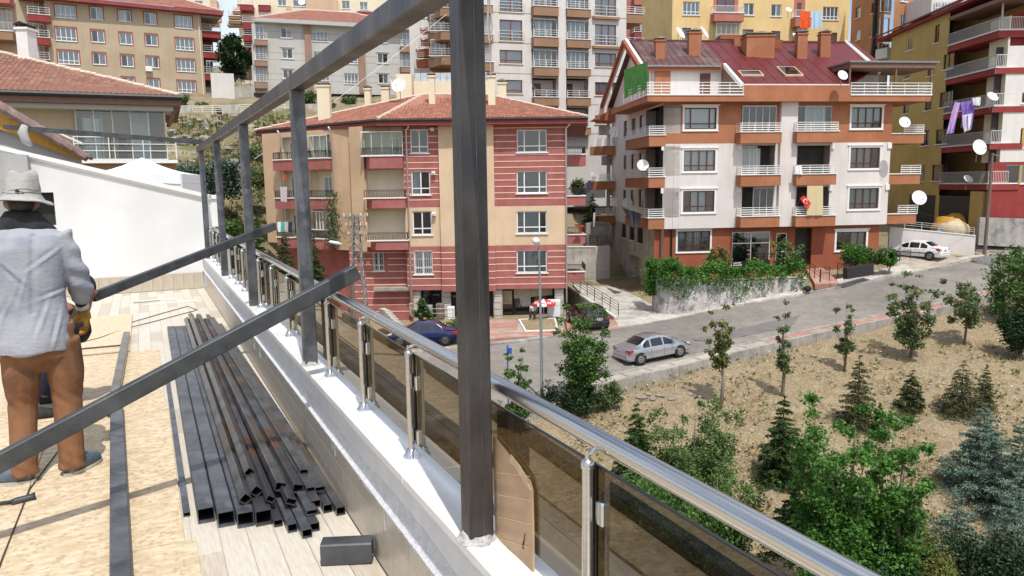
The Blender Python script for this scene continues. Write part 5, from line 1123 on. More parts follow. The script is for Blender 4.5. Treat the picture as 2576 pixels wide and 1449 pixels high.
# -- yellow block behind the rust roof
DB = thing('apartment_block', 'yellow block with pink balconies directly behind the dark red roof', 'building', at_y(1900, 110, 92)); a0 = at_y(1690, 50, 88); FD = Frame(DB, a0.x, a0.y, rad(8))
DR = [FD.rect(*r) for r in ((1718,4,1760,38),(1870,8,1897,38),(1940,11,1966,41),(2070,17,2109,50),(1716,70,1738,100),(1868,74,1895,101),(1940,78,1963,102),(2085,82,2106,104))]
dl, dr_ = FD.px(1690,50)[0], FD.px(2136,50)[0]; dz0, dz1 = FD.px(1900,200)[1], FD.px(1900,-50)[1]
wall(FD, 'wall', dl, dr_, dz0, dz1, DR, 'yellow_d'); interior(FD, dl, dr_, dz0, dz1, .5)
for i, r in enumerate(DR): win(FD, r, (.25,.5,.75) if i in (0,3) else (.5,), .25 if i in (0, 3) else None, cover=['full','Lm','R','full'][i % 4], fm='pvc_white' if i < 4 else 'frame_redbrown', cur='curtain_white')
b = MB(); b.prism([(dl, 0, dz0), (dl-.0, 11, dz0), (dl-.0, 11, dz1), (dl, 0, dz1)], (.05, 0, 0)); FD.part('side_wall', b, 'yellow_d')
s0 = at_y(1640, 50, 97); SD = Frame(DB, s0.x, s0.y, math.atan2(FD.W(dl,0).y-s0.y, FD.W(dl,0).x-s0.x)); ln = (Vector(FD.W(dl,0)).xy-s0.xy).length
SDR = [SD.rect(1656,14,1668,49), SD.rect(1655,80,1666,98)]; wall(SD, 'wall', 0, ln, dz0, dz1, SDR, 'yellow_d')
for r in SDR: win(SD, r, (.5,), cover='full')
for x0_, x1_, t_, b_ in ((1788,1862,38,58),(1990,2030,45,68)):
    z1_, z0_ = FD.px(1825,t_)[1], FD.px(1825,b_)[1]; balcony(FD, FD.px(x0_,50)[0], FD.px(x1_,50)[0], z0_, z1_, 1.0, 'salmon', 'v', .75, 'rail_white'); boxpart(FD, 'balcony_recess', 'salmon', FD.px(x0_+6,50)[0], FD.px(x1_-6,50)[0], -.02, .0, z1_, FD.px(1825,-10)[1]); win(FD, (FD.px(x0_+14,50)[0], FD.px(x1_-16,50)[0], z1_+.1, z1_+1.8), (.5,), y=-.15, cover='none', fm='frame_brown')
    glazing(FD, FD.px(x0_+8,50)[0], FD.px(x1_-4,50)[0], z0_-2.1, z0_-.1, -.7, 5); FD.put('railing', rail_mesh('v', FD.px(x1_,50)[0]-FD.px(x0_,50)[0]-.5, .75, 'rail_white'), FD.px(x0_+6,50)[0], -.8, z0_-2.1)
Qd = lambda px, py, y=85.5: at_y(px, py, y)
cloth('laundry', 'bright orange sheet hanging from the yellow block', 'laundry', [Qd(2013,27),Qd(2039,29),Qd(2038,70),Qd(2012,70)], 'cloth_orange', fold=.1, seed=3); cloth('laundry', 'pale blue sheet hanging right of the orange sheet', 'laundry', [Qd(2041,28),Qd(2067,29),Qd(2068,68),Qd(2041,72)], 'cloth_paleblue', fold=.1, seed=5)
dish(1984, 25, 87, 7, 'small dish on the yellow wall left of the orange sheet', az=10); 
# -- red block glimpsed between tower and yellow block
UB = thing('apartment_block', 'dark pink block glimpsed between the white tower and the yellow block', 'building', at_y(1610, 120, 104)); a0 = at_y(1575, 50, 102); FU = Frame(UB, a0.x, a0.y, rad(5))
wall(FU, 'wall', FU.px(1570,50)[0], FU.px(1650,50)[0], FU.px(1600,240)[1], FU.px(1600,-30)[1], [FU.rect(1612,0,1630,18),FU.rect(1610,60,1628,85)], 'salmon'); 
for t_ in (0, 42, 85): balcony(FU, FU.px(1590,50)[0], FU.px(1634,50)[0], FU.px(1610,t_+17)[1], FU.px(1610,t_)[1], 1.2, 'eave_red' if t_ else 'salmon', 'h3', .8)
for r in (FU.rect(1612,0,1630,18),FU.rect(1610,60,1628,85)): win(FU, r, (.5,), cover='R')
# -- orange-brown block right of the yellow one
EB = thing('apartment_block', 'orange-brown block with small windows behind the ochre block', 'building', at_y(2250, 150, 84)); a0 = at_y(2140, 80, 90); a1 = at_y(2222, 80, 82); a2 = at_y(2420, 80, 86)
E1 = Frame(EB, a0.x, a0.y, math.atan2(a1.y-a0.y, a1.x-a0.x)); E2 = Frame(EB, a1.x, a1.y, math.atan2(a2.y-a1.y, a2.x-a1.x))
R1 = [E1.rect(*r) for r in ((2152,18,2164,45),(2153,76,2164,100),(2192,6,2206,32),(2190,64,2206,90),(2190,118,2206,140))]; wall(E1, 'wall', 0, (a1-a0).xy.length, -4, E1.px(2180,-40)[1], R1, 'orange_e')
for i, r in enumerate(R1): win(E1, r, (.5,) if i % 2 else (), fm='frame_brown' if i % 2 == 0 else 'pvc_white', cover='L')
R2 = [E2.rect(*r) for r in ((2264,38,2281,66),(2304,28,2324,54),(2266,-14,2282,4))]; zE1 = E2.px(2300,-40)[1]; xe0 = E2.px(2246,80)[0]
wall(E2, 'wall', xe0, 22, -4, zE1, R2, 'orange_e')
for r in R2: win(E2, r, (.5,), cover='R')
wall(E2, 'wall', 0, xe0, -4, zE1, [E2.rect(2221,43,2245,87)], 'soffit_grey', y=.4); boxpart(E2, 'room', 'room_dark', 0, xe0, 1.4, 1.5, -2, zE1)
glazing(E2, E2.px(2220,20)[0], xe0, E2.px(2230,28)[1], E2.px(2230,-10)[1], .3, 3); glazing(E2, E2.px(2220,20)[0], xe0, E2.px(2230,128)[1], E2.px(2230,105)[1], .3, 3)
o = bx('glazed_loggia', 'white_f', 2345, -20, 2450, 60, 78, 6, EB)
for k in range(6): win(Frame(EB, 0, 78, 0), (lambda r: r)(Frame(EB,0,78,0).rect(2350+k*16, 3, 2364+k*16, 27)), (.5,), .3, y=-.25, cover='none', sill=None)
boxpart(E2, 'balcony_slab', 'white_f', -.6, 1.5, -1.2, .3, E2.px(2225,150)[1], E2.px(2225,125)[1])
# far left edge block
KB = thing('apartment_block', 'block cut by the left picture edge with grey-railed balconies', 'building', at_y(10, 80, 80)); a0 = at_y(0, 60, 78); FK = Frame(KB, a0.x, a0.y, rad(22)); kx = lambda p_: FK.px(p_, 60)[0]
wall(FK, 'wall', kx(-60), kx(38), FK.px(20,200)[1], FK.px(20,-40)[1], [], 'peach', y=1.2)
for t_, b_ in ((-8,14),(84,105),(160,180)):
    balcony(FK, kx(-60), kx(36), FK.px(20,b_)[1], FK.px(20,t_)[1], 1.2, 'tower_brown' if t_ > 0 else 'salmon', 'v', .8, 'rail_grey', back=1.0); 
glazing(FK, kx(-20), kx(30), FK.px(20,82)[1]+.1, FK.px(20,16)[1], .5, 4)
# ================================================================== the roof terrace (frame: x = across v, y = along u)
FZ = -1.6
def tobj(name, mb, mats, parent=None, smooth=False, kind=None): return part(name, mb, mats, parent, (0,0,0), TA, smooth, kind)
def tthing(name, label, cat, u, v, z, group=None): return thing(name, label, cat, T(u, v, z), TA, group)
def tpart(name, mb, mats, root, smooth=False, loc=(0,0,0)): return part(name, mb, mats, root, loc, 0, smooth)
# own building under the terrace
b = MB(); b.box(-9, .80, -4, 13.3, -14, FZ-.02)
own = tobj('own_building_body', b, 'pink_white', kind='structure'); own['label'] = 'pale building body carrying the terrace'
b = MB(); b.box(-9, .80, -4, 13.12, FZ-.02, FZ-.006); floor = tobj('terrace_floor', b, 'grout', kind='structure')
tms = {}
PW, PL = .118, .62
for mname in ('tile_a', 'tile_b', 'tile_c'):
    b = MB(); b.bbox(.0015, PW-.0015, .0015, PL-.0015, -.006, 0, .001); tms[mname] = b.mesh('tile', mname)
b = MB(); nt = 0
for i in range(-40, 9):
    v0 = .80-(9-i)*PW if False else .80-PW*(8-i+1)
    for j in range(0, 22):
        off = (.31 if i % 2 else 0)
        u0 = j*PL-.6+off
        if u0+PL > 13.12 or v0 < -2.7: continue
        vis = (u0+PL > 2.5) and ((v0 > -.02) or (u0 > 8.1 and v0 > -1.5))
        mn = random.choices(['tile_a', 'tile_b', 'tile_c'], [5, 2.2, 3])[0]
        if vis and nt < 298 and (v0 > -.8):
            o = ob('tile', tms[mn], floor, (v0, u0, FZ+random.uniform(-.0006, .0006))); nt += 1
        elif u0 > 7.5 or v0 > -.1: b.box(v0+.0015, v0+PW-.0015, u0+.0015, u0+PL-.0015, FZ-.006, FZ)
part('tile', b, 'tile_a', floor, kind='stuff')

# parapet: wall, skirting tiles, painted strip, rough plaster line, marble coping
b = MB(); b.box(.828, 1.0, -3.4, 13.2, -3.2, -1.115); b.box(.812, .827, -3.4, 13.2, -3.2, -1.309); par = tobj('parapet_wall', b, 'grey_paint', kind='structure')
sm = {}
for k in range(2):
    b = MB(); b.bbox(0, .010, .0015, .618, 0, .097, .001); sm[k] = b.mesh('skirting_tile', ['tile_skirt', 'tile_skirt'][k])
for k in range(3):
    for j in range(-2, 22):
        if j*.62+k*.2+.6 < 13.2: ob('skirting_tile', sm[0], par, (.802, j*.62+k*.2-.3, FZ+k*.0985))
# ledge of rough white filler along the tile top, uneven
prev = None; P = []
for i in range(430):
    u = 1.6+i*.027; w = .5+.5*math.sin(u*2.4+1)*math.sin(u*.9); w = max(.15, w)
    h = .014+.065*w+.006*random.random(); o = .010+.006*random.random()
    P.append([(.801-.003*random.random(), u, -1.316-.014*random.random()), (.7985-o*.2, u, -1.306), (.812, u, -1.303+.004*random.random()), (.8225, u, -1.300+h*.35), (.8272, u, -1.300+h)])
b = MB(); b.grid(P); tpart('filler', b, 'plaster_rough', par)
for i in range(14):
    u = random.uniform(2.1, 8); b = MB(); l = random.uniform(.03, .13)
    b.tube([(.801, u, -1.31), (.800, u+.004, -1.31-l*.6), (.800, u+.002, -1.31-l)], [.005, .003, .0015], 5)
    tpart('paint_drip', b, 'plaster_rough', par)
cop = thing('coping', 'white marble coping slabs laid along the top of the terrace parapet', 'coping', T(2, .9, -1.1), TA)
us = [-3.4, -1.2, .9, 2.62, 4.42, 6.6, 8.9, 11.1, 13.2]
for i in range(len(us)-1):
    b = MB(); b.bbox(-.098, .135, us[i]+.002-2, us[i+1]-.002-2, -.012, .020, .004); tpart('slab', b, ['marble_white', 'marble_edge'], cop)
    b = MB(); b.box(-.090, .125, us[i]-2+.004, us[i+1]-2-.004, -.03, -.0125); tpart('bedding', b, 'marble_edge', cop)
# end wall with sloping top
EU = 13.14
def q(v, z): return (v, EU, z)
b = MB(); top = lambda v: -.106+(.829-v)*(.605/2.233)+.03*0
pts = [(-9, EU, -3.2), (.99, EU, -3.2), (.99, EU, top(.99)-.02), (-9, EU, top(-9)-.02)]
# wall with a square opening behind the worker
oz0, oz1, ov0, ov1 = -.52, -.03, -1.62, -1.18
b.poly([(-9,EU,-3.2),(ov0,EU,-3.2),(ov0,EU,top(ov0)-.02),(-9,EU,top(-9)-.02)]); b.poly([(ov1,EU,-3.2),(.99,EU,-3.2),(.99,EU,top(.99)-.02),(ov1,EU,top(ov1)-.02)])
b.poly([(ov0,EU,-3.2),(ov1,EU,-3.2),(ov1,EU,oz0),(ov0,EU,oz0)]); b.poly([(ov0,EU,oz1),(ov1,EU,oz1),(ov1,EU,top(ov1)-.02),(ov0,EU,top(ov0)-.02)])
b.poly([(ov1,EU,oz0),(ov1,EU+.18,oz0),(ov1,EU+.18,oz1),(ov1,EU,oz1)]); b.poly([(ov0,EU,oz0),(ov1,EU,oz0),(ov1,EU+.18,oz0),(ov0,EU+.18,oz0)]); b.poly([(ov0,EU,oz1),(ov1,EU,oz1),(ov1,EU+.18,oz1),(ov0,EU+.18,oz1)])
b.box(-9, .99, EU+.22, EU+.26, -3.2, top(.99)-.05)
b.poly([(.99,EU,-3.2),(.99,EU+.24,-3.2),(.99,EU+.24,top(.99)-.02),(.99,EU,top(.99)-.02)])
ew = thing('end_wall', 'white rendered wall with a sloping top closing the far end of the terrace', 'wall', T(EU, .8, FZ), TA)
def ewp(name, mb, mats): return tpart(name, mb, mats, ew, loc=(-.8, -EU, -FZ))
ewp('render', b, 'white_wall')
b = MB(); b.box(ov0, ov1, EU+.17, EU+.2, oz0, oz1); ewp('dark_opening', b, 'dark_opening')
b = MB()
for (dz0, dz1, e0) in ((-.02, .045, -.05), (-.055, -.02, -.025)):
    b.add([(-9,EU+e0,top(-9)+dz0),(1.0,EU+e0,top(1.0)+dz0),(1.0,EU+e0,top(1.0)+dz1),(-9,EU+e0,top(-9)+dz1),(-9,EU+.3,top(-9)+dz0),(1.0,EU+.3,top(1.0)+dz0),(1.0,EU+.3,top(1.0)+dz1),(-9,EU+.3,top(-9)+dz1)],
      [(0,1,2,3),(4,7,6,5),(0,4,5,1),(3,2,6,7),(1,5,6,2),(0,3,7,4)])
ewp('capping', b, 'white_trim')
b = MB(); b.bbox(.985, 1.13, EU-.02, EU+.3, -.62, top(1.0)-.02, .01); b.box(.96, 1.16, EU-.05, EU+.32, top(1.0)-.02, top(1.0)+.04); ewp('end_pier', b, 'white_trim')
b = MB(); b.bbox(0, .147, -.010, 0, 0, .255, .001); me = b.mesh('skirting_tile', 'tile_skirt')
for j in range(30): ob('skirting_tile', me, ew, (.80-.15*(j+1)-.8, -.012, .0))
# handrail
hr = tthing('handrail', 'stainless steel handrail with bronze tinted glass panels on the parapet', 'railing', 2, .943, -1.08)
HZ = -.592
b = MB(); b.tube([(0, -5.2, .470), (0, 10.95, .470)], .0245, 24); tpart('top_rail', b, 'inox', hr, smooth='auto')
b = MB(); b.tube([(0, 1.35, .470), (0, 1.365, .470)], .0255, 24); tpart('joint_ring', b, 'chrome', hr, smooth='auto')
PU = [-1.2, .12, 1.46, 2.80, 3.53, 4.27, 5.6, 6.35, 7.1, 8.3, 8.95, 9.6, 10.7, 11.3, 11.9, 12.5]
for u in PU:
    b = MB(); vv = -.045; y = u-2
    b.lathe([(.0138, .02), (.0138, .412), (.0165, .415), (.0168, .426), (.0135, .434), (.006, .438), (.006, .456)], 20, (vv, y, 0))
    p = tpart('post', b, 'inox', hr, smooth='auto')
    b = MB(); b.lathe([(.034, 0), (.034, .008), (.026, .018), (.020, .034), (.0175, .036)], 20, (vv, y, .0)); q_ = part('base_flange', b, 'chrome', p, smooth='auto')
    b = MB(); b.tube([(vv, y, .447), (vv*.5, y, .456), (0, y, .462)], .007, 8); part('saddle', b, 'chrome', p, smooth='auto')
    for hz in (.31, .09):
        for s in (-1, 1):
            b = MB(); b.bbox(vv+.012, vv+.036, min(y+s*.012, y+s*.045), max(y+s*.012, y+s*.045), hz-.028, hz+.028, .004); part('glass_clamp', b, 'chrome', p)
for i in range(len(PU)-1):
    a, c = PU[i]+.005-2, PU[i+1]-.005-2
    b = MB(); n = 40; X0 = -.022
    P0 = [[(X0, a+(c-a)*i_/n, .05+.368*j_) for i_ in range(n+1)] for j_ in (0, 1)]
    b.grid(P0); tpart('glass_panel', b, 'bronze_glass', hr)
    b = MB(); b.beam((X0, a, .4195), (X0, c, .4195), .008, .004); b.beam((X0, a, .05), (X0, a, .418), .008, .003, (0,1,0)); b.beam((X0, c, .05), (X0, c, .418), .008, .003, (0,1,0)); tpart('glass_edge', b, 'glass_edge', hr)

# steel frame being built: square posts welded on the parapet, beam along their tops
fr = tthing('canopy_skeleton', 'dark square-tube canopy frame standing on the parapet with long top beam', 'steel frame', 2, .86, -1.1)
for i, u in enumerate((-3.2, -.6, 2.04, 4.63, 7.25, 9.95, 12.56)):
    b = MB(); y = u-2; v0 = .858-.86; h = .078
    b.beam((v0-.0003, y, -.02), (v0-.0003, y, 1.655), h, h, (0,1,0)); p = tpart('post', b, 'steel_brown' if i == 2 else 'steel', fr)
    b = MB(); b.beam((v0+.004, y-h/2-.0002, -.0), (v0+.004, y-h/2-.0002, 1.65), .0016, .0016, (0,1,0)); part('seam', b, 'steel_worn', p)
    b = MB(); pts = []
    for k in range(26):
        a = 2*PI*k/26; pts.append([(v0+math.cos(a)*r*random.uniform(.85, 1.15), y+math.sin(a)*r*random.uniform(.85, 1.15), z) for r, z in ((.064, .021), (.054, .026), (.046, .034+.010*random.random()), (.040, .040))])
    if i in (2, 3): b.grid(pts+[pts[0]]); part('mortar_patch', b, 'mortar', p)
b = MB(); b.beam((0, -5.5, 1.70), (0, 11.0, 1.70), .085, .088); tpart('top_beam', b, 'steel_brown', fr)
ta_, tc_ = at_u(517, 359, 13.3), at_u(8, 319, 13.3); tb = thing('tie_beam', 'thin dark steel tie beam running left from the far end of the top beam', 'steel beam', ta_, TA); dv_ = (tc_-ta_).dot(VD); dz_ = tc_.z-ta_.z
b = MB(); b.beam((.02, 0, 0), (dv_, 0, dz_), .045, .072, hollow=.004); tpart('tube', b, 'steel_dark', tb)
b = MB(); b.tube([(dv_+.27, -.03, dz_+.02), (dv_+.24, -.06, dz_-.08), (dv_+.27, -.07, dz_-.2), (dv_+.33, -.05, dz_-.27)], [.045, .065, .06, .03], 10); tpart('cloth_wrap', b, 'shade_and_cloth_grey', tb, smooth=True)
# white loop of twine on the main post
b = MB(); b.tube([T(2.02, .905, .9), T(2.0, .905, .55), T(1.985, .899, .48), T(1.98, .893, .43), T(1.98, .899, .395), T(1.985, .908, .40), T(1.99, .914, .44), T(2.0, .905, .55)], .0022, 6)
b.tube([T(2.0, .905, .56), T(2.0, .911, .30)], .0012, 5)
tag(ob('twine', b.mesh('twine', 'white_paint')), 'white twine loop hanging on the right edge of the nearest steel post', 'twine')

# loose steel leaning on the handrail
def pipe(p0, p1, w, h, m, label, group=None, name='steel_tube', up=(0,0,1), hollow=.004, cat='steel tube'):
    p0, p1 = Vector(p0), Vector(p1); o = Vector(p0); b = MB(); b.beam((0,0,0), p1-p0, w, h, up, hollow=hollow)
    return tag(ob(name, b.mesh(name, m), None, o), label, cat, group)
a, c = at_u(0, 1163, 3.86), at_v(897, 684, 1.06); d = (c-a).normalized()
pipe(a-d*1.02, c, .055, .082, 'steel_dark', 'long dark steel tube sloping across the foreground and resting on the handrail')
a, c = at_u(240, 745, 6.25), at_v(690, 569, 1.10)
pipe(a-(c-a).normalized()*.02, c, .045, .07, 'steel_dark', 'steel tube leaning on the handrail behind the foreground one, held by the crouching worker')
# stacked tubes on the floor
R = random.Random(3)
big = [(.167, 3.76, .185, 9.15), (.250, 3.67, .262, 9.12), (.332, 3.62, .337, 9.1), (.412, 3.60, .410, 9.05)]
names = ['leftmost', 'second from left', 'third from left', 'fourth from left, rust at its end,']
for (v0, u0, v1, u1), nm, mm in zip(big, names, ('steel', 'steel', 'steel', 'steel_rust')):
    pipe(T(u0, v0, FZ+.0385), T(u1, v1, FZ+.0385), .077, .077, mm, 'wide square steel tube %s in the floor stack' % nm, 'wide square tubes of the stack on the floor')
small = [ # v0,u0,z0,v1,u1,z1,w,h,rot
 (.345,3.70,.107,.36,9.5,.107,.045,.045,45,'steel_worn','resting cornerwise on the wide tubes, nearest the left'),
 (.405,3.77,.108,.42,9.7,.108,.045,.045,45,'steel_worn','turned cornerwise beside another with bright scuffs on top'),
 (.455,3.66,.100,.46,9.4,.10,.04,.03,35,'steel_rust','thin and tilted on the right edge of the wide tubes'),
 (.520,3.78,.105,.50,9.6,.100,.05,.045,20,'steel_worn','raised on the middle of the pile with weld beads along it'),
 (.545,3.62,.085,.53,9.35,.085,.05,.03,25,'steel_worn','thin, tilted and low in the middle of the pile'),
 (.600,3.74,.095,.56,9.5,.09,.05,.045,15,'steel_rust','orange with rust on top, right of the pile middle'),
 (.655,3.70,.085,.60,9.3,.08,.042,.045,0,'steel_worn','square, upright and raised on the right of the pile'),
 (.705,3.72,.080,.64,9.4,.075,.05,.025,0,'steel_worn','flat and raised, green mark at its end'),
 (.620,3.50,.062,.585,9.3,.06,.052,.026,0,'steel','flat, lying over the low tubes in front of the pile'),
 (.655,3.58,.066,.62,9.2,.06,.045,.04,0,'steel_worn','square, tucked under the flat green-marked one'),
 (.715,3.60,.022,.66,9.2,.022,.045,.044,0,'steel_worn','on the floor, second from the wall'),
 (.765,3.54,.022,.705,9.3,.022,.045,.044,0,'steel_worn','on the floor, nearest the parapet wall'),
 (.520,3.46,.022,.50,9.2,.022,.044,.044,0,'steel','on the floor under the pile, with an open square end'),
 (.570,3.37,.022,.545,9.0,.022,.045,.044,0,'steel','on the floor, sticking out farthest towards the viewer'),
 (.615,3.42,.022,.59,9.2,.022,.044,.044,0,'steel','on the floor, just right of the one sticking out farthest'),
 (.470,3.55,.022,.465,9.2,.022,.040,.030,0,'steel_rust','low and rusty, squeezed beside the fourth wide tube'),
 (.395,3.95,.145,.41,9.55,.13,.04,.04,45,'steel_worn','topmost with rust flecks, cornerwise'),
 (.66,3.9,.115,.60,9.45,.10,.04,.03,10,'steel_worn','topmost on the right of the pile'),
]
for k, (v0,u0,z0,v1,u1,z1,w,h,r,mm,ds) in enumerate(small):
    u1 += R.uniform(-.25, .15); ang = rad(r)
    up = Vector((math.sin(ang)*math.cos(TA), math.sin(ang)*math.sin(TA), math.cos(ang)))
    pipe(T(u0,v0,FZ+z0), T(u1,v1,FZ+z1), w, h, mm, 'narrow steel tube %s' % ds, 'narrow steel tubes piled on the floor', up=up, hollow=.0025)
pipe(T(3.88,.085,FZ+.012), T(6.9,.082,FZ+.012), .032, .02, 'steel', 'thin flat steel tube lying alone between the boards and the stack', hollow=.002)
pipe(T(3.115,.585,FZ+.048), T(3.035,.785,FZ+.048), .085, .096, 'steel_dark', 'short black offcut of square steel tube lying by the parapet', name='tube_offcut')
pipe(T(.3,-.093,FZ+.05), T(5.98,-.272,FZ+.05), .08, .07, 'steel', 'dark steel tube laid on the boards, nearer of the two in line')
pipe(T(5.85,-.30,FZ+.052), T(9.0,-.255,FZ+.052), .062, .062, 'steel_worn', 'greyer steel tube laid on the boards, farther of the two in line')
for k, (u, v) in enumerate(((8.52, -1.6), (8.42, -1.6))):
    pipe(T(u, v, FZ+.03), T(u-.03, -.25, FZ+.03), .03, .02, ['steel_rust', 'ply_pale'][k], ['thin rusty steel strip lying across the boards', 'thin pale batten lying across the boards beside the rusty strip'][k], name=['steel_strip', 'batten'][k], cat=['steel strip', 'batten'][k])
# chipboard sheets
def board(u0, u1, v0, v1, z, m, label, r=0):
    b = MB(); b.bbox(v0, v1, u0, u1, 0, .015, .001)
    return tag(ob('board', b.mesh('board', m), None, T(0, 0, z)+Vector((0,0,0)), TA+r), label, 'board', 'boards laid over the terrace floor')
board(1.13, 3.57, -2.4, .108, FZ+.001, 'osb', 'chipboard sheet nearest the viewer, its right edge sticking out farthest')
board(3.575, 5.945, -.655, .062, FZ+.0015, 'osb', 'chipboard sheet under the standing worker, with the hammer at its seam')
board(5.95, 8.2, -2.2, .043, FZ+.001, 'osb', 'third chipboard sheet, behind the worker under the greyer tube')
board(3.3, 5.94, -2.2, -.66, FZ+.0015, 'osb', 'chipboard sheet at the left edge under the left foot')
board(8.25, 10.66, -2.0, -.22, FZ+.012, 'ply_pale', 'smooth pale sheet farthest away, behind the rusty strip', )
# hammer and rods on the boards
h = tthing('hammer', 'dark hammer lying on the chipboard at the left edge', 'hammer', 4.42, -.66, FZ+.03)
b = MB(); b.tube([(-.30, .03, 0), (-.03, .0, .0)], [.011, .009], 8); tpart('handle', b, 'steel_dark', h, smooth=True)
b = MB(); b.tube([(-.05, -.01, 0), (-.03, 0, 0), (.03, .02, 0), (.05, .025, 0)], [.016, .02, .018, .024], 8); tpart('head', b, 'steel_dark', h, smooth=True)
b = MB(); b.tube([T(3.6, -.66, FZ+.02), T(4.6, -.652, FZ+.022), T(5.4, -.55, FZ+.02)], .004, 5)
tag(ob('cable', b.mesh('cable', 'cable')), 'thin dark cable trailing over the seam of the boards by the shoes', 'cable')
b = MB(); P = [T(9.2, -.9, FZ+.02), T(9.6, -.5, FZ+.02), T(10.6, .1, FZ+.006), T(11.1, .45, FZ+.006), T(10.7, .55, FZ+.006), T(10.0, .0, FZ+.006), T(9.65, -.25, FZ+.02), T(9.1, -.5, FZ+.03), T(8.6, -.9, FZ+.03)]
b.tube(P, .005, 5); tag(ob('cable', b.mesh('cable', 'cable')), 'looped cable lying on the far tiles beyond the pale sheet', 'cable')
for k, (u, v, l) in enumerate(((12.0, .1, .5), (11.6, .25, .7), (11.9, -.05, .35))):
    b = MB(); b.box(-l/2, l/2, -.03, .03, 0, .006); tag(ob('offcut', b.mesh('offcut', ['white_trim', 'white_trim', 'lamp_grey'][k]), None, T(u, v, FZ+.002), TA+.1*k), ['pale offcut strip lying on far tiles, farthest', 'longest pale offcut strip on the far tiles', 'grey offcut strip on the far tiles'][k], 'offcut', 'offcuts on the far tiles')
# cardboard sheet tucked behind the near post
cb = thing('cardboard_sheet', 'torn brown cardboard sheet standing between the near post and the glass', 'cardboard', T(1.9, .905, -1.08), TA)
prof = [(.12,-.005),(-.13,-.005),(-.132,.10),(-.13,.19),(-.128,.238),(-.112,.262),(.13,.318)]
b = MB(); b.prism([(.004+.02*max(0, z-.2), y, z) for y, z in prof], (.006, 0, 0)); tpart('sheet', b, 'cardboard', cb)
b = MB(); b.prism([(.001+.02*max(0,z-.2), y, z) for y, z in ((-.125,.24),(-.105,.264),(-.06,.287),(.0,.302),(.01,.28),(-.04,.27),(-.09,.245))], (.002, 0, 0)); tpart('torn_flap', b, 'cardboard_torn', cb)
for z in (.05, .12, .19, .26):
    b = MB(); b.beam((.0012, .09, z-.045), (.0012, -.125, z+.02), .002, .0014); tpart('crease', b, 'cardboard_torn', cb)
b = MB(); b.prism([(.001, y, z) for y, z in ((-.07,.055),(-.08,.075),(-.088,.098),(-.082,.07),(-.076,.045))], (.002,0,0)); tpart('hole', b, 'dark_opening', cb)
# ================================================================== neighbour house with tile roof and glazed balcony, left
NH = thing('house', 'neighbouring tan house with a broad tile roof and a glazed balcony, left', 'house', at_y(300, 420, 36)); a0 = at_y(190, 300, 35); FH = Frame(NH, a0.x, a0.y, rad(24.5))
hx = lambda p_, q=330, d=0: FH.px(p_, q, d)[0]; hz = lambda q, p_=300, d=0: FH.px(p_, q, d)[1]
wall(FH, 'wall', hx(-330), hx(192), hz(600), hz(262), [], 'beige_a', y=0); boxpart(FH, 'side_wall', 'beige_a', hx(418)-.1, hx(418), .02, 9, hz(600), hz(262)); boxpart(FH, 'lower_wall', 'tower_brown', hx(192), hx(436), -.6, 0, hz(600), hz(410))
loggia(FH, hx(192), hx(416), hz(402), hz(262), 1.6, 'beige_a', 0, 'white_paint', (.03,.27), 'full', 'curtain_white')
balcony(FH, hx(186), hx(441), hz(412), hz(404), 1.0, 'white_paint', 'h3', .95, 'rail_white', coping=None)
boxpart(FH, 'roller_blind', 'white_paint', hx(192), hx(420), -.35, -.1, hz(274), hz(264)); glazing(FH, hx(193), hx(418), hz(402), hz(272), -.2, 5, t=.03)
boxpart(FH, 'curtain_panel', 'curtain_white', hx(327), hx(378), 1.2, 1.24, hz(398), hz(278))
bb = MB(); bb.box(hx(292),hx(316),-.1+.6,.65,hz(398),hz(372)); bb.box(hx(294),hx(314),.8,.84,hz(390),hz(345)); FH.part('chair', bb, 'dark_opening')
e0 = FH.W(hx(-420,235,-1), -1.2, 0); e1 = FH.W(hx(452,237,-1.2), -1.2, 0); ez = FH.px(250,234,-1.2)[1]; e0.z = e1.z = ez
rg = at_y(-30, 118, 43); e2 = FH.W(hx(452,237,-1.2)+.0, 9, ez); rl = Vector((rg.x-9, rg.y-2, rg.z))
hp = at_y(0, 133, 41.6); 
dirh = (hp-e1); rg = e1+dirh*1.25; rl = Vector((rg.x-10, rg.y-1.9, rg.z))
tile_field('roof', NH, [e0, e1, rg, rl], 'roof_tile_near', tw=.23, tl=.36, individual=290)
L_ = NH.location; b = MB(); b.poly([e1-L_, e2-L_, rg-L_]); ob('roof', b.mesh('roof', 'roof_tile_near'), NH); ridge(NH, e1, rg, 'ridge_tile', .13, .38)
b = MB(); b.tube([e0-L_+Vector((0,-.03,-.1)), e1-L_+Vector((.1,-.03,-.1))], .11, 8); ob('gutter', b.mesh('gutter', 'gutter_black'), NH)
b = MB(); b.prism([tuple(p-L_+Vector((0,.05,-.12))) for p in (e0, e1, e2, FH.W(hx(-420),9,ez))], (0,0,-.34)); ob('eave', b.mesh('eave', 'soffit_brown'), NH)
boxpart(FH, 'soffit', 'soffit_grey', hx(-330), hx(440), -.85, 1.5, ez-.66, ez-.47)
b = MB(); b.tube([FH.W(hx(448),-.9,ez-.3)-L_, FH.W(hx(440),-.5,ez-.7)-L_, FH.W(hx(432),-.2,ez-1.0)-L_, FH.W(hx(424),.1,ez-1.3)-L_], .09, 7); ob('downpipe', b.mesh('downpipe', 'soffit_brown'), NH)
c = chimney(NH, (38, 68, 74, 150), 40.5, 'white_trim', cap='gutter_black', d=.8, sub=1.2)
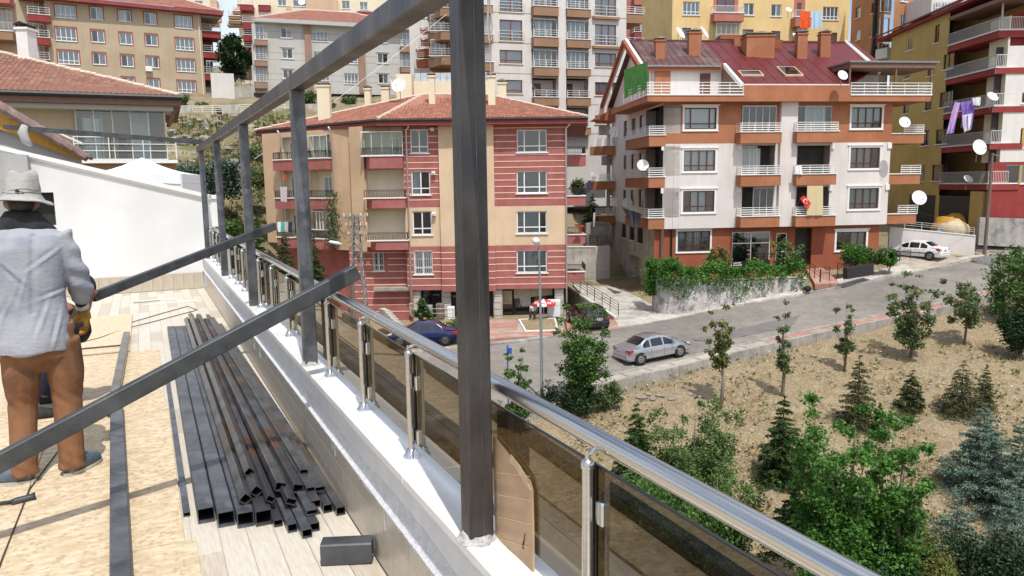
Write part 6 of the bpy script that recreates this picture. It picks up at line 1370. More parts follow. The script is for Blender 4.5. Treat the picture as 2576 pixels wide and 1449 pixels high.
# pavilion tent in front of it
p = lambda px, py, y: at_y(px, py, y)
ap = p(298, 397, 24.5); fr_ = p(455, 437, 23.4); w3 = 2.9; dx = Vector((math.cos(rad(11)), math.sin(rad(11)), 0)); dy = Vector((-dx.y, dx.x, 0))
fl_ = fr_-dx*w3; bl_ = fl_+dy*w3; br_ = fr_+dy*w3; cen = (fr_+bl_)/2; apx = Vector((cen.x, cen.y, ap.z*cen.y/24.5))
tn = thing('pavilion_tent', 'white pavilion tent with pitched top standing behind the sloping white wall', 'tent', Vector((cen.x, cen.y, fr_.z-2.2))); L_ = tn.location; b = MB(); cs_ = [fl_, fr_, br_, bl_]
for i in range(4):
    a, c = cs_[i], cs_[(i+1)%4]; R_ = [[(a.lerp(c, s_/8)).lerp(apx, t_/6)-L_-Vector((0,0,.10*math.sin(PI*t_/6))) for s_ in range(9)] for t_ in range(7)]; b.grid(R_)
ob('canopy', b.mesh('canopy', 'tarp_white', smooth=False), tn); b = MB()
for i in range(4):
    a, c = cs_[i], cs_[(i+1)%4]; b.grid([[a.lerp(c, s_/12)-L_-Vector((0,0,.3*t_))+Vector((0,0,.02*math.sin(s_*2)*t_)) for s_ in range(13)] for t_ in (0,1)])
ob('valance', b.mesh('valance', 'tarp_white'), tn)
for q_ in cs_: b = MB(); b.tube([q_-L_, q_-L_-Vector((0,0,2.2))], .03, 6); ob('leg', b.mesh('leg', 'rail_white'), tn)
b = MB(); a, c = fr_-L_, br_-L_; b.grid([[a.lerp(c, s_/6)+Vector((0,0,-.3-1.8*t_)) for s_ in range(7)] for t_ in (0,1)]); b.grid([[fr_-L_-dx*.5*s_/4+Vector((.03*math.sin(s_*3),.03,-.3-1.8*t_)) for s_ in range(5)] for t_ in (0,1)]); ob('side_curtain', b.mesh('side_curtain', 'tarp_white'), tn)
# old tiled verge with yellow fascia boards behind the end wall
OV = thing('old_roof', 'old roof verge with brown tiles and a yellow fascia board, far left', 'roof', at_u(60, 330, 14)); L_ = OV.location
def vp(pts, u, name, m, th=.05, parent=OV): b = MB(); b.prism([at_u(x, y, u)-L_ for x, y in pts], UD*th); return ob(name, b.mesh(name, m), parent)
vp([(-60,300),(-60,322),(0,325),(30,335),(74,354),(205,406),(208,388),(103,334),(53,308),(-60,262)], 14.0, 'fascia_board', 'plank_yellow', .06)
vp([(-60,240),(0,268),(60,306),(100,334),(209,392),(217,386),(89,316),(60,299),(0,260),(-60,228)], 13.95, 'verge', 'tile_old', 2.2)
for i in range(9):
    t0 = i/9; pa = Vector((-40, 236)).lerp(Vector((212, 384)), t0); pb_ = Vector((-40, 236)).lerp(Vector((212, 384)), t0+.125); a, c = at_u(pa.x, pa.y+9, 13.9)-L_, at_u(pb_.x, pb_.y+9, 13.9)-L_
    for k in range(3): b = MB(); b.tube([a+UD*.3*k+Vector((0,0,.02)), c+UD*.3*k+Vector((0,0,-.01))], [.075, .06], 8); ob('verge_tile', b.mesh('verge_tile', 'tile_old'), OV)
vp([(-60,310),(0,318),(74,350),(205,402),(205,470),(-60,470)], 14.12, 'gable_render', 'soffit_grey', .1)
vp([(146,336),(150,333),(207,358),(207,364)], 14.6, 'white_board', 'white_paint', .15)
gw = tthing('wall_block', 'plain rendered wall block, roof shade put in as grey, at the left edge behind the hat', 'wall', 12.9, -1.45, FZ); b = MB()
v1 = at_u(66, 389, 12.85).dot(VD); z1_ = at_u(66, 389, 12.85).z; z0_ = at_u(0, 372, 12.85).z
b.prism([(-6,0,0),(v1+1.45,0,0),(v1+1.45,0,z1_+1.6),(-6,0,z1_+1.6+(z0_-z1_)*6)], (0,.2,0)); tpart('render', b, 'shade_and_cloth_grey', gw)  # render coloured darker to stand in for shade from the roof above
# ================================================================== retaining walls, ramp, road barrier
def plan_wall(name, label, pts, h0, h1, th, m, cap=None, cat='wall', base_drop=.6, group=None, seg=1):
    """pts: list of (x, y, zbase, ztop) in plan; thickness to the rear"""
    c = Vector(pts[0][:3]); o = thing(name, label, cat, c, 0, group); n = len(pts); b = MB(); bc = MB(); rows = []
    for i, q_ in enumerate(pts):
        a = Vector(pts[max(i-1,0)][:2]); d = Vector(pts[min(i+1,n-1)][:2])-a; d.normalize(); nn = Vector((-d.y, d.x)); x, y = q_[0]-c.x, q_[1]-c.y; zb_, zt_ = q_[2]-base_drop-c.z, q_[3]-c.z
        rows.append([(x, y, zb_), (x, y, zt_), (x+nn.x*th, y+nn.y*th, zt_), (x+nn.x*th, y+nn.y*th, zb_)])
        if cap: q1 = (x-nn.x*.05, y-nn.y*.05); q2 = (x+nn.x*(th+.05), y+nn.y*(th+.05)); bc.v += [(q1[0],q1[1],zt_),(q1[0],q1[1],zt_+.07),(q2[0],q2[1],zt_+.07),(q2[0],q2[1],zt_)]
    b.loft(rows); ob('wall_body', b.mesh('wall_body', m), o)
    if cap: vs = bc.v; bc2 = MB(); bc2.loft([vs[4*i:4*i+4] for i in range(n)]); ob('wall_cap', bc2.mesh('wall_cap', cap), o)
    return o
def gp_(px, py): return on_ground(px, py)
def wpt(px, pyb, pyt, y): a, c = at_y(px, pyb, y), at_y(px, pyt, y); return (a.x, a.y, a.z, c.z)
rw_pts = [wpt(1640,764,690,52.6), wpt(1652,770,695,51.4), wpt(1672,774,702,50.7), wpt(1700,776,705,50.4), wpt(1740,775,706,50.4), wpt(1790,768,706,50.8), wpt(1834,757,705,51.4), wpt(1880,749,703,52.0), wpt(1940,739,701,52.8), wpt(2020,727,698,53.8)]
S_ = smoothline([q_[:3] for q_ in rw_pts], 3); S2 = smoothline([(q_[3],0,0) for q_ in rw_pts], 3)
rwall = plan_wall('retaining_wall', 'curved retaining wall with peeling white paint under the ivy', [(p_.x, p_.y, p_.z, t_.x) for p_, t_ in zip(S_, S2)], 0, 0, .3, 'retain', 'concrete_pale')
plan_wall('boundary_wall', 'lilac grey boundary wall behind the white car', [wpt(2232,690,573,61.5), wpt(2330,668,582,61), wpt(2451,645,594,60.2)], 0, 0, .25, 'pink_white', 'white_paint')
o = plan_wall('boundary_wall', 'stained concrete wall at the right edge below bright creeper', [wpt(2462,598,546,61.2), wpt(2500,600,548,61.3), wpt(2640,606,552,61.6)], 0, 0, .3, 'concrete')
def rail_run(label, pts, h, m, n_rails=4, cat='railing', vertical=0, group=None, name='railing', r=.022):
    c = Vector(pts[0]); o = thing(name, label, cat, c, 0, group); P = [Vector(p_)-c for p_ in pts]; Lt = sum((P[i+1]-P[i]).length for i in range(len(P)-1)); Q = resample(P, max(1, round(Lt/1.2)))
    for q_ in Q: b = MB(); b.beam(q_, q_+Vector((0,0,h)), r*2, r*2, (0,1,0)); ob('post', b.mesh('post', m), o)
    for k in range(n_rails):
        z = h*(1-k*.8/n_rails)
        b = MB(); b.tube([q_+Vector((0,0,z)) for q_ in P], r*.8, 6); ob('rail', b.mesh('rail', m), o)
    if vertical:
        b = MB()
        for i in range(len(P)-1):
            nn = int((P[i+1]-P[i]).length/.13)
            for k in range(nn): q_ = P[i].lerp(P[i+1], k/nn); b.beam(q_+Vector((0,0,.08)), q_+Vector((0,0,h)), .016, .016, (0,1,0))
        ob('bars', b.mesh('bars', m), o, kind='stuff')
    return o
# ramp side wall and railing
rampA, rampB = at_y(1423, 716, 58.5), at_y(1552, 798, 50.2)
plan_wall('ramp_wall', 'sloping concrete wall of the garage ramp with black railing beside black car', [(rampA.x, rampA.y, rampA.z-1.2, rampA.z), (rampB.x, rampB.y, rampB.z-.9, rampB.z)], 0, 0, -.22, 'concrete_pale', 'white_paint', base_drop=1)
rail_run('black pipe railing descending the ramp wall between the two blocks', [rampA+Vector((.1,0,.07)), rampB+Vector((.1,0,.07))], .95, 'rail_black', 4)
plan_wall('boundary_wall', 'pale wall end closing the ramp between the two blocks', [wpt(1424,716,622,64), wpt(1499,716,622,64)], 0, 0, .4, 'concrete_pale', 'white_paint')
plan_wall('boundary_wall', 'shaded pinkish wall beside the garage door at the ramp end', [wpt(1499,716,620,64.6), wpt(1534,712,618,66)], 0, 0, .4, 'pink_white')
plan_wall('boundary_wall', 'grey curved-top wall above the short black railing', [wpt(1474,625,562,69), wpt(1500,622,557,69), wpt(1534,618,560,69.3)], 0, 0, .3, 'concrete')
rail_run('short black railing on the wall between the two blocks', [at_y(1472,622,64.8), at_y(1534,620,66)], .95, 'rail_black', 4)
rail_run('thin silver railing on the boundary wall behind the white car', [at_y(2233,571,61.6), at_y(2330,580,61.1), at_y(2450,592,60.3)], .6, 'rail_grey', 3)
# garden gate in front of the rust block
s0, s1 = at_y(2030, 700, 53.6), at_y(2072, 712, 53)
rail_run('black iron railing along the pink entrance path', [at_y(2024,682,56), at_y(2062,710,53.0)], .9, 'rail_black', 3)
gt = rail_run('black iron gate leaf standing open at the pink entrance path', [at_y(2064,709,53.2), at_y(2086,706,53.6)], 1.0, 'rail_black', 2, vertical=1, cat='gate', name='gate')
rail_run('black iron fence with scrolls in front of the garden bed', [at_y(2106,700,54), at_y(2125,706,53.2)], 1.1, 'rail_black', 2, vertical=1, cat='fence', name='fence'); rail_run('low black fence behind the planter box', [at_y(2125,680,55.2), at_y(2190,672,56.4), at_y(2290,652,58)], .75, 'rail_black', 2, vertical=1, cat='fence', name='fence')
b = MB(); pa, pb2 = at_y(2125,704,53.6), at_y(2192,692,54.8); b.beam(Vector((0,0,.45)), pb2-pa+Vector((0,0,.45)), .35, .8); tag(ob('planter_box', b.mesh('planter_box', 'rail_black'), None, pa), 'long black planter box behind the kerb', 'planter')
# ground coverings beyond the road
def drape(name, cs, m, dz=.06, n=10, parent=None, kind='structure'):
    A, B_, C_, D_ = [on_ground(*c_) for c_ in cs]; P = []
    for j in range(n+1):
        row = []
        for i in range(n+1):
            q_ = A.lerp(B_, i/n).lerp(D_.lerp(C_, i/n), j/n); row.append((q_.x, q_.y, H(q_.x, q_.y)+dz))
        P.append(row)
    b = MB(); b.grid(P); sk = [[(x, y, z-.4) for x, y, z in ln_] for ln_ in (P[0], P[-1])]; b.grid([P[0], sk[0]]); b.grid([P[-1], sk[1]]); b.grid([[r_[0] for r_ in P], [(r_[0][0], r_[0][1], r_[0][2]-.4) for r_ in P]]); b.grid([[r_[-1] for r_ in P], [(r_[-1][0], r_[-1][1], r_[-1][2]-.4) for r_ in P]])
    return part(name, b, m, parent, kind=kind)
drape('forecourt', [(1180,853),(1420,846),(1418,806),(1180,808)], 'pave_tan', .10)
drape('forecourt_pavers', [(1225,836),(1300,834),(1305,808),(1235,808)], 'paver_red', .125); drape('forecourt_pavers', [(1185,862),(1425,846),(1425,836),(1190,846)], 'paver_red', .128)
drape('driveway', [(1556,826),(1850,772),(1640,768),(1545,800)], 'concrete_pale', .08); drape('driveway', [(1548,806),(1645,769),(1535,722),(1440,716)], 'concrete_pale', .07)
drape('parking_pavers', [(1430,845),(1562,828),(1548,806),(1420,800)], 'paver_red', .075)
drape('side_pavement', [(1850,772),(2020,742),(2015,730),(1838,757)], 'concrete_pale', .14); drape('side_pavement', [(2110,722),(2300,686),(2275,668),(2105,706)], 'concrete_pale', .12); drape('side_lane', [(2300,690),(2500,640),(2430,648),(2275,668)], 'pave_tan', .10)
drape('entrance_path', [(2050,720),(2112,718),(2062,672),(2024,676)], 'paver_red', .16); drape('parking_slab', [(2245,672),(2420,656),(2380,640),(2240,652)], 'pave_tan', .11); drape('branch_road', [(2440,628),(2640,650),(2640,602),(2455,600)], 'asphalt', .1)
pl = thing('planting_bed', 'square planting bed with white kerb stones in the forecourt', 'planting bed', on_ground(1350, 825)); L_ = pl.location
C4_ = [on_ground(*q_)+Vector((0,0,.1)) for q_ in ((1322,838),(1402,836),(1396,806),(1306,809))]
for i in range(4): b = MB(); b.beam(C4_[i]-L_, C4_[(i+1)%4]-L_, .12, .16); ob('kerb_stone', b.mesh('kerb_stone', 'white_paint'), pl)
b = MB(); b.poly([q_-L_+Vector((0,0,.05)) for q_ in C4_]); ob('earth', b.mesh('earth', 'soil'), pl)
# far kerb stones along the road edge beyond
_k = MB(); lane(FL, -.22, 0, -.2, .12, 'kerb', 'kerb', 78, NS-8, gap=.01)
# painted concrete lane edging left part
lane(FL, -.6, 0, -.2, .10, 'kerb', 'kerb', 0, 66, gap=.01)
# roadside barrier on top of the hill
hb_ = [(428,288,86),(500,287,87),(560,284,88),(640,282,90),(720,283,91),(800,283,92)]
for k, (a, c) in enumerate((((438,288,86),(484,287,86.6)),((560,286,88),(604,285,88.6)),((745,283,91),(800,283,92)))):
    pa, pc = at_y(*a), at_y(*c); b = MB(); b.beam((0,0,.45), pc-pa+Vector((0,0,.45)), .3, 1.0); tag(ob('concrete_barrier', b.mesh('concrete_barrier', 'concrete_pale'), None, pa), ['leftmost of the concrete road barriers on the hill crest', 'middle concrete road barrier on the hill crest', 'concrete road barrier right of the leaning beam on the crest'][k], 'barrier', 'concrete barriers on the hill crest')
for k, (a, c) in enumerate((((484,285,86.6),(560,284,88)),((604,281,88.6),(745,280,91)))):
    rail_run(['white guard rail on the hill crest between barriers, left', 'white guard rail on the hill crest below the grey block'][k], [at_y(*a)-Vector((0,0,.3)), at_y(*c)-Vector((0,0,.3))], 1.1, 'rail_white', 4, cat='guard rail', r=.04)
plan_wall('retaining_wall', 'cream retaining wall beside the beige block, stained along its top', [wpt(535,272,183,99), wpt(593,272,185,100)], 0, 0, .5, 'tower_white'); plan_wall('retaining_wall', 'lower grey-cream wall right of the stained cream wall', [wpt(593,272,218,101), wpt(640,268,218,103)], 0, 0, .5, 'concrete_pale')
rail_run('black fence on top of the lower wall between the blocks', [at_y(594,216,101.2), at_y(630,216,102)], 1.3, 'rail_black', 2, vertical=1, cat='fence', name='fence', r=.03)
# rock outcrops and stones on the hill face
RS = random.Random(5); rock_meshes = []
for k in range(6):
    b = MB(); b.ball((0,0,0), 1, 7, sq=(1, RS.uniform(.6,.9), RS.uniform(.35,.6))); b.v = [(x*RS.uniform(.75,1.2), y*RS.uniform(.75,1.2), z*RS.uniform(.75,1.25)) for x, y, z in b.v]; rock_meshes.append(b.mesh('rock', 'rock'))
def scatter_rocks(label, group, region, n, smin, smax, cat='rock', meshes=rock_meshes, stuff=False, seed=1, hide=0, m='rock'):
    r = random.Random(seed); b = MB()
    for k in range(n):
        px, py = r.uniform(region[0], region[2]), r.uniform(region[1], region[3])
        try: g_ = on_ground(px, py)
        except Exception: continue
        if not (10 < g_.y < 120): continue
        s_ = r.uniform(smin, smax)**1.0; me = r.choice(meshes); rz_2 = r.uniform(0, 6)
        for _ in (0,):
            c_, sn = math.cos(rz_2), math.sin(rz_2); o0 = len(b.v)
            vs = [(g_.x+(v.co.x*c_-v.co.y*sn)*s_, g_.y+(v.co.x*sn+v.co.y*c_)*s_, g_.z+v.co.z*s_+.02*s_) for v in me.vertices]; b.add(vs, [tuple(p_.vertices) for p_ in me.polygons])
    o = ob('stones', b.mesh('stones', m), None, kind='stuff'); return tag(o, label, cat)
scatter_rocks('scattered grey stones over the steep hillside', None, (425,290,720,540), 700, .06, .30, 'stones', seed=3)
scatter_rocks('large ledges of rock low on the hillside', None, (430,300,640,430), 60, .3, .7, 'rocks', seed=9)
scatter_rocks('pale pebbles scattered over the dry garden slope', None, (1380,880,2560,1440), 2000, .025, .08, 'pebbles', seed=4, m='concrete_pale')
scatter_rocks('brown earth clods over the dry garden slope', None, (1380,880,2560,1440), 2600, .03, .08, 'clods', seed=14, m='soil')
for k, (px, py, s_) in enumerate(((1614,1001,.35),(1642,1004,.3),(1660,996,.32),(1600,996,.2),(1628,992,.3),(1700,990,.3),(1735,992,.33),(1758,999,.25),(1690,1005,.28),(1560,998,.22))):
    g_ = on_ground(px, py); o = ob('broken_slab', rock_meshes[k % 6], None, g_+Vector((0,0,.04)), k*1.3); o.scale = (s_, s_*.8, s_*.35); tag(o, 'broken flat concrete slab in the rubble strip below the silver car', 'stone', 'broken slabs below the silver car')
rh_ = thing('rubble_heap', 'heap of white broken rubble by the entrance path', 'rubble', on_ground(2008, 722))
for k in range(30):
    g_ = on_ground(RS.uniform(1980,2034), RS.uniform(706,737)); s_ = RS.uniform(.1,.24); me = cached(('rb', k % 6), lambda: (lambda me: (me.materials.clear(), me.materials.append(MAT['rubble_white']), me)[2])(rock_meshes[k % 6].copy()))
    o = ob('lump', me, rh_, g_-rh_.location+Vector((0,0,RS.uniform(.05,.35))), k*1.3); o.scale = (s_,s_,s_)
g_ = on_ground(2040, 724); 
g_ = on_ground(2464, 668); b = MB(); b.ball((0,0,-.15), 1.15, 12, sq=(1.2,1,.55)); b.v = [(x*random.uniform(.93,1.07), y*random.uniform(.93,1.07), z) for x,y,z in b.v]; o = tag(ob('gravel_heap', b.mesh('gravel_heap', 'gravel_grey'), None, on_ground(2484, 660)), 'small dark grey gravel heap on the road edge, far right', 'gravel heap')
# yellow sacks, orange cover behind the boundary wall
def lump(name, label, cat, px, py, y, r, sq, m, amp=.15, seed=1):
    r_ = random.Random(seed); b = MB(); b.ball((0,0,0), r, 12, sq=sq); b.v = [tuple(Vector(v)*(1+amp*math.sin(v[0]*5+seed)*math.cos(v[1]*4)+r_.uniform(-.03,.03))) for v in b.v]; return tag(ob(name, b.mesh(name, m, smooth=True), None, at_y(px, py, y)), label, cat)
lump('sacks', 'heap of pale yellow sacks behind the silver railing', 'sacks', 2400, 580, 62.5, 1.25, (1.0,.7,.75), 'bag_tan'); lump('cover', 'orange-brown tarpaulin cover behind the pale sacks', 'cover', 2410, 574, 65.5, 1.7, (1.4,.6,.75), 'plank_yellow', seed=3); lump('bag', 'small blue bag left of the pale sacks', 'bag', 2358, 587, 62, .35, (1.2,.8,.7), 'plastic_blue')
lump('black_bag', 'small black bag by the white rubble', 'bag', 2031, 726, 53.0, .28, (1,.8,.7), 'black_cloth'); 
# ================================================================== vegetation
def leaves_obj(name, C, S, m, parent=None, loc=(0,0,0), aspect=.6, up=.3, kind=None, bend=True):
    """C: n x 3 leaf centres, S: n leaf sizes; each leaf a bent pair of triangles turned at random"""
    C = np.asarray(C, float); n = len(C); S = np.asarray(S, float)[:, None]
    nr = rng.normal(size=(n, 3)); nr[:, 2] = np.abs(nr[:, 2])+up; nr /= np.linalg.norm(nr, axis=1)[:, None]
    t = rng.normal(size=(n, 3)); t -= nr*(t*nr).sum(1)[:, None]; t /= np.linalg.norm(t, axis=1)[:, None]; w = np.cross(nr, t)
    p0 = C-t*S; p2 = C+t*S; p1 = C+w*S*aspect+nr*S*.25; p3 = C-w*S*aspect+nr*S*.25
    V = np.stack([p0, p1, p2, p3], 1).reshape(-1, 3); me = bpy.data.meshes.new(name)
    me.vertices.add(4*n); me.vertices.foreach_set('co', V.ravel()); me.loops.add(6*n); i = np.arange(n)[:, None]*4
    me.loops.foreach_set('vertex_index', (i+np.array([[0,1,2,0,2,3]])).ravel()); me.polygons.add(2*n); me.polygons.foreach_set('loop_start', np.arange(2*n)*3); me.polygons.foreach_set('loop_total', np.full(2*n, 3))
    me.materials.append(MAT[m]); me.update(calc_edges=True); me.validate(); return ob(name, me, parent, loc, kind=kind)
def blob_cloud(n, centers, radii, shell=.5):
    shell = .05 if shell < .18 else shell
    c = np.asarray(centers, float); r = np.asarray(radii, float); pr = (r.prod(1) if r.ndim > 1 else r**3)**(.75); k = rng.choice(len(c), n, p=pr/pr.sum()); d = rng.normal(size=(n, 3)); d /= np.linalg.norm(d, axis=1)[:, None]
    rad_ = np.where(rng.random(n) < .8, rng.uniform(shell, 1.0, n), rng.uniform(.9, 1.55, n))[:, None]; R_ = r[k] if r.ndim > 1 else r[k][:, None]; return c[k]+d*rad_*R_
def broad_tree(name, label, px, pyb, pyt, wpx, m, n, ls, cat='tree', trunk_h=.25, bark='bark', group=None, y=None, seed=0, ncl=16, shape='oval', clr=.30, lean=0, skip=0, lead=0):
    base = on_ground(px, pyb) if y is None else at_y(px, pyb, y); zt_ = at_y(px, pyt, base.y).z; h = zt_-base.z; R_ = wpx/FPX*base.y/2
    t = thing(name, label, cat, base, 0, group); r = random.Random(seed*7+3); b = MB()
    top = Vector((lean*R_, 0, h*.9)); P = [Vector((0,0,-.3)), Vector((.02*h,0,h*.25)), Vector((-.01*h,0,h*.55)), top]; b.tube(P, [.018*h+.012, .014*h+.01, .009*h+.006, .004], 7)
    cs_, rs_ = [], []
    for j in range(lead):                                    # leaders: each a leafy spray climbing outwards from the trunk
        a = j*2.4+r.uniform(-.4,.4); tipz = h*r.uniform(.72,1.0) if j else h; sp = R_*(.95 if j else .1)*r.uniform(.7,1.1)*(1.15-tipz/h*.35); z0_ = h*trunk_h*r.uniform(.6,1.4); nk = max(3, ncl//lead); prev = Vector((0,0,z0_))
        for k in range(nk):
            t_ = (k+.8)/nk; c_ = Vector((math.cos(a)*sp*t_**.75, math.sin(a)*sp*t_**.75, z0_+(tipz-z0_)*t_))+Vector((r.gauss(0,1), r.gauss(0,1), r.gauss(0,.5)))*R_*.07; rr = R_*clr*(1.25-.85*t_)*r.uniform(.75,1.2); cs_.append(c_); rs_.append(rr)
            b.tube([prev, c_], [.007*h*(1.05-t_)+.003, .006*h*(1.0-t_)+.002], 5, caps=False); prev = c_
            for m_ in range(2):
                aa = r.uniform(0, 2*PI); c2 = c_+Vector((math.cos(aa), math.sin(aa), r.uniform(-.2,.5)))*rr*1.25; cs_.append(c2); rs_.append(rr*.5); b.tube([c_, c2], [.004, .002], 4, caps=False)
    for k in range(ncl if not lead else 0):
        f = (k+.5)/ncl; zz = h*(trunk_h+(1-trunk_h)*f*.93)
        if shape == 'oval': e = math.sin(PI*min(.97, f*.85+.12))**.7
        elif shape == 'cone': e = 1-f*.9
        elif shape == 'vase': e = .35+.65*f if f < .8 else 1.2-f*.6
        elif shape == 'column': e = .55+.45*math.sin(PI*f)
        a = k*2.4+r.uniform(-.5,.5); q_ = e*R_*(1-clr*.6)*r.uniform(.55,1.18); c_ = Vector((math.cos(a)*q_, math.sin(a)*q_, zz)); cs_.append(c_); rs_.append(R_*clr*r.uniform(.7,1.35)*(.55+.4*e))
        p0 = P[1].lerp(top, min(.95, max(0, f*.8-.05))); b.tube([p0, p0.lerp(c_, .6)+Vector((0,0,.05*h)), c_], [.006*h+.004, .003*h+.003, .002], 5, caps=False)
    ob('trunk', b.mesh('trunk', bark, smooth=True), t)
    leaves_obj('crown', blob_cloud(n, cs_, rs_, .15), rng.uniform(ls*.6, ls*1.35, n), m, t); return t
def conifer(name, label, px, pyb, pyt, wpx, m, n, group=None, cat='tree', y=None, seed=0, droop=.25, open_=0., nl=.09, levels=15):
    base = on_ground(px, pyb) if y is None else at_y(px, pyb, y); h = at_y(px, pyt, base.y).z-base.z; R_ = wpx/FPX*base.y/2; t = thing(name, label, cat, base, 0, group); r = random.Random(seed+5)
    b = MB(); b.tube([(0,0,-.3),(0,0,h*.5),(0,0,h)], [.02*h+.01,.012*h,.003], 6); C_, Dd = [], []
    nb = 0; br = []
    for k in range(levels):
        f = (k+.6)/levels; zz = h*(.04+.93*f); L1 = R_*(1-f)**.8*r.uniform(.85,1.1)+.04*R_; m_ = max(4, int(9*(1-f)+3))
        for j in range(m_):
            a = 2*PI*(j+r.random()*.7)/m_+k; L2 = L1*r.uniform(.65,1.12); d = Vector((math.cos(a), math.sin(a), 0)); br.append((zz+r.uniform(-.5,.5)*h/levels, d, L2))
    tot = sum(x[2] for x in br); V = []
    for zz, d, L2 in br:
        tip = d*L2+Vector((0,0,zz-L2*droop+L2*.12)); p0 = Vector((0,0,zz)); mid = p0.lerp(tip, .5)+Vector((0,0,L2*.06)); b.tube([p0, mid, tip], [.012*L2+.006, .008*L2+.004, .003], 4, caps=False)
        k_ = max(4, int(n*L2/tot)); s_ = rng.uniform(.12, 1.0, k_)**.8; q0 = np.array(p0); q1 = np.array(mid); q2 = np.array(tip); sp = (1-s_)[:,None]**2*q0+2*(s_*(1-s_))[:,None]*q1+(s_**2)[:,None]*q2
        side = np.array((-d.y, d.x, 0)); sp += side*(rng.normal(size=k_)*.22*L2*(1-s_*.6))[:,None]; sp[:,2] -= np.abs(rng.normal(size=k_))*.035*L2; sp[:,2] += rng.normal(size=k_)*.02*L2; V.append(sp)
    ob('trunk', b.mesh('trunk', 'bark'), t); C_ = np.concatenate(V); leaves_obj('needles', C_, rng.uniform(nl*.6, nl*1.3, len(C_)), m, t, aspect=.22, up=.9); return t
def shrub(name, label, px, pyb, pyt, wpx, m, n, ls, group=None, cat='shrub', y=None, seed=0, squash=1, ncl=9, dz=0):
    base = on_ground(px, pyb) if y is None else at_y(px, pyb, y); h = at_y(px, pyt, base.y).z-base.z; R_ = wpx/FPX*base.y/2; t = thing(name, label, cat, base, 0, group); r = random.Random(seed); cs_, rs_ = [], []; b = MB()
    for k in range(ncl):
        a = r.uniform(0, 2*PI); q_ = R_*.65*math.sqrt(r.random()); c_ = Vector((math.cos(a)*q_, math.sin(a)*q_, h*r.uniform(.25,.78))); cs_.append(c_); rr = min(R_, h)*.36*r.uniform(.7,1.3); rs_.append(rr); b.tube([(0,0,-.1), c_*.5+Vector((0,0,.02*h)), c_], [.012*h+.004,.008*h+.003,.003], 5, caps=False)
    ob('stems', b.mesh('stems', 'bark'), t); leaves_obj('foliage', blob_cloud(n, cs_, rs_, .2), rng.uniform(ls*.6, ls*1.3, n), m, t); return t
G1_ = 'young street trees along the near pavement'
broad_tree('maple_tree', 'bushy green maple left of the silver car', 1462, 1030, 765, 180, 'leaf_maple', 11000, .078, group=G1_, seed=1, trunk_h=.30, ncl=36, clr=.26, lead=9)
broad_tree('young_tree', 'dark narrow tree beside the blue sign post behind the handrail', 1308, 1095, 872, 84, 'leaf_maple', 3500, .075, group=G1_, seed=2, shape='column', ncl=20, bark='bark_grey', clr=.36, trunk_h=.15, lead=5)
broad_tree('young_tree', 'yellowish forked young tree before the road, right of the silver car', 1813, 1018, 762, 104, 'leaf_olive', 2600, .085, group=G1_, seed=3, shape='vase', trunk_h=.38, ncl=20, bark='bark_grey', clr=.26, lead=5)
broad_tree('young_tree', 'very thin young tree, next right of the yellowish one', 1966, 1000, 752, 66, 'leaf_dull', 1300, .08, group=G1_, seed=4, shape='column', trunk_h=.30, ncl=15, bark='bark_grey', clr=.34, lead=3)
broad_tree('young_tree', 'slight dark young tree in the middle of the garden slope edge', 2123, 935, 762, 78, 'leaf_dull', 1700, .085, group=G1_, seed=5, shape='oval', trunk_h=.2, ncl=15, clr=.32, lead=4)
broad_tree('young_tree', 'broad forked dull green tree right of the pavement centre', 2290, 905, 685, 156, 'leaf_dull', 5200, .09, group=G1_, seed=6, shape='vase', trunk_h=.16, ncl=36, clr=.22, lead=7)
broad_tree('young_tree', 'compact young tree near the right edge before the road', 2425, 865, 705, 96, 'leaf_dull', 3000, .09, group=G1_, seed=7, shape='oval', trunk_h=.3, ncl=16, clr=.3)
broad_tree('dense_tree', 'dense dark green tree cut by the right picture edge', 2555, 800, 620, 170, 'leaf_maple', 9000, .10, group=None, seed=8, shape='oval', trunk_h=.02, ncl=26, clr=.32)
broad_tree('poplar_tree', 'large glossy bright green poplar at the bottom right', 2125, 1640, 1000, 350, 'leaf_poplar', 78000, .062, seed=9, y=20.5, shape='column', trunk_h=.05, ncl=96, clr=.30, lead=16)
broad_tree('poplar_tree', 'second stem of glossy poplar, right and lower', 2245, 1640, 1035, 190, 'leaf_poplar', 24000, .06, seed=10, y=20.0, shape='cone', trunk_h=.06, ncl=42, clr=.36, lead=7)
broad_tree('young_tree', 'loose airy green tree on the slope below the rubble strip', 1745, 1290, 1000, 290, 'leaf_shrub', 26000, .055, seed=11, shape='oval', trunk_h=.04, ncl=72, clr=.26, lead=14, cat='tree')
broad_tree('young_tree', 'low dark tree below the airy green one, seen over the handrail', 1800, 1420, 1170, 300, 'leaf_maple', 24000, .055, seed=12, y=24, shape='oval', trunk_h=.04, ncl=72, clr=.26, lead=14)
conifer('fir_tree', 'small bright fir poking above the handrail, left of the airy tree', 1600, 1200, 1010, 140, 'needle_green', 7000, seed=1, y=27)
conifer('fir_tree', 'slim tall fir right of the airy green tree', 1965, 1215, 985, 150, 'needle_green', 12000, seed=2, levels=20)
conifer('fir_tree', 'sparse olive fir behind the poplar top', 2155, 1075, 885, 120, 'needle_olive', 4000, seed=3)
conifer('fir_tree', 'small round olive fir alone on the bare slope', 2290, 1030, 930, 95, 'needle_olive', 4500, seed=4, levels=10)
conifer('fir_tree', 'ragged olive fir on the right slope', 2415, 1045, 905, 150, 'needle_olive', 3600, seed=5); conifer('fir_tree', 'brownish fir just right of the ragged one', 2475, 1035, 915, 70, 'needle_olive', 1800, seed=6)
conifer('blue_spruce', 'blue spruce standing centre right, most complete', 2462, 1245, 1015, 230, 'needle_blue', 24000, group='blue spruces', seed=7, nl=.07, levels=20, droop=.1)
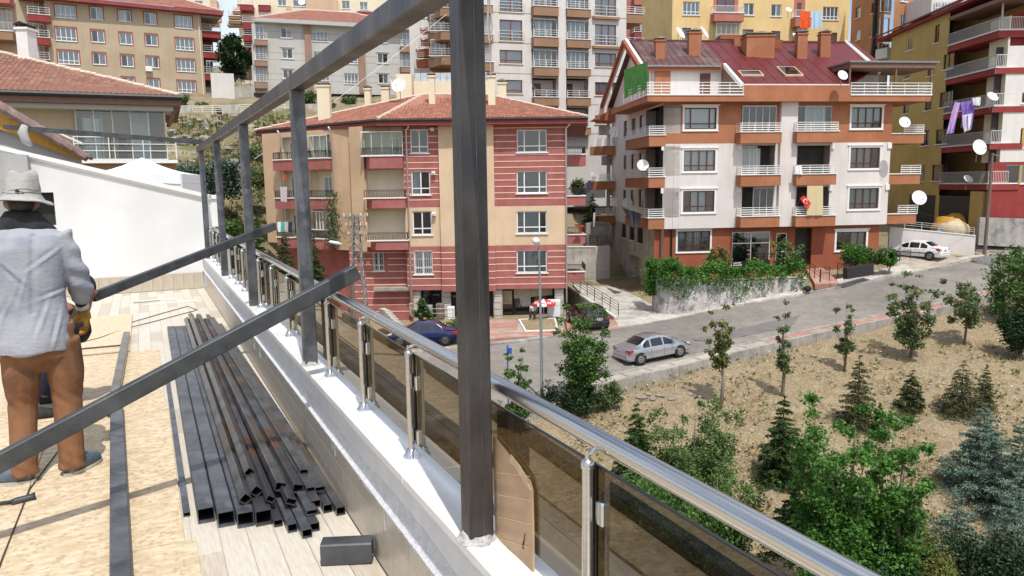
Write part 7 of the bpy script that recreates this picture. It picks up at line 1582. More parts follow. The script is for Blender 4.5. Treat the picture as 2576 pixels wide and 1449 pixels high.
conifer('blue_spruce', 'blue spruce cut by the right picture edge', 2560, 1320, 1040, 230, 'needle_blue', 22000, group='blue spruces', seed=8, nl=.07, levels=20, droop=.1); conifer('blue_spruce', 'low spreading blue spruce right of the poplar, nearest the viewer', 2390, 1560, 1240, 330, 'needle_blue', 20000, group='blue spruces', seed=9, nl=.06, y=21, droop=.05)
conifer('blue_spruce', 'lower blue spruce in the bottom right corner', 2530, 1560, 1180, 260, 'needle_blue', 18000, group='blue spruces', seed=10, nl=.06, y=22, droop=.1)
shrub('shrub', 'yellow-green shrub between poplar and blue spruces', 2330, 1500, 1335, 200, 'leaf_olive', 7000, .05, y=20, seed=3); shrub('shrub', 'dark purple-black shrub in the bottom right corner', 2500, 1520, 1380, 330, 'leaf_dark', 12000, .05, y=19, seed=4); shrub('shrub', 'dark shrub at the foot of the poplar', 2230, 1560, 1385, 200, 'leaf_dark', 6000, .05, y=19.5, seed=5)
shrub('shrub', 'dark low shrub in the shade of the bushy maple', 1425, 1035, 965, 190, 'leaf_dark', 5500, .07, seed=6); shrub('shrub', 'small dark shrub right of the maple trunk', 1535, 1030, 950, 100, 'leaf_dull', 2600, .07, seed=7)
conifer('fir_tree', 'small dark fir between the firs on the slope', 2210, 1100, 1010, 50, 'needle_green', 1500, seed=17); conifer('fir_tree', 'bright fir low beside the poplar, left', 1995, 1400, 1200, 170, 'needle_green', 9000, seed=18, y=23)
shrub('shrub', 'wide dark shrub mass under the handrail', 1650, 1330, 1200, 260, 'leaf_maple', 9000, .06, y=24, seed=19)
shrub('shrub', 'dark bushes at the upper right slope edge', 2560, 900, 780, 120, 'leaf_dark', 5000, .09, seed=20)
# firs and bushes behind the left part of the handrail
for k, (px, pb_, pt_, w, m_, lb) in enumerate(((655, 720, 545, 95, 'needle_green', 'dark fir between the third and fourth posts'), (722, 745, 580, 92, 'needle_green', 'dark fir left of the fourth post'), (796, 760, 590, 84, 'needle_green', 'fir with pointed top right of the fourth post'), (600, 690, 560, 70, 'needle_green', 'fir behind the second post'))):
    conifer('fir_tree', lb+' beyond the handrail', px, pb_, pt_, w, m_, 6000, seed=20+k, group='dark firs before the striped block', y=41+k, nl=.11)
shrub('bush', 'blue-green bush mass on the hillside, left of the posts', 480, 520, 425, 130, 'leaf_bluegreen', 7000, .12, seed=21, y=60, ncl=14); shrub('bush', 'blue-green bush behind the first posts on the hillside', 560, 500, 400, 120, 'leaf_bluegreen', 6000, .12, seed=22, y=62, ncl=14)
shrub('bush', 'mid green bush low behind the second post', 575, 620, 545, 90, 'leaf_shrub', 4000, .12, seed=23, y=56); shrub('bush', 'green bush on the hillside beside the striped block', 650, 470, 425, 60, 'leaf_dull', 2500, .12, seed=24, y=66); shrub('bush', 'low bush above, near the block corner on the hillside', 640, 400, 370, 60, 'leaf_dull', 1800, .12, seed=25)
broad_tree('dense_tree', 'dark dense tree between the beige and grey blocks', 592, 200, 82, 78, 'leaf_dark', 9000, .22, seed=26, y=104, shape='oval', trunk_h=.05, clr=.36, ncl=24)
for k, (px, pb_, pt_, w) in enumerate(((460,272,240,40),(510,272,258,44),(772,268,232,52),(830,275,250,30),(560,283,276,40),(880,270,244,40))): shrub('bush', ['bush at the foot of the beige block, left','low bush at the foot of the beige block, right','green bush before the grey block left of the cream chimney','small bush left of the tall cream chimney','low bush on the crest behind the barrier','bush before the dark ground floor of the grey block'][k], px, pb_, pt_, w, 'leaf_dull' if k != 2 else 'leaf_shrub', 1600, .14, seed=30+k, y=[93,94,97,92,89,98][k])
conifer('pine_tree', 'dark pine between the striped and the rust block', 1490, 570, 485, 60, 'needle_green', 3000, seed=40, y=72, nl=.12); shrub('bush', 'bush behind the side balcony between the two blocks', 1455, 500, 440, 50, 'leaf_dull', 1800, .12, seed=41, y=70)
broad_tree('young_fir', 'small bright fir in the fenced yard before the striped block', 1063, 812, 748, 54, 'needle_green', 2500, .08, y=49.5, seed=42, shape='cone', trunk_h=.1)
shrub('bush', 'weedy bushes behind the blue car', 1120, 830, 800, 130, 'leaf_shrub', 2500, .08, y=48.5, seed=43)
# ivy over the retaining wall
iv = thing('ivy', 'bright green ivy pouring over the peeling retaining wall', 'ivy', rwall.location); L_ = iv.location; Cc = []
r = random.Random(2)
for p_, t_ in zip(S_, S2):
    for k in range(330):
        f = r.random(); wdt = r.uniform(-.45, 1.3); dpt = 1.0*(r.random()**1.6)*(1.0+.8*math.sin(p_.x*2.1)*math.sin(p_.x*.9)) if wdt < -.1 else 0
        zz = t_.x+.12+(.85*r.random()**.7 if wdt > -.1 else .35*r.random()-dpt); zz += .28*math.sin(p_.x*1.9)*max(0, wdt+.4)+.12*math.sin(p_.x*5.3); Cc.append((p_.x-L_.x+r.uniform(-.35,.35), p_.y-L_.y+wdt, zz-L_.z))
q_ = Vector(S_[1]);
for k in range(2200): Cc.append((q_.x-L_.x+r.gauss(.15,.4), q_.y-L_.y-.35+r.gauss(0,.2), S2[1].x-L_.z+.5-r.random()*1.9))
leaves_obj('leaves', Cc, rng.uniform(.06,.13,len(Cc)), 'leaf_ivy', iv)
b = MB()
for k in range(24):
    i = r.randint(0, len(S_)-2); p_ = S_[i]; b.tube([(p_.x-L_.x, p_.y-L_.y+.2, S2[i].x-L_.z+.2), (p_.x-L_.x+.1, p_.y-L_.y-.15, S2[i].x-L_.z), (p_.x-L_.x, p_.y-L_.y-.1, S2[i].x-L_.z-.6)], .012, 4)
ob('stems', b.mesh('stems', 'bark'), iv)
broad_tree('young_tree', 'yellow-green sapling above the ivy before the rust wall', 1808, 712, 618, 64, 'leaf_olive', 1500, .10, y=53.4, seed=50, trunk_h=.3, ncl=12, clr=.34)
broad_tree('young_tree', 'spreading sapling before the shop window of the rust block', 1975, 706, 605, 110, 'leaf_shrub', 2400, .09, y=55, seed=51, trunk_h=.2, ncl=16, clr=.25, shape='vase')
hy = thing('hollyhock', 'tall hollyhock with pink flowers before the shop window', 'plant', at_y(1880, 715, 54)); b = MB()
for x in (0, .45, .7): b.tube([(x,0,-.3),(x+.02,0,1.2),(x,0,2.4-x)], .012, 4)
ob('stems', b.mesh('stems', 'leaf_dull'), hy)
for x, z in ((0,2.4),(0,2.1),(0,1.75),(.02,1.55),(.45,1.6),(.46,1.85),(.7,1.4)): b = MB(); b.lathe([(.02,0),(.10,.04),(.12,.08),(.03,.05)], 8, (x,-.05,z)); ob('flower', b.mesh('flower', 'petal_pink'), hy)
for k, (px, pb_, pt_, w, m_) in enumerate(((2150,672,612,80,'leaf_ivy'),(2195,668,615,80,'leaf_shrub'),(2237,680,622,44,'leaf_ivy'))): shrub('garden_shrub', ['bright shrub left in the bed below the lowest right window','bright shrub centre in the bed below the lowest right window','rounded dark green shrub beside the white car'][k], px, pb_, pt_, w, m_, 3200, .09, y=55.8, seed=60+k)
cr = shrub('creeper', 'bright creeper spilling over the concrete wall at the right edge', 2550, 548, 498, 120, 'leaf_ivy', 6000, .12, y=67, seed=70, ncl=14, cat='creeper')
# climbing plant on the striped block
cl_ = thing('climber', 'leafy climber hanging beside the lower balcony left of the lattice mast', 'climber', at_y(838, 540, 54)); C_ = [(rng.normal()*.25, rng.normal()*.15-.3, rng.uniform(-2.4, 1.6)) for _ in range(900)]; leaves_obj('foliage', C_, rng.uniform(.06,.12,900), 'leaf_dull', cl_)
# dry grass and weeds on both slopes
def tufts(name, label, region, n, m, h, seed, ymax=130, ymin=8, w=.02, green=False):
    r_ = np.random.default_rng(seed); pts = []
    pxs = r_.uniform(region[0], region[2], n); pys = r_.uniform(region[1], region[3], n); C_ = []
    for px, py in zip(pxs, pys):
        g_ = on_ground(px, py)
        if not (ymin < g_.y < ymax): continue
        if 25 < g_.y < 60:
            k = onroad(g_.x, g_.y)
            if (NL[k].y-1.6 < g_.y < FL[k].y+20 and g_.x > -5): continue
        C_.append(g_)
    V, F_ = [], []
    for g_ in C_:
        for j in range(7):
            a = r_.uniform(0, 2*PI); hh = h*r_.uniform(.4,1.2); s_ = r_.uniform(.3,1)*h*.9; d = Vector((math.cos(a), math.sin(a), 0)); o0 = Vector((g_.x, g_.y, g_.z-.03))+d*s_*.25; k0 = len(V)
            V += [tuple(o0-d.orthogonal().normalized()*w), tuple(o0+d.orthogonal().normalized()*w), tuple(o0+d*s_*.7+Vector((0,0,hh)))]; F_.append((k0, k0+1, k0+2))
    me = bpy.data.meshes.new(name); me.from_pydata(V, [], F_); me.materials.append(MAT[m]); return tag(ob(name, me, kind='stuff'), label, 'grass')
tufts('dry_grass', 'dry straw tufts on the garden slope', (1380,850,2576,1449), 15000, 'grass_dry', .11, 1, w=.014); tufts('weeds', 'green weeds dotted on the garden slope', (1450,870,2576,1400), 1300, 'grass_green', .17, 2, w=.035)
tufts('hill_grass', 'dry grass tufts on the rocky hillside', (425,290,760,600), 3800, 'grass_dry', .32, 3, w=.05); tufts('hill_weeds', 'green weeds on the rocky hillside', (425,290,760,600), 1800, 'grass_green', .45, 4, w=.08)
# ================================================================== parked cars
def car(label, pos, heading, paint, L_=4.25, W=1.70, Hh=1.42, kind='sedan', plate='plate_white', pitch=0, group='parked cars', trim=True):
    t = thing('parked_car', label, 'car', pos, heading, group); t.rotation_euler = (0, pitch, heading) if pitch else (0, 0, heading)
    zb, belt = .20, .86; hl = L_/2
    if kind == 'sedan': prof = [(-hl,.62),(-hl+.04,.86),(-hl+.12,.95),(-hl+.62,1.00),(-hl+.72,1.02),(-hl+1.32,Hh-.05),(-hl+1.75,Hh),(.05,Hh+.005),(.42,Hh-.05),(.95,1.08),(1.18,.97),(1.35,.94),(hl-.45,.82),(hl-.12,.70),(hl,.52)]
    else: prof = [(-hl,.60),(-hl+.03,.90),(-hl+.10,1.00),(-hl+.14,1.03),(-hl+.50,Hh-.08),(-hl+.75,Hh-.01),(-.4,Hh+.02),(.15,Hh),(.5,Hh-.06),(1.0,1.06),(1.2,.97),(1.4,.94),(hl-.45,.82),(hl-.12,.70),(hl,.52)]
    def top(x):
        for (a, za), (c, zc_) in zip(prof, prof[1:]):
            if a <= x <= c: f = (x-a)/(c-a); return za+(zc_-za)*f
        return prof[-1][1]
    def hwid(x): f = abs(x)/hl; return W/2*(1-.16*f**5-.03*f**2)
    xs_ = sorted(set([-hl+i*L_/44 for i in range(45)]+[a for a, _ in prof])); rings = []
    def beltz(x): return belt+.05*(-x/hl)*.6
    def ring(x):
        w = hwid(x); zt_ = top(x); bz = min(beltz(x), zt_-.02); g = max(0, min(1, (zt_-bz)/(Hh-bz))); wt = w*(1-.24*g)-.04*g; zb_ = zb+(.12 if abs(x) > hl-.08 else 0)
        half = [(w*.80, zb_), (w*.97, zb_+.05), (w, zb_+.20), (w*1.005, .55*(bz)+.25*zb_+.05), (w*.985, bz-.05), (w*.95, bz), (wt+.03*(1-g), bz+(zt_-bz)*.82), (wt*.93, bz+(zt_-bz)*.97), (wt*.6, zt_+.012*g), (0, zt_+.02*g+.005)]
        return [(x, y, z) for y, z in half]+[(x, -y, z) for y, z in half[::-1][1:]]
    b = MB(); b.loft([ring(x) for x in xs_]); ob('body', b.mesh('body', paint, smooth='auto'), t)
    def side(x, f, s, o=.008): w = hwid(x); zt_ = top(x); bz = beltz(x); g = max(0, min(1, (zt_-bz)/(Hh-bz))); wt = w*(1-.24*g)-.04*g; y = w*.95+(wt-w*.95+.03*(1-g))*min(1, f/.82); return (x, s*(y+o), bz+(zt_-bz)*f)
    gl0, gl1 = (-hl+.95, .95) if kind == 'sedan' else (-hl+.40, .95); pil = (-.62, .22) if kind == 'sedan' else (-hl+1.1, -.62+.25, .25)
    cuts = [gl0]+list(pil)+[gl1]
    for s in (1, -1):
        for a, c in zip(cuts, cuts[1:]):
            b = MB(); a2, c2 = a+.05, c-.05; n = 8; hi = []
            R_ = []
            for i in range(n+1):
                x = a2+(c2-a2)*i/n; R_.append([side(x, .06, s), side(x, .40, s), side(x, .78, s)])
            b.grid(R_); ob('side_window', b.mesh('side_window', 'car_glass', fix=False), t)
            b = MB(); b.tube([side(a2+.12, -.12, s, .012), side(a2+.28, -.12, s, .022)], .014, 5); ob('door_handle', b.mesh('door_handle', paint), t)
        b = MB(); b.box(.72, .86, min(s*(W/2-.02), s*(W/2+.16)), max(s*(W/2-.02), s*(W/2+.16)), belt+.02, belt+.15); ob('mirror', b.mesh('mirror', paint), t)
        b = MB(); b.box(-hl+.75, hl-.85, min(s*(W/2+.001), s*(W/2+.016)), max(s*(W/2+.001), s*(W/2+.016)), .50, .56); ob('side_moulding', b.mesh('side_moulding', 'car_trim' if kind != 'sedan' or paint == 'car_white' else paint), t)
        for xd in pil: b = MB(); b.box(xd-.006, xd+.006, min(s*(W/2-.0), s*(W/2+.006)), max(s*W/2, s*(W/2+.006)), .3, .80); ob('door_gap', b.mesh('door_gap', 'car_trim'), t)
        for wx in (-hl+.78, hl-.82):
            b = MB(); y0 = s*(W/2-.10); y1 = s*(W/2+.006); b.tube([(wx, y0, .33), (wx, y1, .33)], .36, 24); ob('wheel_arch', b.mesh('wheel_arch', 'car_trim'), t)
            o = ob('wheel', None, t, (wx, 0, 0)); o.empty_display_size = .1; bpy.data.objects.remove(o)
            b = MB(); b.tube([(wx, s*(W/2-.18), .30), (wx, s*(W/2-.0), .30), (wx, s*(W/2+.02), .30)], [.30,.30,.275], 24); o = ob('wheel', b.mesh('wheel', 'tyre', smooth='auto'), t)
            b = MB(); b.tube([(wx, s*(W/2+.015), .30), (wx, s*(W/2+.026), .30)], [.20,.19], 20); 
            ob('rim', b.mesh('rim', 'rim'), o)
            b = MB()
            for k in range(6): a = k*PI/3+.3; b.tube([(wx+.10*math.cos(a), s*(W/2+.024), .30+.10*math.sin(a)), (wx+.10*math.cos(a), s*(W/2+.029), .30+.10*math.sin(a))], .035, 8)
            ob('rim_hole', b.mesh('rim_hole', 'tyre'), o)
    def front(p0, p1, m, name, yw=.86, o=.012):
        b = MB(); R_ = []
        for j in range(7):
            x = p0+(p1-p0)*j/6; zt_ = top(x); bz = beltz(x); w = hwid(x); g = max(0, min(1, (zt_-bz)/(Hh-bz))); wt = (w*(1-.24*g)-.04*g)*yw
            R_.append([(x+(o if p1 > p0 and x > 0 else -o)*.6, wt*k/5, zt_+.02*g+.012-(abs(k)/5)**2*.03) for k in range(-5, 6)])
        b.grid(R_); ob(name, b.mesh(name, m, fix=False), t)
    front(.47, .97, 'car_glass', 'windscreen')
    front(-hl+.76 if kind == 'sedan' else -hl+.16, -hl+1.28 if kind == 'sedan' else -hl+.46, 'car_glass', 'rear_window')
    for s in (1, -1):
        b = MB(); y0, y1 = sorted((s*W/2*.62, s*W/2*.93)); xr_ = -hl-.012
        b.add([(xr_+.02,s*W/2*.60,.70),(xr_+.07,s*W/2*.985,.70),(xr_+.32,s*(W/2*.985+.012),.78),(xr_+.32,s*(W/2*.985+.010),.90),(xr_+.06,s*W/2*.95,.90),(xr_+.015,s*W/2*.64,.86)], [(0,1,4,5),(1,2,3,4)]); ob('tail_light', b.mesh('tail_light', 'light_red', fix=False), t)
        b = MB(); b.add([(hl+.012,s*W/2*.52,.62),(hl-.10,s*W/2*.93,.64),(hl-.36,s*(W/2*.985),.72),(hl-.34,s*(W/2*.975),.80),(hl-.16,s*W/2*.9,.76),(hl-.02,s*W/2*.55,.70)], [(0,1,4,5),(1,2,3,4)]); ob('headlight', b.mesh('headlight', 'light_clear', fix=False), t)
    b = MB(); b.bbox(-hl-.05, -hl+.12, -W/2*.86, W/2*.86, .36, .58, .03); ob('rear_bumper', b.mesh('rear_bumper', paint), t); b = MB(); b.box(-hl-.056, -hl, -W/2*.8, W/2*.8, .50, .525); ob('bumper_strip', b.mesh('bumper_strip', 'car_trim'), t)
    b = MB(); b.bbox(hl-.16, hl+.04, -W/2*.84, W/2*.84, .26, .50, .03); ob('front_bumper', b.mesh('front_bumper', paint), t)
    b = MB(); b.box(-hl-.03, -hl-.018, -.26, .26, .66, .78); o = ob('number_plate', b.mesh('number_plate', 'plate_white'), t); b = MB(); b.box(-hl-.032, -hl-.030, .215, .255, .665, .775); ob('blue_strip', b.mesh('blue_strip', 'plate_blue'), o)
    b = MB(); x = -.2
    for k, wch in enumerate((.03,.045,0,.05,.045,0,.04,.045,.03)):
        if wch: b.box(-hl-.0325, -hl-.0305, -x-wch, -x, .69, .755)
        x += .05
    b.v = [(p[0], p[1], p[2]) for p in b.v]; ob('plate_characters', b.mesh('plate_characters', 'ink_black'), o)
    b = MB(); b.lathe([(.05,0),(.045,.012)], 12, (0,0,0)); o = ob('badge', b.mesh('badge', 'chrome'), t, (-hl-.0, 0, .845), rot=(0, -PI/2, 0))
    return t
def rz(px, py):
    z = -9.0
    for _ in range(14): p = at_z(px, py, z); z = roadz(p.x, p.y)
    return at_z(px, py, z)
w1, w2 = rz(1604, 921), rz(1720, 897); d = (w2-w1); hd = math.atan2(d.y, d.x); nrm = Vector((-math.sin(hd), math.cos(hd), 0)); c = (w1+w2)/2+nrm*.80; c.z = (w1.z+w2.z)/2+.04
car('silver sedan parked along the near kerb beside the garden', c, hd, 'car_silver', pitch=-math.atan2(d.z, d.xy.length))
g_ = on_ground(1500, 832); car('black estate car seen from behind at the foot of the ramp', g_+Vector((-.45,1.5,.12)), rad(104), 'car_black', 4.3, 1.78, 1.44, 'hatch')
g_ = on_ground(1062, 872); car('blue car with dark roof behind the handrail, left of the near post', g_+Vector((0,.9,.05)), rad(180), 'car_blue', 4.4, 1.74, 1.42)
w1 = on_ground(2338, 657); car('white sedan parked nose-in beside the lilac grey wall', w1+Vector((-.35,1.35,.12)), rad(126), 'car_white', 4.4, 1.72, 1.43)
# ================================================================== poles, lamps, umbrella, signs, wires
# lattice power mast
bs = at_y(905, 795, 49); tp = at_y(905, 540, 49); hM = tp.z-bs.z+1.2; mt = thing('lattice_mast', 'grey lattice steel power mast with insulators and tangled cables', 'power mast', bs-Vector((0,0,1.2)))
def leg(sx_, sy, z): w = .42*(1-z/hM)+.13; return Vector((sx_*w/1, sy*w, z))
cn = [(-1,-1),(1,-1),(1,1),(-1,1)]
for q_ in cn: b = MB(); b.beam(leg(*q_, 0)*1, leg(*q_, hM), .085, .085, (0,1,0)); ob('leg', b.mesh('leg', 'galv'), mt)
nb = 13
for k in range(nb):
    z0, z1 = hM*k/nb, hM*(k+1)/nb
    for i in range(4): a, c = cn[i], cn[(i+1)%4]; b = MB(); b.beam(leg(*a, z0), leg(*c, z1), .05, .02, (0,1,0)); b2 = b; ob('brace', b.mesh('brace', 'galv'), mt)
for z, l in ((hM-.15,.75),(hM-.75,.65),(hM-1.3,.5)):
    b = MB(); b.beam((-l,0,z),(l,0,z),.07,.07); o = ob('cross_arm', b.mesh('cross_arm', 'galv'), mt)
    for x in (-l, -l*.45, l*.45, l): b = MB(); b.lathe([(.02,0),(.05,.03),(.03,.06),(.055,.09),(.03,.13),(.045,.16),(.01,.2)], 8, (x,0,z+.04)); ob('insulator', b.mesh('insulator', 'marble_edge'), o)
r = random.Random(8)
for k in range(10):
    a = Vector((r.uniform(-.7,.7), r.uniform(-.2,.2), hM-r.uniform(0,.3))); c = Vector((r.uniform(-.9,.9), r.uniform(-.2,.2), hM-r.uniform(1.0,2.2))); m_ = (a+c)/2+Vector((r.choice((-1,1))*r.uniform(.3,.8), 0, r.uniform(-.3,.3))); b = MB(); b.tube(smoothline([a, m_, c], 6), .014, 4); ob('cable', b.mesh('cable', 'cable'), mt)
b = MB(); b.tube([(0,0,hM-2.1),(-.5,-.15,hM-2.0),(-.95,-.3,hM-1.85)], .03, 6); ob('lamp_arm', b.mesh('lamp_arm', 'galv'), mt)
b = MB(); b.tube([(-.9,-.3,hM-1.88),(-1.15,-.36,hM-1.80),(-1.6,-.46,hM-1.70),(-1.7,-.48,hM-1.69)], [.05,.11,.10,.03], 10); ob('lamp_head', b.mesh('lamp_head', 'lamp_head', smooth=True), mt)
# round street lamp post
bs = on_ground(1363, 1005); tp = at_y(1354, 604, bs.y); hM = tp.z-bs.z; lp = thing('street_lamp', 'tall thin grey street lamp on the near pavement before the striped block', 'street lamp', bs); b = MB(); tx = tp.x-bs.x
b.tube([(0,0,-.5),(0,0,hM*.35),(tx*.7,0,hM*.92),(tx*.8-.03,-.1,hM-.25)], [.085,.075,.05,.04], 12); ob('pole', b.mesh('pole', 'lamp_grey', smooth='auto'), lp)
b = MB(); b.tube([(tx*.8-.02,-.05,hM-.32),(tx-.05,-.30,hM-.12),(tx-.15,-.75,hM+.02),(tx-.18,-.95,hM+.0)], [.05,.15,.17,.05], 12); ob('lamp_head', b.mesh('lamp_head', 'lamp_head', smooth=True), lp)
b = MB(); b.box(-.02,.30,-.03,.0,2.9,3.2) if False else b.tube([(0,0,-.1),(0,0,.35)], .12, 12); ob('base_sleeve', b.mesh('base_sleeve', 'lamp_grey'), lp)
# blue sign post by the dark tree
bs = on_ground(1279, 1045); sp = thing('sign_post', 'blue post with a small blue sign plate at the dark young tree', 'sign', bs); hs_ = at_y(1279, 868, bs.y).z-bs.z; b = MB(); b.tube([(0,0,-.2),(0,0,hs_)], .035, 8); ob('pole', b.mesh('pole', 'plate_blue'), sp)
b = MB(); b.bbox(-.02,.20,-.06,-.04,hs_-.42,hs_-.12,.005); ob('plate', b.mesh('plate', 'plate_blue'), sp)
# wooden pole right
bs = at_y(2477, 636, 60); tp = at_y(2497, 385, 60); wp_ = thing('wooden_pole', 'leaning dark wooden pole before the ochre block', 'pole', bs); b = MB(); b.tube([(0,0,-.5),((tp.x-bs.x)/2,0,(tp.z-bs.z)/2),(tp.x-bs.x,0,tp.z-bs.z)], [.14,.12,.10], 10); ob('pole', b.mesh('pole', 'wood_pole'), wp_)
b = MB(); b.beam((tp.x-bs.x-.1,-.1,tp.z-bs.z-.1),(tp.x-bs.x+.5,-.1,tp.z-bs.z-.25),.06,.06); b2 = MB(); b2.tube([(.35,-.15,2.6),(.35,-.15,3.0)],.14,8); ob('bracket', b.mesh('bracket', 'galv'), wp_)
# short wooden pole beside the mast
bs = at_y(890, 790, 48); tp = at_y(889, 725, 48); b = MB(); b.tube([(0,0,-.8),(0,0,tp.z-bs.z+.9)], [.13,.11], 8); tag(ob('wooden_post', b.mesh('wooden_post', 'wood_pole'), None, bs), 'short weathered wooden post standing left against the lattice mast', 'post')
# wires
def wire(label, P, r_=.012, m='cable', sag=.3):
    P = [Vector(p_) for p_ in P]; Q = []
    for a, c in zip(P, P[1:]): Q += [a.lerp(c, t_/14)-Vector((0,0,sag*4*(t_/14)*(1-t_/14))) for t_ in range(15)]
    c0_ = Q[0]; b = MB(); b.tube([q_-c0_ for q_ in Q], r_, 4); tag(ob('wire', b.mesh('wire', m), None, c0_), label, 'wire')
mtop = at_y(905, 548, 49)
wire('wire running from the mast to the rust block over the lamp post', [at_y(912,640,49), at_y(1650,690,52)], .010, sag=.9); wire('pale wire sloping up behind the top beam to the tower', [at_y(640,400,60), at_y(1123,36,70)], .022, 'white_paint', .2)
for k, (a, c) in enumerate((((905,560,49),(760,500,57)),((905,572,49),(740,530,57)),((905,590,49),(810,560,56)),((900,552,49),(700,490,58)))): wire('thin wire from the mast to the striped block, number '+['one from the top','two from the top','three from the top','four from the top'][k].split(' ')[0]+' down from its head', [at_y(*a), at_y(*c)], .008, sag=.2)
wire('wire from the rust block corner down across its lowest window', [at_y(2236,560,57), at_y(2010,632,54.5)], .010, sag=.2); wire('wire over the white car from the rust block to the ochre block', [at_y(2238,510,58), at_y(2470,560,60)], .010, sag=.3); wire('wire crossing before the white tower, low right', [at_y(1425,690,54), at_y(1655,668,52.5)], .010, sag=.05)
# parasol, seated person, stool, cabinet
ub = on_ground(1367, 800); ub = at_y(1368, 800, 51.6); ub.z = H(ub.x, ub.y)+.12; um = thing('parasol', 'red and white advertising parasol before the shop front', 'parasol', ub); tz = at_y(1366, 752, ub.y).z-ub.z; R0 = .86
b = MB(); b.tube([(0,0,0),(0,0,tz)], .02, 8); ob('pole', b.mesh('pole', 'white_paint'), um); b = MB(); b.lathe([(.25,0),(.22,.07),(.03,.1)], 14); ob('base', b.mesh('base', 'concrete'), um)
for k in range(8):
    a0_, a1_ = k*PI/4+.2, (k+1)*PI/4+.2; b = MB(); A0 = Vector((0,0,tz)); P1 = Vector((R0*math.cos(a0_), R0*math.sin(a0_), tz-.38)); P2 = Vector((R0*math.cos(a1_), R0*math.sin(a1_), tz-.38)); rows_ = []
    for j in range(5):
        f = j/4; rows_.append([(A0.lerp(P1, f).lerp(A0.lerp(P2, f), i/4))+Vector((0,0,.10*math.sin(PI*f*.6)-.03*math.sin(PI*i/4)*f)) for i in range(5)])
    b.grid(rows_); low = [(x, y, z-.13) for x, y, z in rows_[-1]]; b.grid([rows_[-1], low]); o = ob('canopy_panel', b.mesh('canopy_panel', 'white_paint' if k in (5,) else 'cloth_red', fix=False), um)
    mid = (P1+P2)/2*.74+A0*.26; nn = (P1-A0).cross(P2-A0).normalized(); nn = nn if nn.z > 0 else -nn; ctr = mid+nn*.085; e1_ = (P2-P1).normalized(); e2_ = nn.cross(e1_)
    if k != 5: b = MB(); ri = [ctr+(e1_*math.cos(t_)*.17+e2_*math.sin(t_)*.11) for t_ in np.linspace(0,2*PI,15)[:-1]]; ri2 = [ctr+(e1_*math.cos(t_)*.10+e2_*math.sin(t_)*.055) for t_ in np.linspace(0,2*PI,15)[:-1]]; b.grid([ri+[ri[0]], ri2+[ri2[0]]]); ob('logo_ring', b.mesh('logo_ring', 'white_paint', fix=False), o)
    else: b = MB(); b.poly([ctr-e1_*.2-e2_*.02, ctr+e1_*.2-e2_*.02, ctr+e1_*.17+e2_*.05, ctr-e1_*.17+e2_*.05]); ob('logo_bar', b.mesh('logo_bar', 'ink_black', fix=False), o)
b = MB(); b.bbox(-.45,.45,-.3,.3,0,1.15,.03); cb_ = at_y(1393, 800, 52.3); cb_.z = H(cb_.x, cb_.y)+.12; tag(ob('freezer_cabinet', b.mesh('freezer_cabinet', 'lamp_head'), None, cb_), 'pale grey cabinet standing right under the parasol', 'cabinet')
# fenced yard, prop things before the striped block left part
rail_run('rough pole fence of the small yard behind the blue car', [at_y(1032,792,50.5), at_y(1085,806,50.2), at_y(1140,806,50.2)], .8, 'concrete_pale', 2, cat='fence', name='fence', r=.035)
b = MB(); b.lathe([(.16,0),(.14,.05),(.05,.55),(.03,.6)], 12); q_ = at_y(1068,822,48); tag(ob('traffic_cone', b.mesh('traffic_cone', 'rubber_orange'), None, q_), 'orange cone-like marker in the small yard', 'cone')
for k, (px, py, w, h_) in enumerate(((1080,800,.5,.9),(1108,803,.55,1.1),(1135,800,.5,.8))):
    q_ = at_y(px, py, 51.6); b = MB(); b.bbox(-w/2,w/2,-.3,.3,0,h_,.04); b.box(-w/2+.05,w/2-.05,-.32,-.3,.1,h_*.5); tag(ob('old_stove', b.mesh('old_stove', ['lamp_grey','wood_pole','lamp_head'][k]), None, q_), ['grey old stove in the shop yard, leftmost','dark old stove in the shop yard, middle','pale old stove in the shop yard, rightmost'][k], 'stove', 'old stoves before the shop')
# stairs down beside the striped block
st_ = thing('outdoor_stairs', 'worn white stairs descending beside the red base of the striped block', 'stairs', at_y(965, 790, 49.5)); a, c = at_y(968,778,50.2), at_y(1035,850,47)
for k in range(11):
    p_ = a.lerp(c, k/10); b = MB(); b.box(-.6,.6,-.2,.2,-.9,0); o = ob('step', b.mesh('step', 'concrete_pale'), st_, p_-st_.location, rad(-60))
# manhole covers and short cracks on the road
for k, (px, py) in enumerate(((1880,800),(2215,745),(1480,905))):
    q_ = rz(px, py); b = MB(); b.lathe([(.33,0),(.33,.012),(.29,.012),(.28,.008),(.001,.008)], 20); tag(ob('manhole_cover', b.mesh('manhole_cover', 'galv'), None, q_+Vector((0,0,.004))), ['manhole cover in the road beyond the yellowish sapling', 'manhole cover in the upper part of the road', 'manhole cover in the road left of the silver car'][k], 'manhole cover')
rk = random.Random(12); b = MB()
for k in range(16):
    px, py = rk.uniform(1420, 2400), 0; py = 925-(px-1400)*.19+rk.uniform(-52, 8); P = []
    for j in range(7): q_ = rz(px+j*rk.uniform(6,14), py-j*rk.uniform(-1.5,3.5)); P.append(q_+Vector((0,0,.012)))
    w_ = rk.uniform(.012,.03); b.grid([[p_+Vector((0,w_*rk.uniform(.3,1),0)) for p_ in P], [p_-Vector((0,w_*rk.uniform(.3,1),0)) for p_ in P]])
ob('cracks', b.mesh('cracks', 'gravel_grey'), road, kind='stuff')
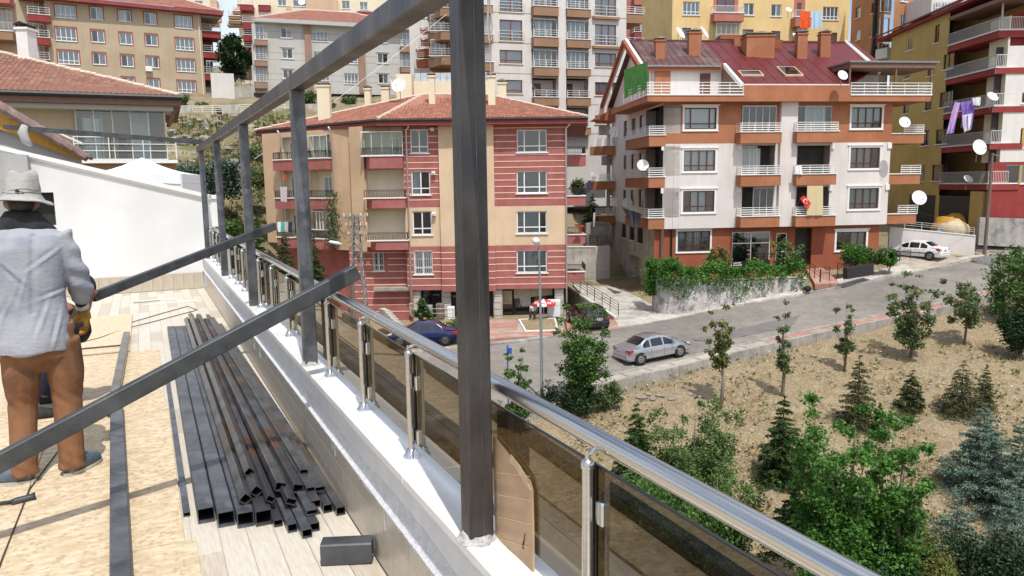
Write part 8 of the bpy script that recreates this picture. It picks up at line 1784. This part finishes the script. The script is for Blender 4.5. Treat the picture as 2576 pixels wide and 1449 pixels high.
# street litter and little things
b = MB(); b.bbox(-.3,.3,-.12,.12,0,.06,.02); tag(ob('litter', b.mesh('litter', 'plastic_blue'), None, rz(2240,699), .6), 'blue plastic litter by the kerb below the garden bed', 'litter'); g_ = on_ground(1578, 963); b = MB(); b.box(-.14,.14,-.02,.02,0,.3); tag(ob('green_box', b.mesh('green_box', 'cloth_teal'), None, g_, .3), 'small green box on the rubble edge, left', 'box')
# laundry on the striped block
fp = lambda px, py, y: at_y(px, py, y)
k = 0
for px, m_, lb in ((702,'cloth_white','white and grey shirts'),(710,'cloth_teal','green-blue shirts'),(720,'cloth_pale','striped grey shirts'),(730,'cloth_navy','dark trousers')): cloth('laundry', lb+' on the line under the balcony left of the fourth post', 'laundry', [fp(px-5,558,56.5),fp(px+5,558,56.5),fp(px+4,583,56.5),fp(px-4,582,56.5)], m_, 'laundry on the line left of the fourth post', fold=.05, seed=k, nx=6, nz=5); k += 1
cloth('carpet', 'pale patterned rug hung over the left balcony rail', 'rug', [fp(704,470,56),fp(722,470,56),fp(721,508,56),fp(706,506,56)], 'cloth_pale', fold=.03); cloth('pennant', 'small red hanging ornament on the left balcony wall', 'ornament', [fp(715,430,57),fp(718,430,57),fp(720,452,57),fp(713,452,57)], 'cloth_red', fold=.02, nx=5)
b = MB(); q_ = at_y(1460, 575, 53.2); b.lathe([(.02,-.35),(.10,-.2),(.05,.0),(.28,.18),(.30,.2)], 14); tag(ob('red_bowl', b.mesh('red_bowl', 'plastic_red'), None, q_), 'red plastic stand and bowl on the third side balcony', 'bowl')
cloth('laundry', 'dark red and black clothes on the second side balcony of the striped block', 'laundry', [fp(1478,456,54.5),fp(1487,452,54.8),fp(1486,488,54.8),fp(1476,482,54.5)], 'cloth_navy', fold=.06, nx=6)
cloth('laundry', 'white cloth hanging from the lowest rear balcony of the rust block', 'laundry', [fp(1493,535,68),fp(1499,535,68),fp(1497,570,68),fp(1492,570,68)], 'cloth_white', fold=.05, nx=5); cloth('laundry', 'small grey-white socks at the middle rear balcony of the rust block', 'laundry', [fp(1482,433,68),fp(1500,433,68),fp(1500,443,68),fp(1484,443,68)], 'cloth_white', fold=.05, nx=8, nz=3)
sg = thing('shop_sign', 'dark sign board with white lettering under the shop window, behind the ivy', 'sign', at_y(1880, 665, 56.2)); a_ = at_y(1842, 668, 56.6); c_ = at_y(1935, 661, 57.6); dv = (c_-a_); L2 = dv.length; ang = math.atan2(dv.y, dv.x); sg.location = a_; sg.rotation_euler = (0,0,ang)
b = MB(); b.box(0, L2, -.03, 0, -.42, .3); ob('board', b.mesh('board', 'ink_black'), sg)
b = MB()
rs_ = random.Random(4)
for k in range(3):
    b = MB(); x = .06
    while x < .75: w_ = rs_.uniform(.03,.07); b.box(x, x+w_, -.036, -.03, .14-.17*k, .14-.17*k+rs_.uniform(.06,.10)); x += w_+.02
    ob('lettering', b.mesh('lettering', 'white_paint'), sg)
# ================================================================== people
def baked(mb, vox, m, name, parent=None, smooth=3, disp=None, loc=(0,0,0), rz=0, keep_below=None):
    """fuse overlapping closed shapes into one continuous skin, smooth it, add folds"""
    me = mb.mesh('tmp', m); o = bpy.data.objects.new('tmp', me); COL.objects.link(o)
    md = o.modifiers.new('r', 'REMESH'); md.mode = 'VOXEL'; md.voxel_size = vox; md.use_smooth_shade = True
    s_ = o.modifiers.new('s', 'SMOOTH'); s_.factor = .6; s_.iterations = smooth
    dg = bpy.context.evaluated_depsgraph_get(); out = bpy.data.meshes.new_from_object(o.evaluated_get(dg)); bpy.data.objects.remove(o)
    out.name = name; n = len(out.vertices); co = np.empty(n*3); out.vertices.foreach_get('co', co); co = co.reshape(-1, 3)
    if disp is not None:
        nn = np.empty(n*3); out.vertices.foreach_get('normal', nn); nn = nn.reshape(-1, 3); co = co+nn*disp(co)[:, None]; out.vertices.foreach_set('co', co.ravel())
    out.materials.clear(); out.materials.append(MAT[m]); out.polygons.foreach_set('use_smooth', [True]*len(out.polygons)); out.update()
    return ob(name, out, parent, loc, rz)
def limb(b, pts, rs, n=14): b.tube(smoothline(pts, 4), list(np.interp(np.linspace(0, len(rs)-1, (len(pts)-1)*4+1), range(len(rs)), rs)), n)
def ell(b, c, r, n=14): b.ball(c, 1, n, sq=r)
def torso(b, rows, n=28):
    rings = []
    for z, cx_, cy_, w, d in rows: rings.append([(cx_+w*math.copysign(abs(math.cos(a))**.8, math.cos(a)), cy_+d*math.copysign(abs(math.sin(a))**.85, math.sin(a)), z) for a in np.linspace(0, 2*PI, n+1)[:-1]])
    b.loft(rings)
def folds(seed, amp, fx=9, fz=22, zd=0):
    r = np.random.default_rng(seed); ph = r.uniform(0, 6, 12)
    def f(c):
        x, y, z = c[:, 0], c[:, 1], c[:, 2]; v = np.zeros(len(c))
        v += np.sin(fz*z+6*x+3*np.sin(7*x+ph[0])+ph[1])*.5*np.clip(np.sin(5*z+ph[2])+.6, 0, 1.3)
        v += np.sin(fx*x*2.2+4*z+2*np.sin(6*z+ph[3])+ph[4])*.45+np.sin(fz*1.9*z-13*x+ph[5]+2*np.sin(9*y))*.28
        v = np.where(v > 0, v**.8*1.0 if False else np.abs(v)**.8, -np.abs(v)**1.3); return v*amp
    return f
# yellow paint flecks on the work shirt are part of its cloth
_n = MAT['shirt'].node_tree; _b = _n.nodes['Principled BSDF']; _src = _b.inputs['Base Color'].links[0].from_socket
_t = _n.nodes.new('ShaderNodeTexNoise'); _t.inputs['Scale'].default_value = 7.5; _t.inputs['Detail'].default_value = 5; _r = _n.nodes.new('ShaderNodeValToRGB'); _r.color_ramp.elements[0].position = .655; _r.color_ramp.elements[1].position = .70
_x = _n.nodes.new('ShaderNodeMixRGB'); _x.inputs[2].default_value = (.52,.46,.08,1); _c = _n.nodes.new('ShaderNodeTexCoord')
_n.links.new(_c.outputs['Object'], _t.inputs['Vector']); _n.links.new(_t.outputs[0], _r.inputs[0]); _n.links.new(_r.outputs[0], _x.inputs[0]); _n.links.new(_src, _x.inputs[1]); _n.links.new(_x.outputs[0], _b.inputs['Base Color'])
P0 = at_z(114, 1203, FZ+.015); wk = thing('person', 'standing worker seen from behind in sun hat, pale stained shirt and rust-brown trousers', 'person', P0+VD*.015, rad(29)); wk.scale = (.94, .97, .985)
hx_ = -.13
# body, one continuous figure
b = MB()
torso(b, [(.84,-.05,0,.15,.10),(.95,-.06,0,.155,.11),(1.10,-.08,0,.14,.10),(1.28,-.10,0,.16,.10),(1.36,-.12,0,.13,.07),(1.43,-.125,.0,.08,.06)])
limb(b, [(hx_,.0,1.38),(hx_,.015,1.46),(hx_,.02,1.52)], [.055,.052,.055]); ell(b, (hx_,.03,1.565), (.076,.095,.115)); ell(b, (hx_,.125,1.545), (.014,.02,.022),8); ell(b, (hx_,.085,1.48), (.045,.04,.03))
for s in (-1, 1): ell(b, (hx_+s*.079,.02,1.545), (.012,.024,.032), 8)
limb(b, [(.045,-.005,1.36),(.095,.0,1.26),(.140,.02,1.12),(.155,.09,1.03),(.168,.15,.955)], [.045,.045,.040,.036,.026]); limb(b, [(-.30,0,1.35),(-.37,.03,1.12),(-.36,.16,.98)], [.045,.04,.028])
limb(b, [(.04,.0,.88),(.085,.02,.48),(.115,.02,.07)], [.09,.058,.04]); limb(b, [(-.14,.0,.88),(-.125,.03,.48),(-.12,-.0,.07)], [.09,.058,.04])
for x, y, a in ((.125,.03,.7),(-.13,0,-1.2)): limb(b, [(x,y-.03,.05),(x+.07*math.sin(a),y+.07*math.cos(a),.045),(x+.16*math.sin(a),y+.16*math.cos(a),.035)], [.045,.042,.03])
baked(b, .010, 'skin_tan', 'body', wk, 4)
# hair at the nape and sides below the hat
b = MB(); ell(b, (hx_,.016,1.583), (.081,.098,.098)); ell(b, (hx_,-.02,1.535), (.066,.062,.05)); baked(b, .010, 'hair_black', 'hair', wk, 2)
b = MB(); torso(b, [(1.395,-.125,.0,.17,.095),(1.43,hx_,.0,.145,.092),(1.468,hx_,.0,.100,.086),(1.50,hx_,.01,.082,.080)]); baked(b, .010, 'black_cloth', 'scarf', wk, 3, folds(4, .004, 20, 40))
# shirt: torso and both sleeves in one cloth
b = MB(); torso(b, [(.735,-.085,-.01,.200,.150),(.80,-.085,-.01,.205,.150),(.92,-.088,-.01,.192,.140),(1.05,-.095,-.01,.182,.132),(1.18,-.105,-.01,.186,.136),(1.30,-.115,-.01,.198,.132),(1.37,-.125,-.008,.195,.110),(1.415,-.13,-.005,.15,.085),(1.44,-.13,.0,.09,.065)])
limb(b, [(.04,-.008,1.365),(.085,-.005,1.27),(.142,.01,1.14),(.165,.06,1.05),(.170,.11,1.0)], [.078,.068,.062,.062,.054]); limb(b, [(-.30,-.01,1.36),(-.35,.02,1.14),(-.35,.12,1.02)], [.085,.072,.06])
def shd(c):
    f = folds(1, .0048, 6, 12)(c); sp = np.exp(-((c[:, 0]-(-.07))/.014)**2)*-.010*(c[:, 1] < 0)*(c[:, 2] > .95)*(c[:, 2] < 1.38); arm = np.clip((c[:, 0]-.09)/.03, 0, 1)*np.sin(c[:, 2]*62+c[:, 0]*25)*.007
    cr = np.zeros(len(c))
    for (x0_, z0_, sx_, sz_, w_, a_) in ((-.02,1.24,.8,.6,.010,.008),(-.16,1.18,-.7,.7,.010,.008),(.03,1.05,.95,.3,.009,.007),(-.20,.98,.4,.9,.011,.009),(-.02,.93,.3,.95,.012,.009),(-.12,1.08,.2,.98,.009,.007),(.05,.86,.2,.98,.010,.008),(-.24,.84,.3,.95,.010,.008)):
        u_ = (c[:, 0]-x0_)*sx_+(c[:, 2]-z0_)*sz_; v_ = -(c[:, 0]-x0_)*sz_+(c[:, 2]-z0_)*sx_; cr += a_*np.exp(-(v_/w_)**2)*np.exp(-(u_/.09)**2)-a_*.8*np.exp(-((v_-.016)/w_)**2)*np.exp(-(u_/.08)**2)
    f = f+cr*(c[:, 1] < .02)
    sh = -np.exp(-((c[:, 0]+.20)/.03)**2)*.012*(c[:, 1] < 0)*np.clip((1.3-c[:, 2])*3, 0, 1); hem = np.clip((.80-c[:, 2])/.08, 0, 1)*np.sin(c[:, 0]*26+c[:, 1]*14)*.008; return f+sp+arm+sh+hem
sh_ = baked(b, .0085, 'shirt', 'shirt', wk, 3, shd)
b = MB(); limb(b, [(.158,.105,1.01),(.166,.145,.955)], [.040,.034]); baked(b, .007, 'black_cloth', 'under_sleeve', wk, 1)
# trousers
b = MB(); torso(b, [(.62,-.02,.01,.10,.08),(.70,-.03,.0,.165,.125),(.80,-.055,0,.185,.13),(.92,-.06,0,.17,.12)])
limb(b, [(.055,.0,.78),(.085,.01,.60),(.095,.03,.45),(.108,.015,.28),(.120,.0,.12),(.122,.0,.045)], [.108,.098,.080,.073,.070,.072]); limb(b, [(-.14,.0,.78),(-.135,.0,.60),(-.13,.03,.45),(-.125,.01,.28),(-.118,-.01,.12),(-.115,-.015,.045)], [.108,.098,.080,.073,.070,.074])
def trd(c): return folds(2, .0045, 14, 7)(c)+np.clip((.20-c[:, 2])/.14, 0, 1)*np.sin(c[:, 2]*80+c[:, 0]*60)*.004+np.exp(-((c[:, 2]-.46)/.05)**2)*np.sin(c[:, 2]*70+c[:, 0]*70)*.003
baked(b, .009, 'trousers', 'trousers', wk, 2, trd)
# shoes
for k, (x, y, a) in enumerate(((.13,.0,.75),(-.125,-.02,-1.25))):
    d = Vector((math.sin(a), math.cos(a), 0)); n_ = Vector((d.y, -d.x, 0)); c_ = Vector((x, y, 0)); b = MB(); limb(b, [c_-d*.055+Vector((0,0,.055)), c_+d*.03+Vector((0,0,.06)), c_+d*.12+Vector((0,0,.043)), c_+d*.19+Vector((0,0,.032))], [.046,.052,.045,.030]); o = baked(b, .007, 'shoe_blue', 'shoe', wk, 2)
    b = MB(); ring = [c_+d*(.075+.145*math.cos(t_))+n_*.050*math.sin(t_) for t_ in np.linspace(0, 2*PI, 21)[:-1]]; b.loft([[(p_.x,p_.y,.0) for p_ in ring], [(p_.x,p_.y,.022) for p_ in ring]]); ob('sole', b.mesh('sole', 'shoe_sole'), o)
# hat: crumpled crown and drooping brim
b = MB(); rings = []; n = 40
for rr, zz, k_ in ((.001,.128,0),(.045,.132,0),(.066,.128,1),(.078,.108,1),(.082,.075,1),(.088,.035,1),(.093,.006,0),(.115,-.004,0),(.142,-.014,0),(.156,-.022,0),(.157,-.028,0),(.140,-.024,0),(.108,-.010,0),(.090,-.003,0),(.080,.03,0),(.07,.1,0),(.001,.118,0)):
    ring = []
    for i in range(n):
        a = 2*PI*i/n; dr = 1+.02*math.sin(3*a+zz*50)*k_+.025*math.sin(5*a+2)*k_; dz = 0
        if rr < .07 and zz > .1: dz = -.022*math.exp(-((math.cos(a)*rr)/.02)**2)+.006*math.sin(3*a)
        if rr > .10: dz = -.022*max(0, math.cos(a))-.006*math.cos(2*a)+.004*math.sin(5*a)
        ring.append((hx_+rr*dr*math.cos(a)*1.0, .025+rr*dr*math.sin(a)*1.12, 1.583+zz+dz))
    rings.append(ring)
b.loft(rings, caps=True); ht = ob('hat', b.mesh('hat', 'hat', smooth=True), wk)
b = MB()
for k in (0, 1):
    z = 1.60+.018*k; R_ = .0925-.0025*k; b.tube([(hx_+R_*math.cos(a)*1.0, .025+R_*1.12*math.sin(a), z+.004*math.sin(4*a+k)) for a in np.linspace(0, 2*PI, 37)], .0022, 4)
ob('hat_band', b.mesh('hat_band', 'hat'), ht)
# gloved right hand: palm, four unequal bent fingers, thumb from the palm's side
W_ = Vector((.168,.15,.955)); b = MB(); limb(b, [W_+Vector((0,0,.005)), W_+Vector((.002,.01,-.03))], [.035,.040]); baked(b, .005, 'glove_cuff', 'glove_cuff', wk, 2, lambda c: np.sin(c[:, 2]*420)*.0012)
b = MB(); limb(b, [W_+Vector((.002,.01,-.035)), W_+Vector((.008,.012,-.07)), W_+Vector((.014,.012,-.10))], [.036,.041,.038])
for k, (yo, l, r_) in enumerate(((-.028,.072,.0125),(-.009,.082,.013),(.012,.076,.0125),(.030,.060,.011))):
    p0 = W_+Vector((.018,.012+yo,-.10)); p1 = p0+Vector((.010,yo*.2,-.45*l)); p2 = p1+Vector((-.016,0,-.38*l)); p3 = p2+Vector((-.026,0,-.12*l)); limb(b, [p0, p1, p2, p3], [r_*1.25, r_*1.15, r_, r_*.85], 10)
p0 = W_+Vector((-.020,-.010,-.060)); limb(b, [p0, p0+Vector((-.024,-.008,-.022)), p0+Vector((-.032,-.010,-.052)), p0+Vector((-.026,-.010,-.080))], [.019,.017,.0145,.011], 10)
baked(b, .0042, 'glove_yellow', 'glove', wk, 2)
for o in wk.children_recursive:
    for v_ in o.data.vertices: v_.co.x += .088*v_.co.z
# ------------------------------------------------ second worker, crouching beyond, holding the far tube
tv = lambda v, u, z: T(u, v, z)
c0_ = T(6.35, -.80, FZ); w2 = thing('person', 'second worker in dark clothes crouching behind the standing one, holding the far tube', 'person', c0_, TA)
g_ = at_u(243, 735, 6.25); hv, hz_2 = g_.dot(VD)+.765, g_.z-FZ
b = MB(); limb(b, [(-.06,.0,.33),(.06,.0,.55),(.22,-.06,.70)], [.15,.15,.10]); limb(b, [(.22,-.06,.70),(.26,-.08,.78)], [.06,.055]); ell(b, (hv-.05,-.10,hz_2+.02), (.085,.10,.115)); ell(b, (hv+.03,-.12,hz_2), (.02,.02,.02), 8)
limb(b, [(-.05,-.1,.32),(.10,-.18,.52),(-.04,-.26,.08)], [.095,.075,.05]); limb(b, [(-.05,.12,.32),(.12,.14,.46),(.04,.16,.06)], [.095,.075,.05])
limb(b, [(.20,-.2,.66),(.30,-.16,.62),(hv-.03,-.10,hz_2-.07)], [.055,.045,.035]); limb(b, [(.20,.1,.66),(.32,.08,.52),(hv-.06,-.05,hz_2-.14)], [.055,.045,.035])
for x, y in ((-.04,-.26),(.04,.16)): limb(b, [(x-.03,y,.045),(x+.16,y-.02,.035)], [.045,.035])
baked(b, .012, 'skin_tan', 'body', w2, 3)
b = MB(); limb(b, [(-.06,.0,.33),(.06,.0,.56),(.21,-.05,.70)], [.165,.165,.12]); limb(b, [(.20,-.2,.66),(.30,-.16,.62),(hv-.06,-.11,hz_2-.08)], [.070,.060,.05]); limb(b, [(.20,.1,.66),(.32,.08,.52),(hv-.09,-.05,hz_2-.14)], [.070,.060,.05]); baked(b, .012, 'black_cloth', 'jacket', w2, 3, folds(7, .006))
b = MB(); limb(b, [(-.05,-.1,.32),(.10,-.18,.52),(-.04,-.26,.10)], [.115,.092,.068]); limb(b, [(-.05,.12,.32),(.12,.14,.46),(.04,.16,.08)], [.115,.092,.068]); baked(b, .012, 'cloth_navy', 'trousers', w2, 3, folds(8, .006))
b = MB(); ell(b, (hv-.055,-.10,hz_2+.045), (.094,.110,.105)); baked(b, .010, 'hair_black', 'cap', w2, 2)
for x, y in ((-.04,-.26),(.04,.16)): b = MB(); limb(b, [(x-.04,y,.045),(x+.08,y-.01,.045),(x+.17,y-.02,.035)], [.052,.050,.038]); baked(b, .010, 'black_cloth', 'shoe', w2, 2)
# ------------------------------------------------ person sitting under the parasol
sp_ = at_y(1343, 800, 51.5); sp_.z = H(sp_.x, sp_.y)+.12; w3 = thing('person', 'person in a white shirt sitting on a stool under the red parasol', 'person', sp_, rad(165))
b = MB(); torso(b, [(.48,0,0,.16,.12),(.62,0,.02,.15,.11),(.85,0,.05,.18,.11),(.95,0,.06,.12,.08)]); limb(b, [(0,.06,.94),(0,.08,1.04)], [.055,.05]); ell(b, (0,.10,1.13), (.08,.095,.115)); ell(b, (0,.195,1.12), (.015,.02,.02), 8)
for s in (-1, 1): limb(b, [(s*.19,.05,.92),(s*.26,.08,.68),(s*.20,.28,.52)], [.055,.042,.03]); limb(b, [(s*.09,.02,.50),(s*.14,.42,.50),(s*.13,.44,.06)], [.09,.065,.045]); limb(b, [(s*.13,.40,.04),(s*.14,.56,.035)], [.045,.035]); ell(b, (s*.19,.33,.50), (.035,.05,.03), 8)
baked(b, .012, 'skin_tan', 'body', w3, 3); b = MB(); torso(b, [(.50,0,0,.18,.145),(.65,0,.02,.175,.135),(.85,0,.05,.20,.13),(.93,0,.06,.15,.10),(.97,0,.065,.08,.07)])
for s in (-1, 1): limb(b, [(s*.17,.05,.90),(s*.23,.06,.76)], [.075,.065])
baked(b, .012, 'cloth_white', 'shirt', w3, 2, folds(5, .006)); b = MB()
for s in (-1, 1): limb(b, [(s*.08,.02,.50),(s*.14,.42,.51),(s*.13,.44,.10)], [.115,.085,.065])
baked(b, .012, 'black_cloth', 'trousers', w3, 2); b = MB(); ell(b, (0,.088,1.155), (.088,.10,.10)); baked(b, .010, 'hair_black', 'hair', w3, 2)
b = MB(); b.bbox(-.18,.18,-.18,.18,.38,.42,.01); stl = tag(ob('stool', b.mesh('stool', 'cloth_red'), None, sp_, rad(165)), 'small red stool under the seated person', 'stool')
for sx_ in (-1,1):
    for sy in (-1,1): b = MB(); b.tube([(sx_*.15,sy*.15,.38),(sx_*.17,sy*.17,0)], .015, 6); ob('leg', b.mesh('leg', 'rail_black'), stl)
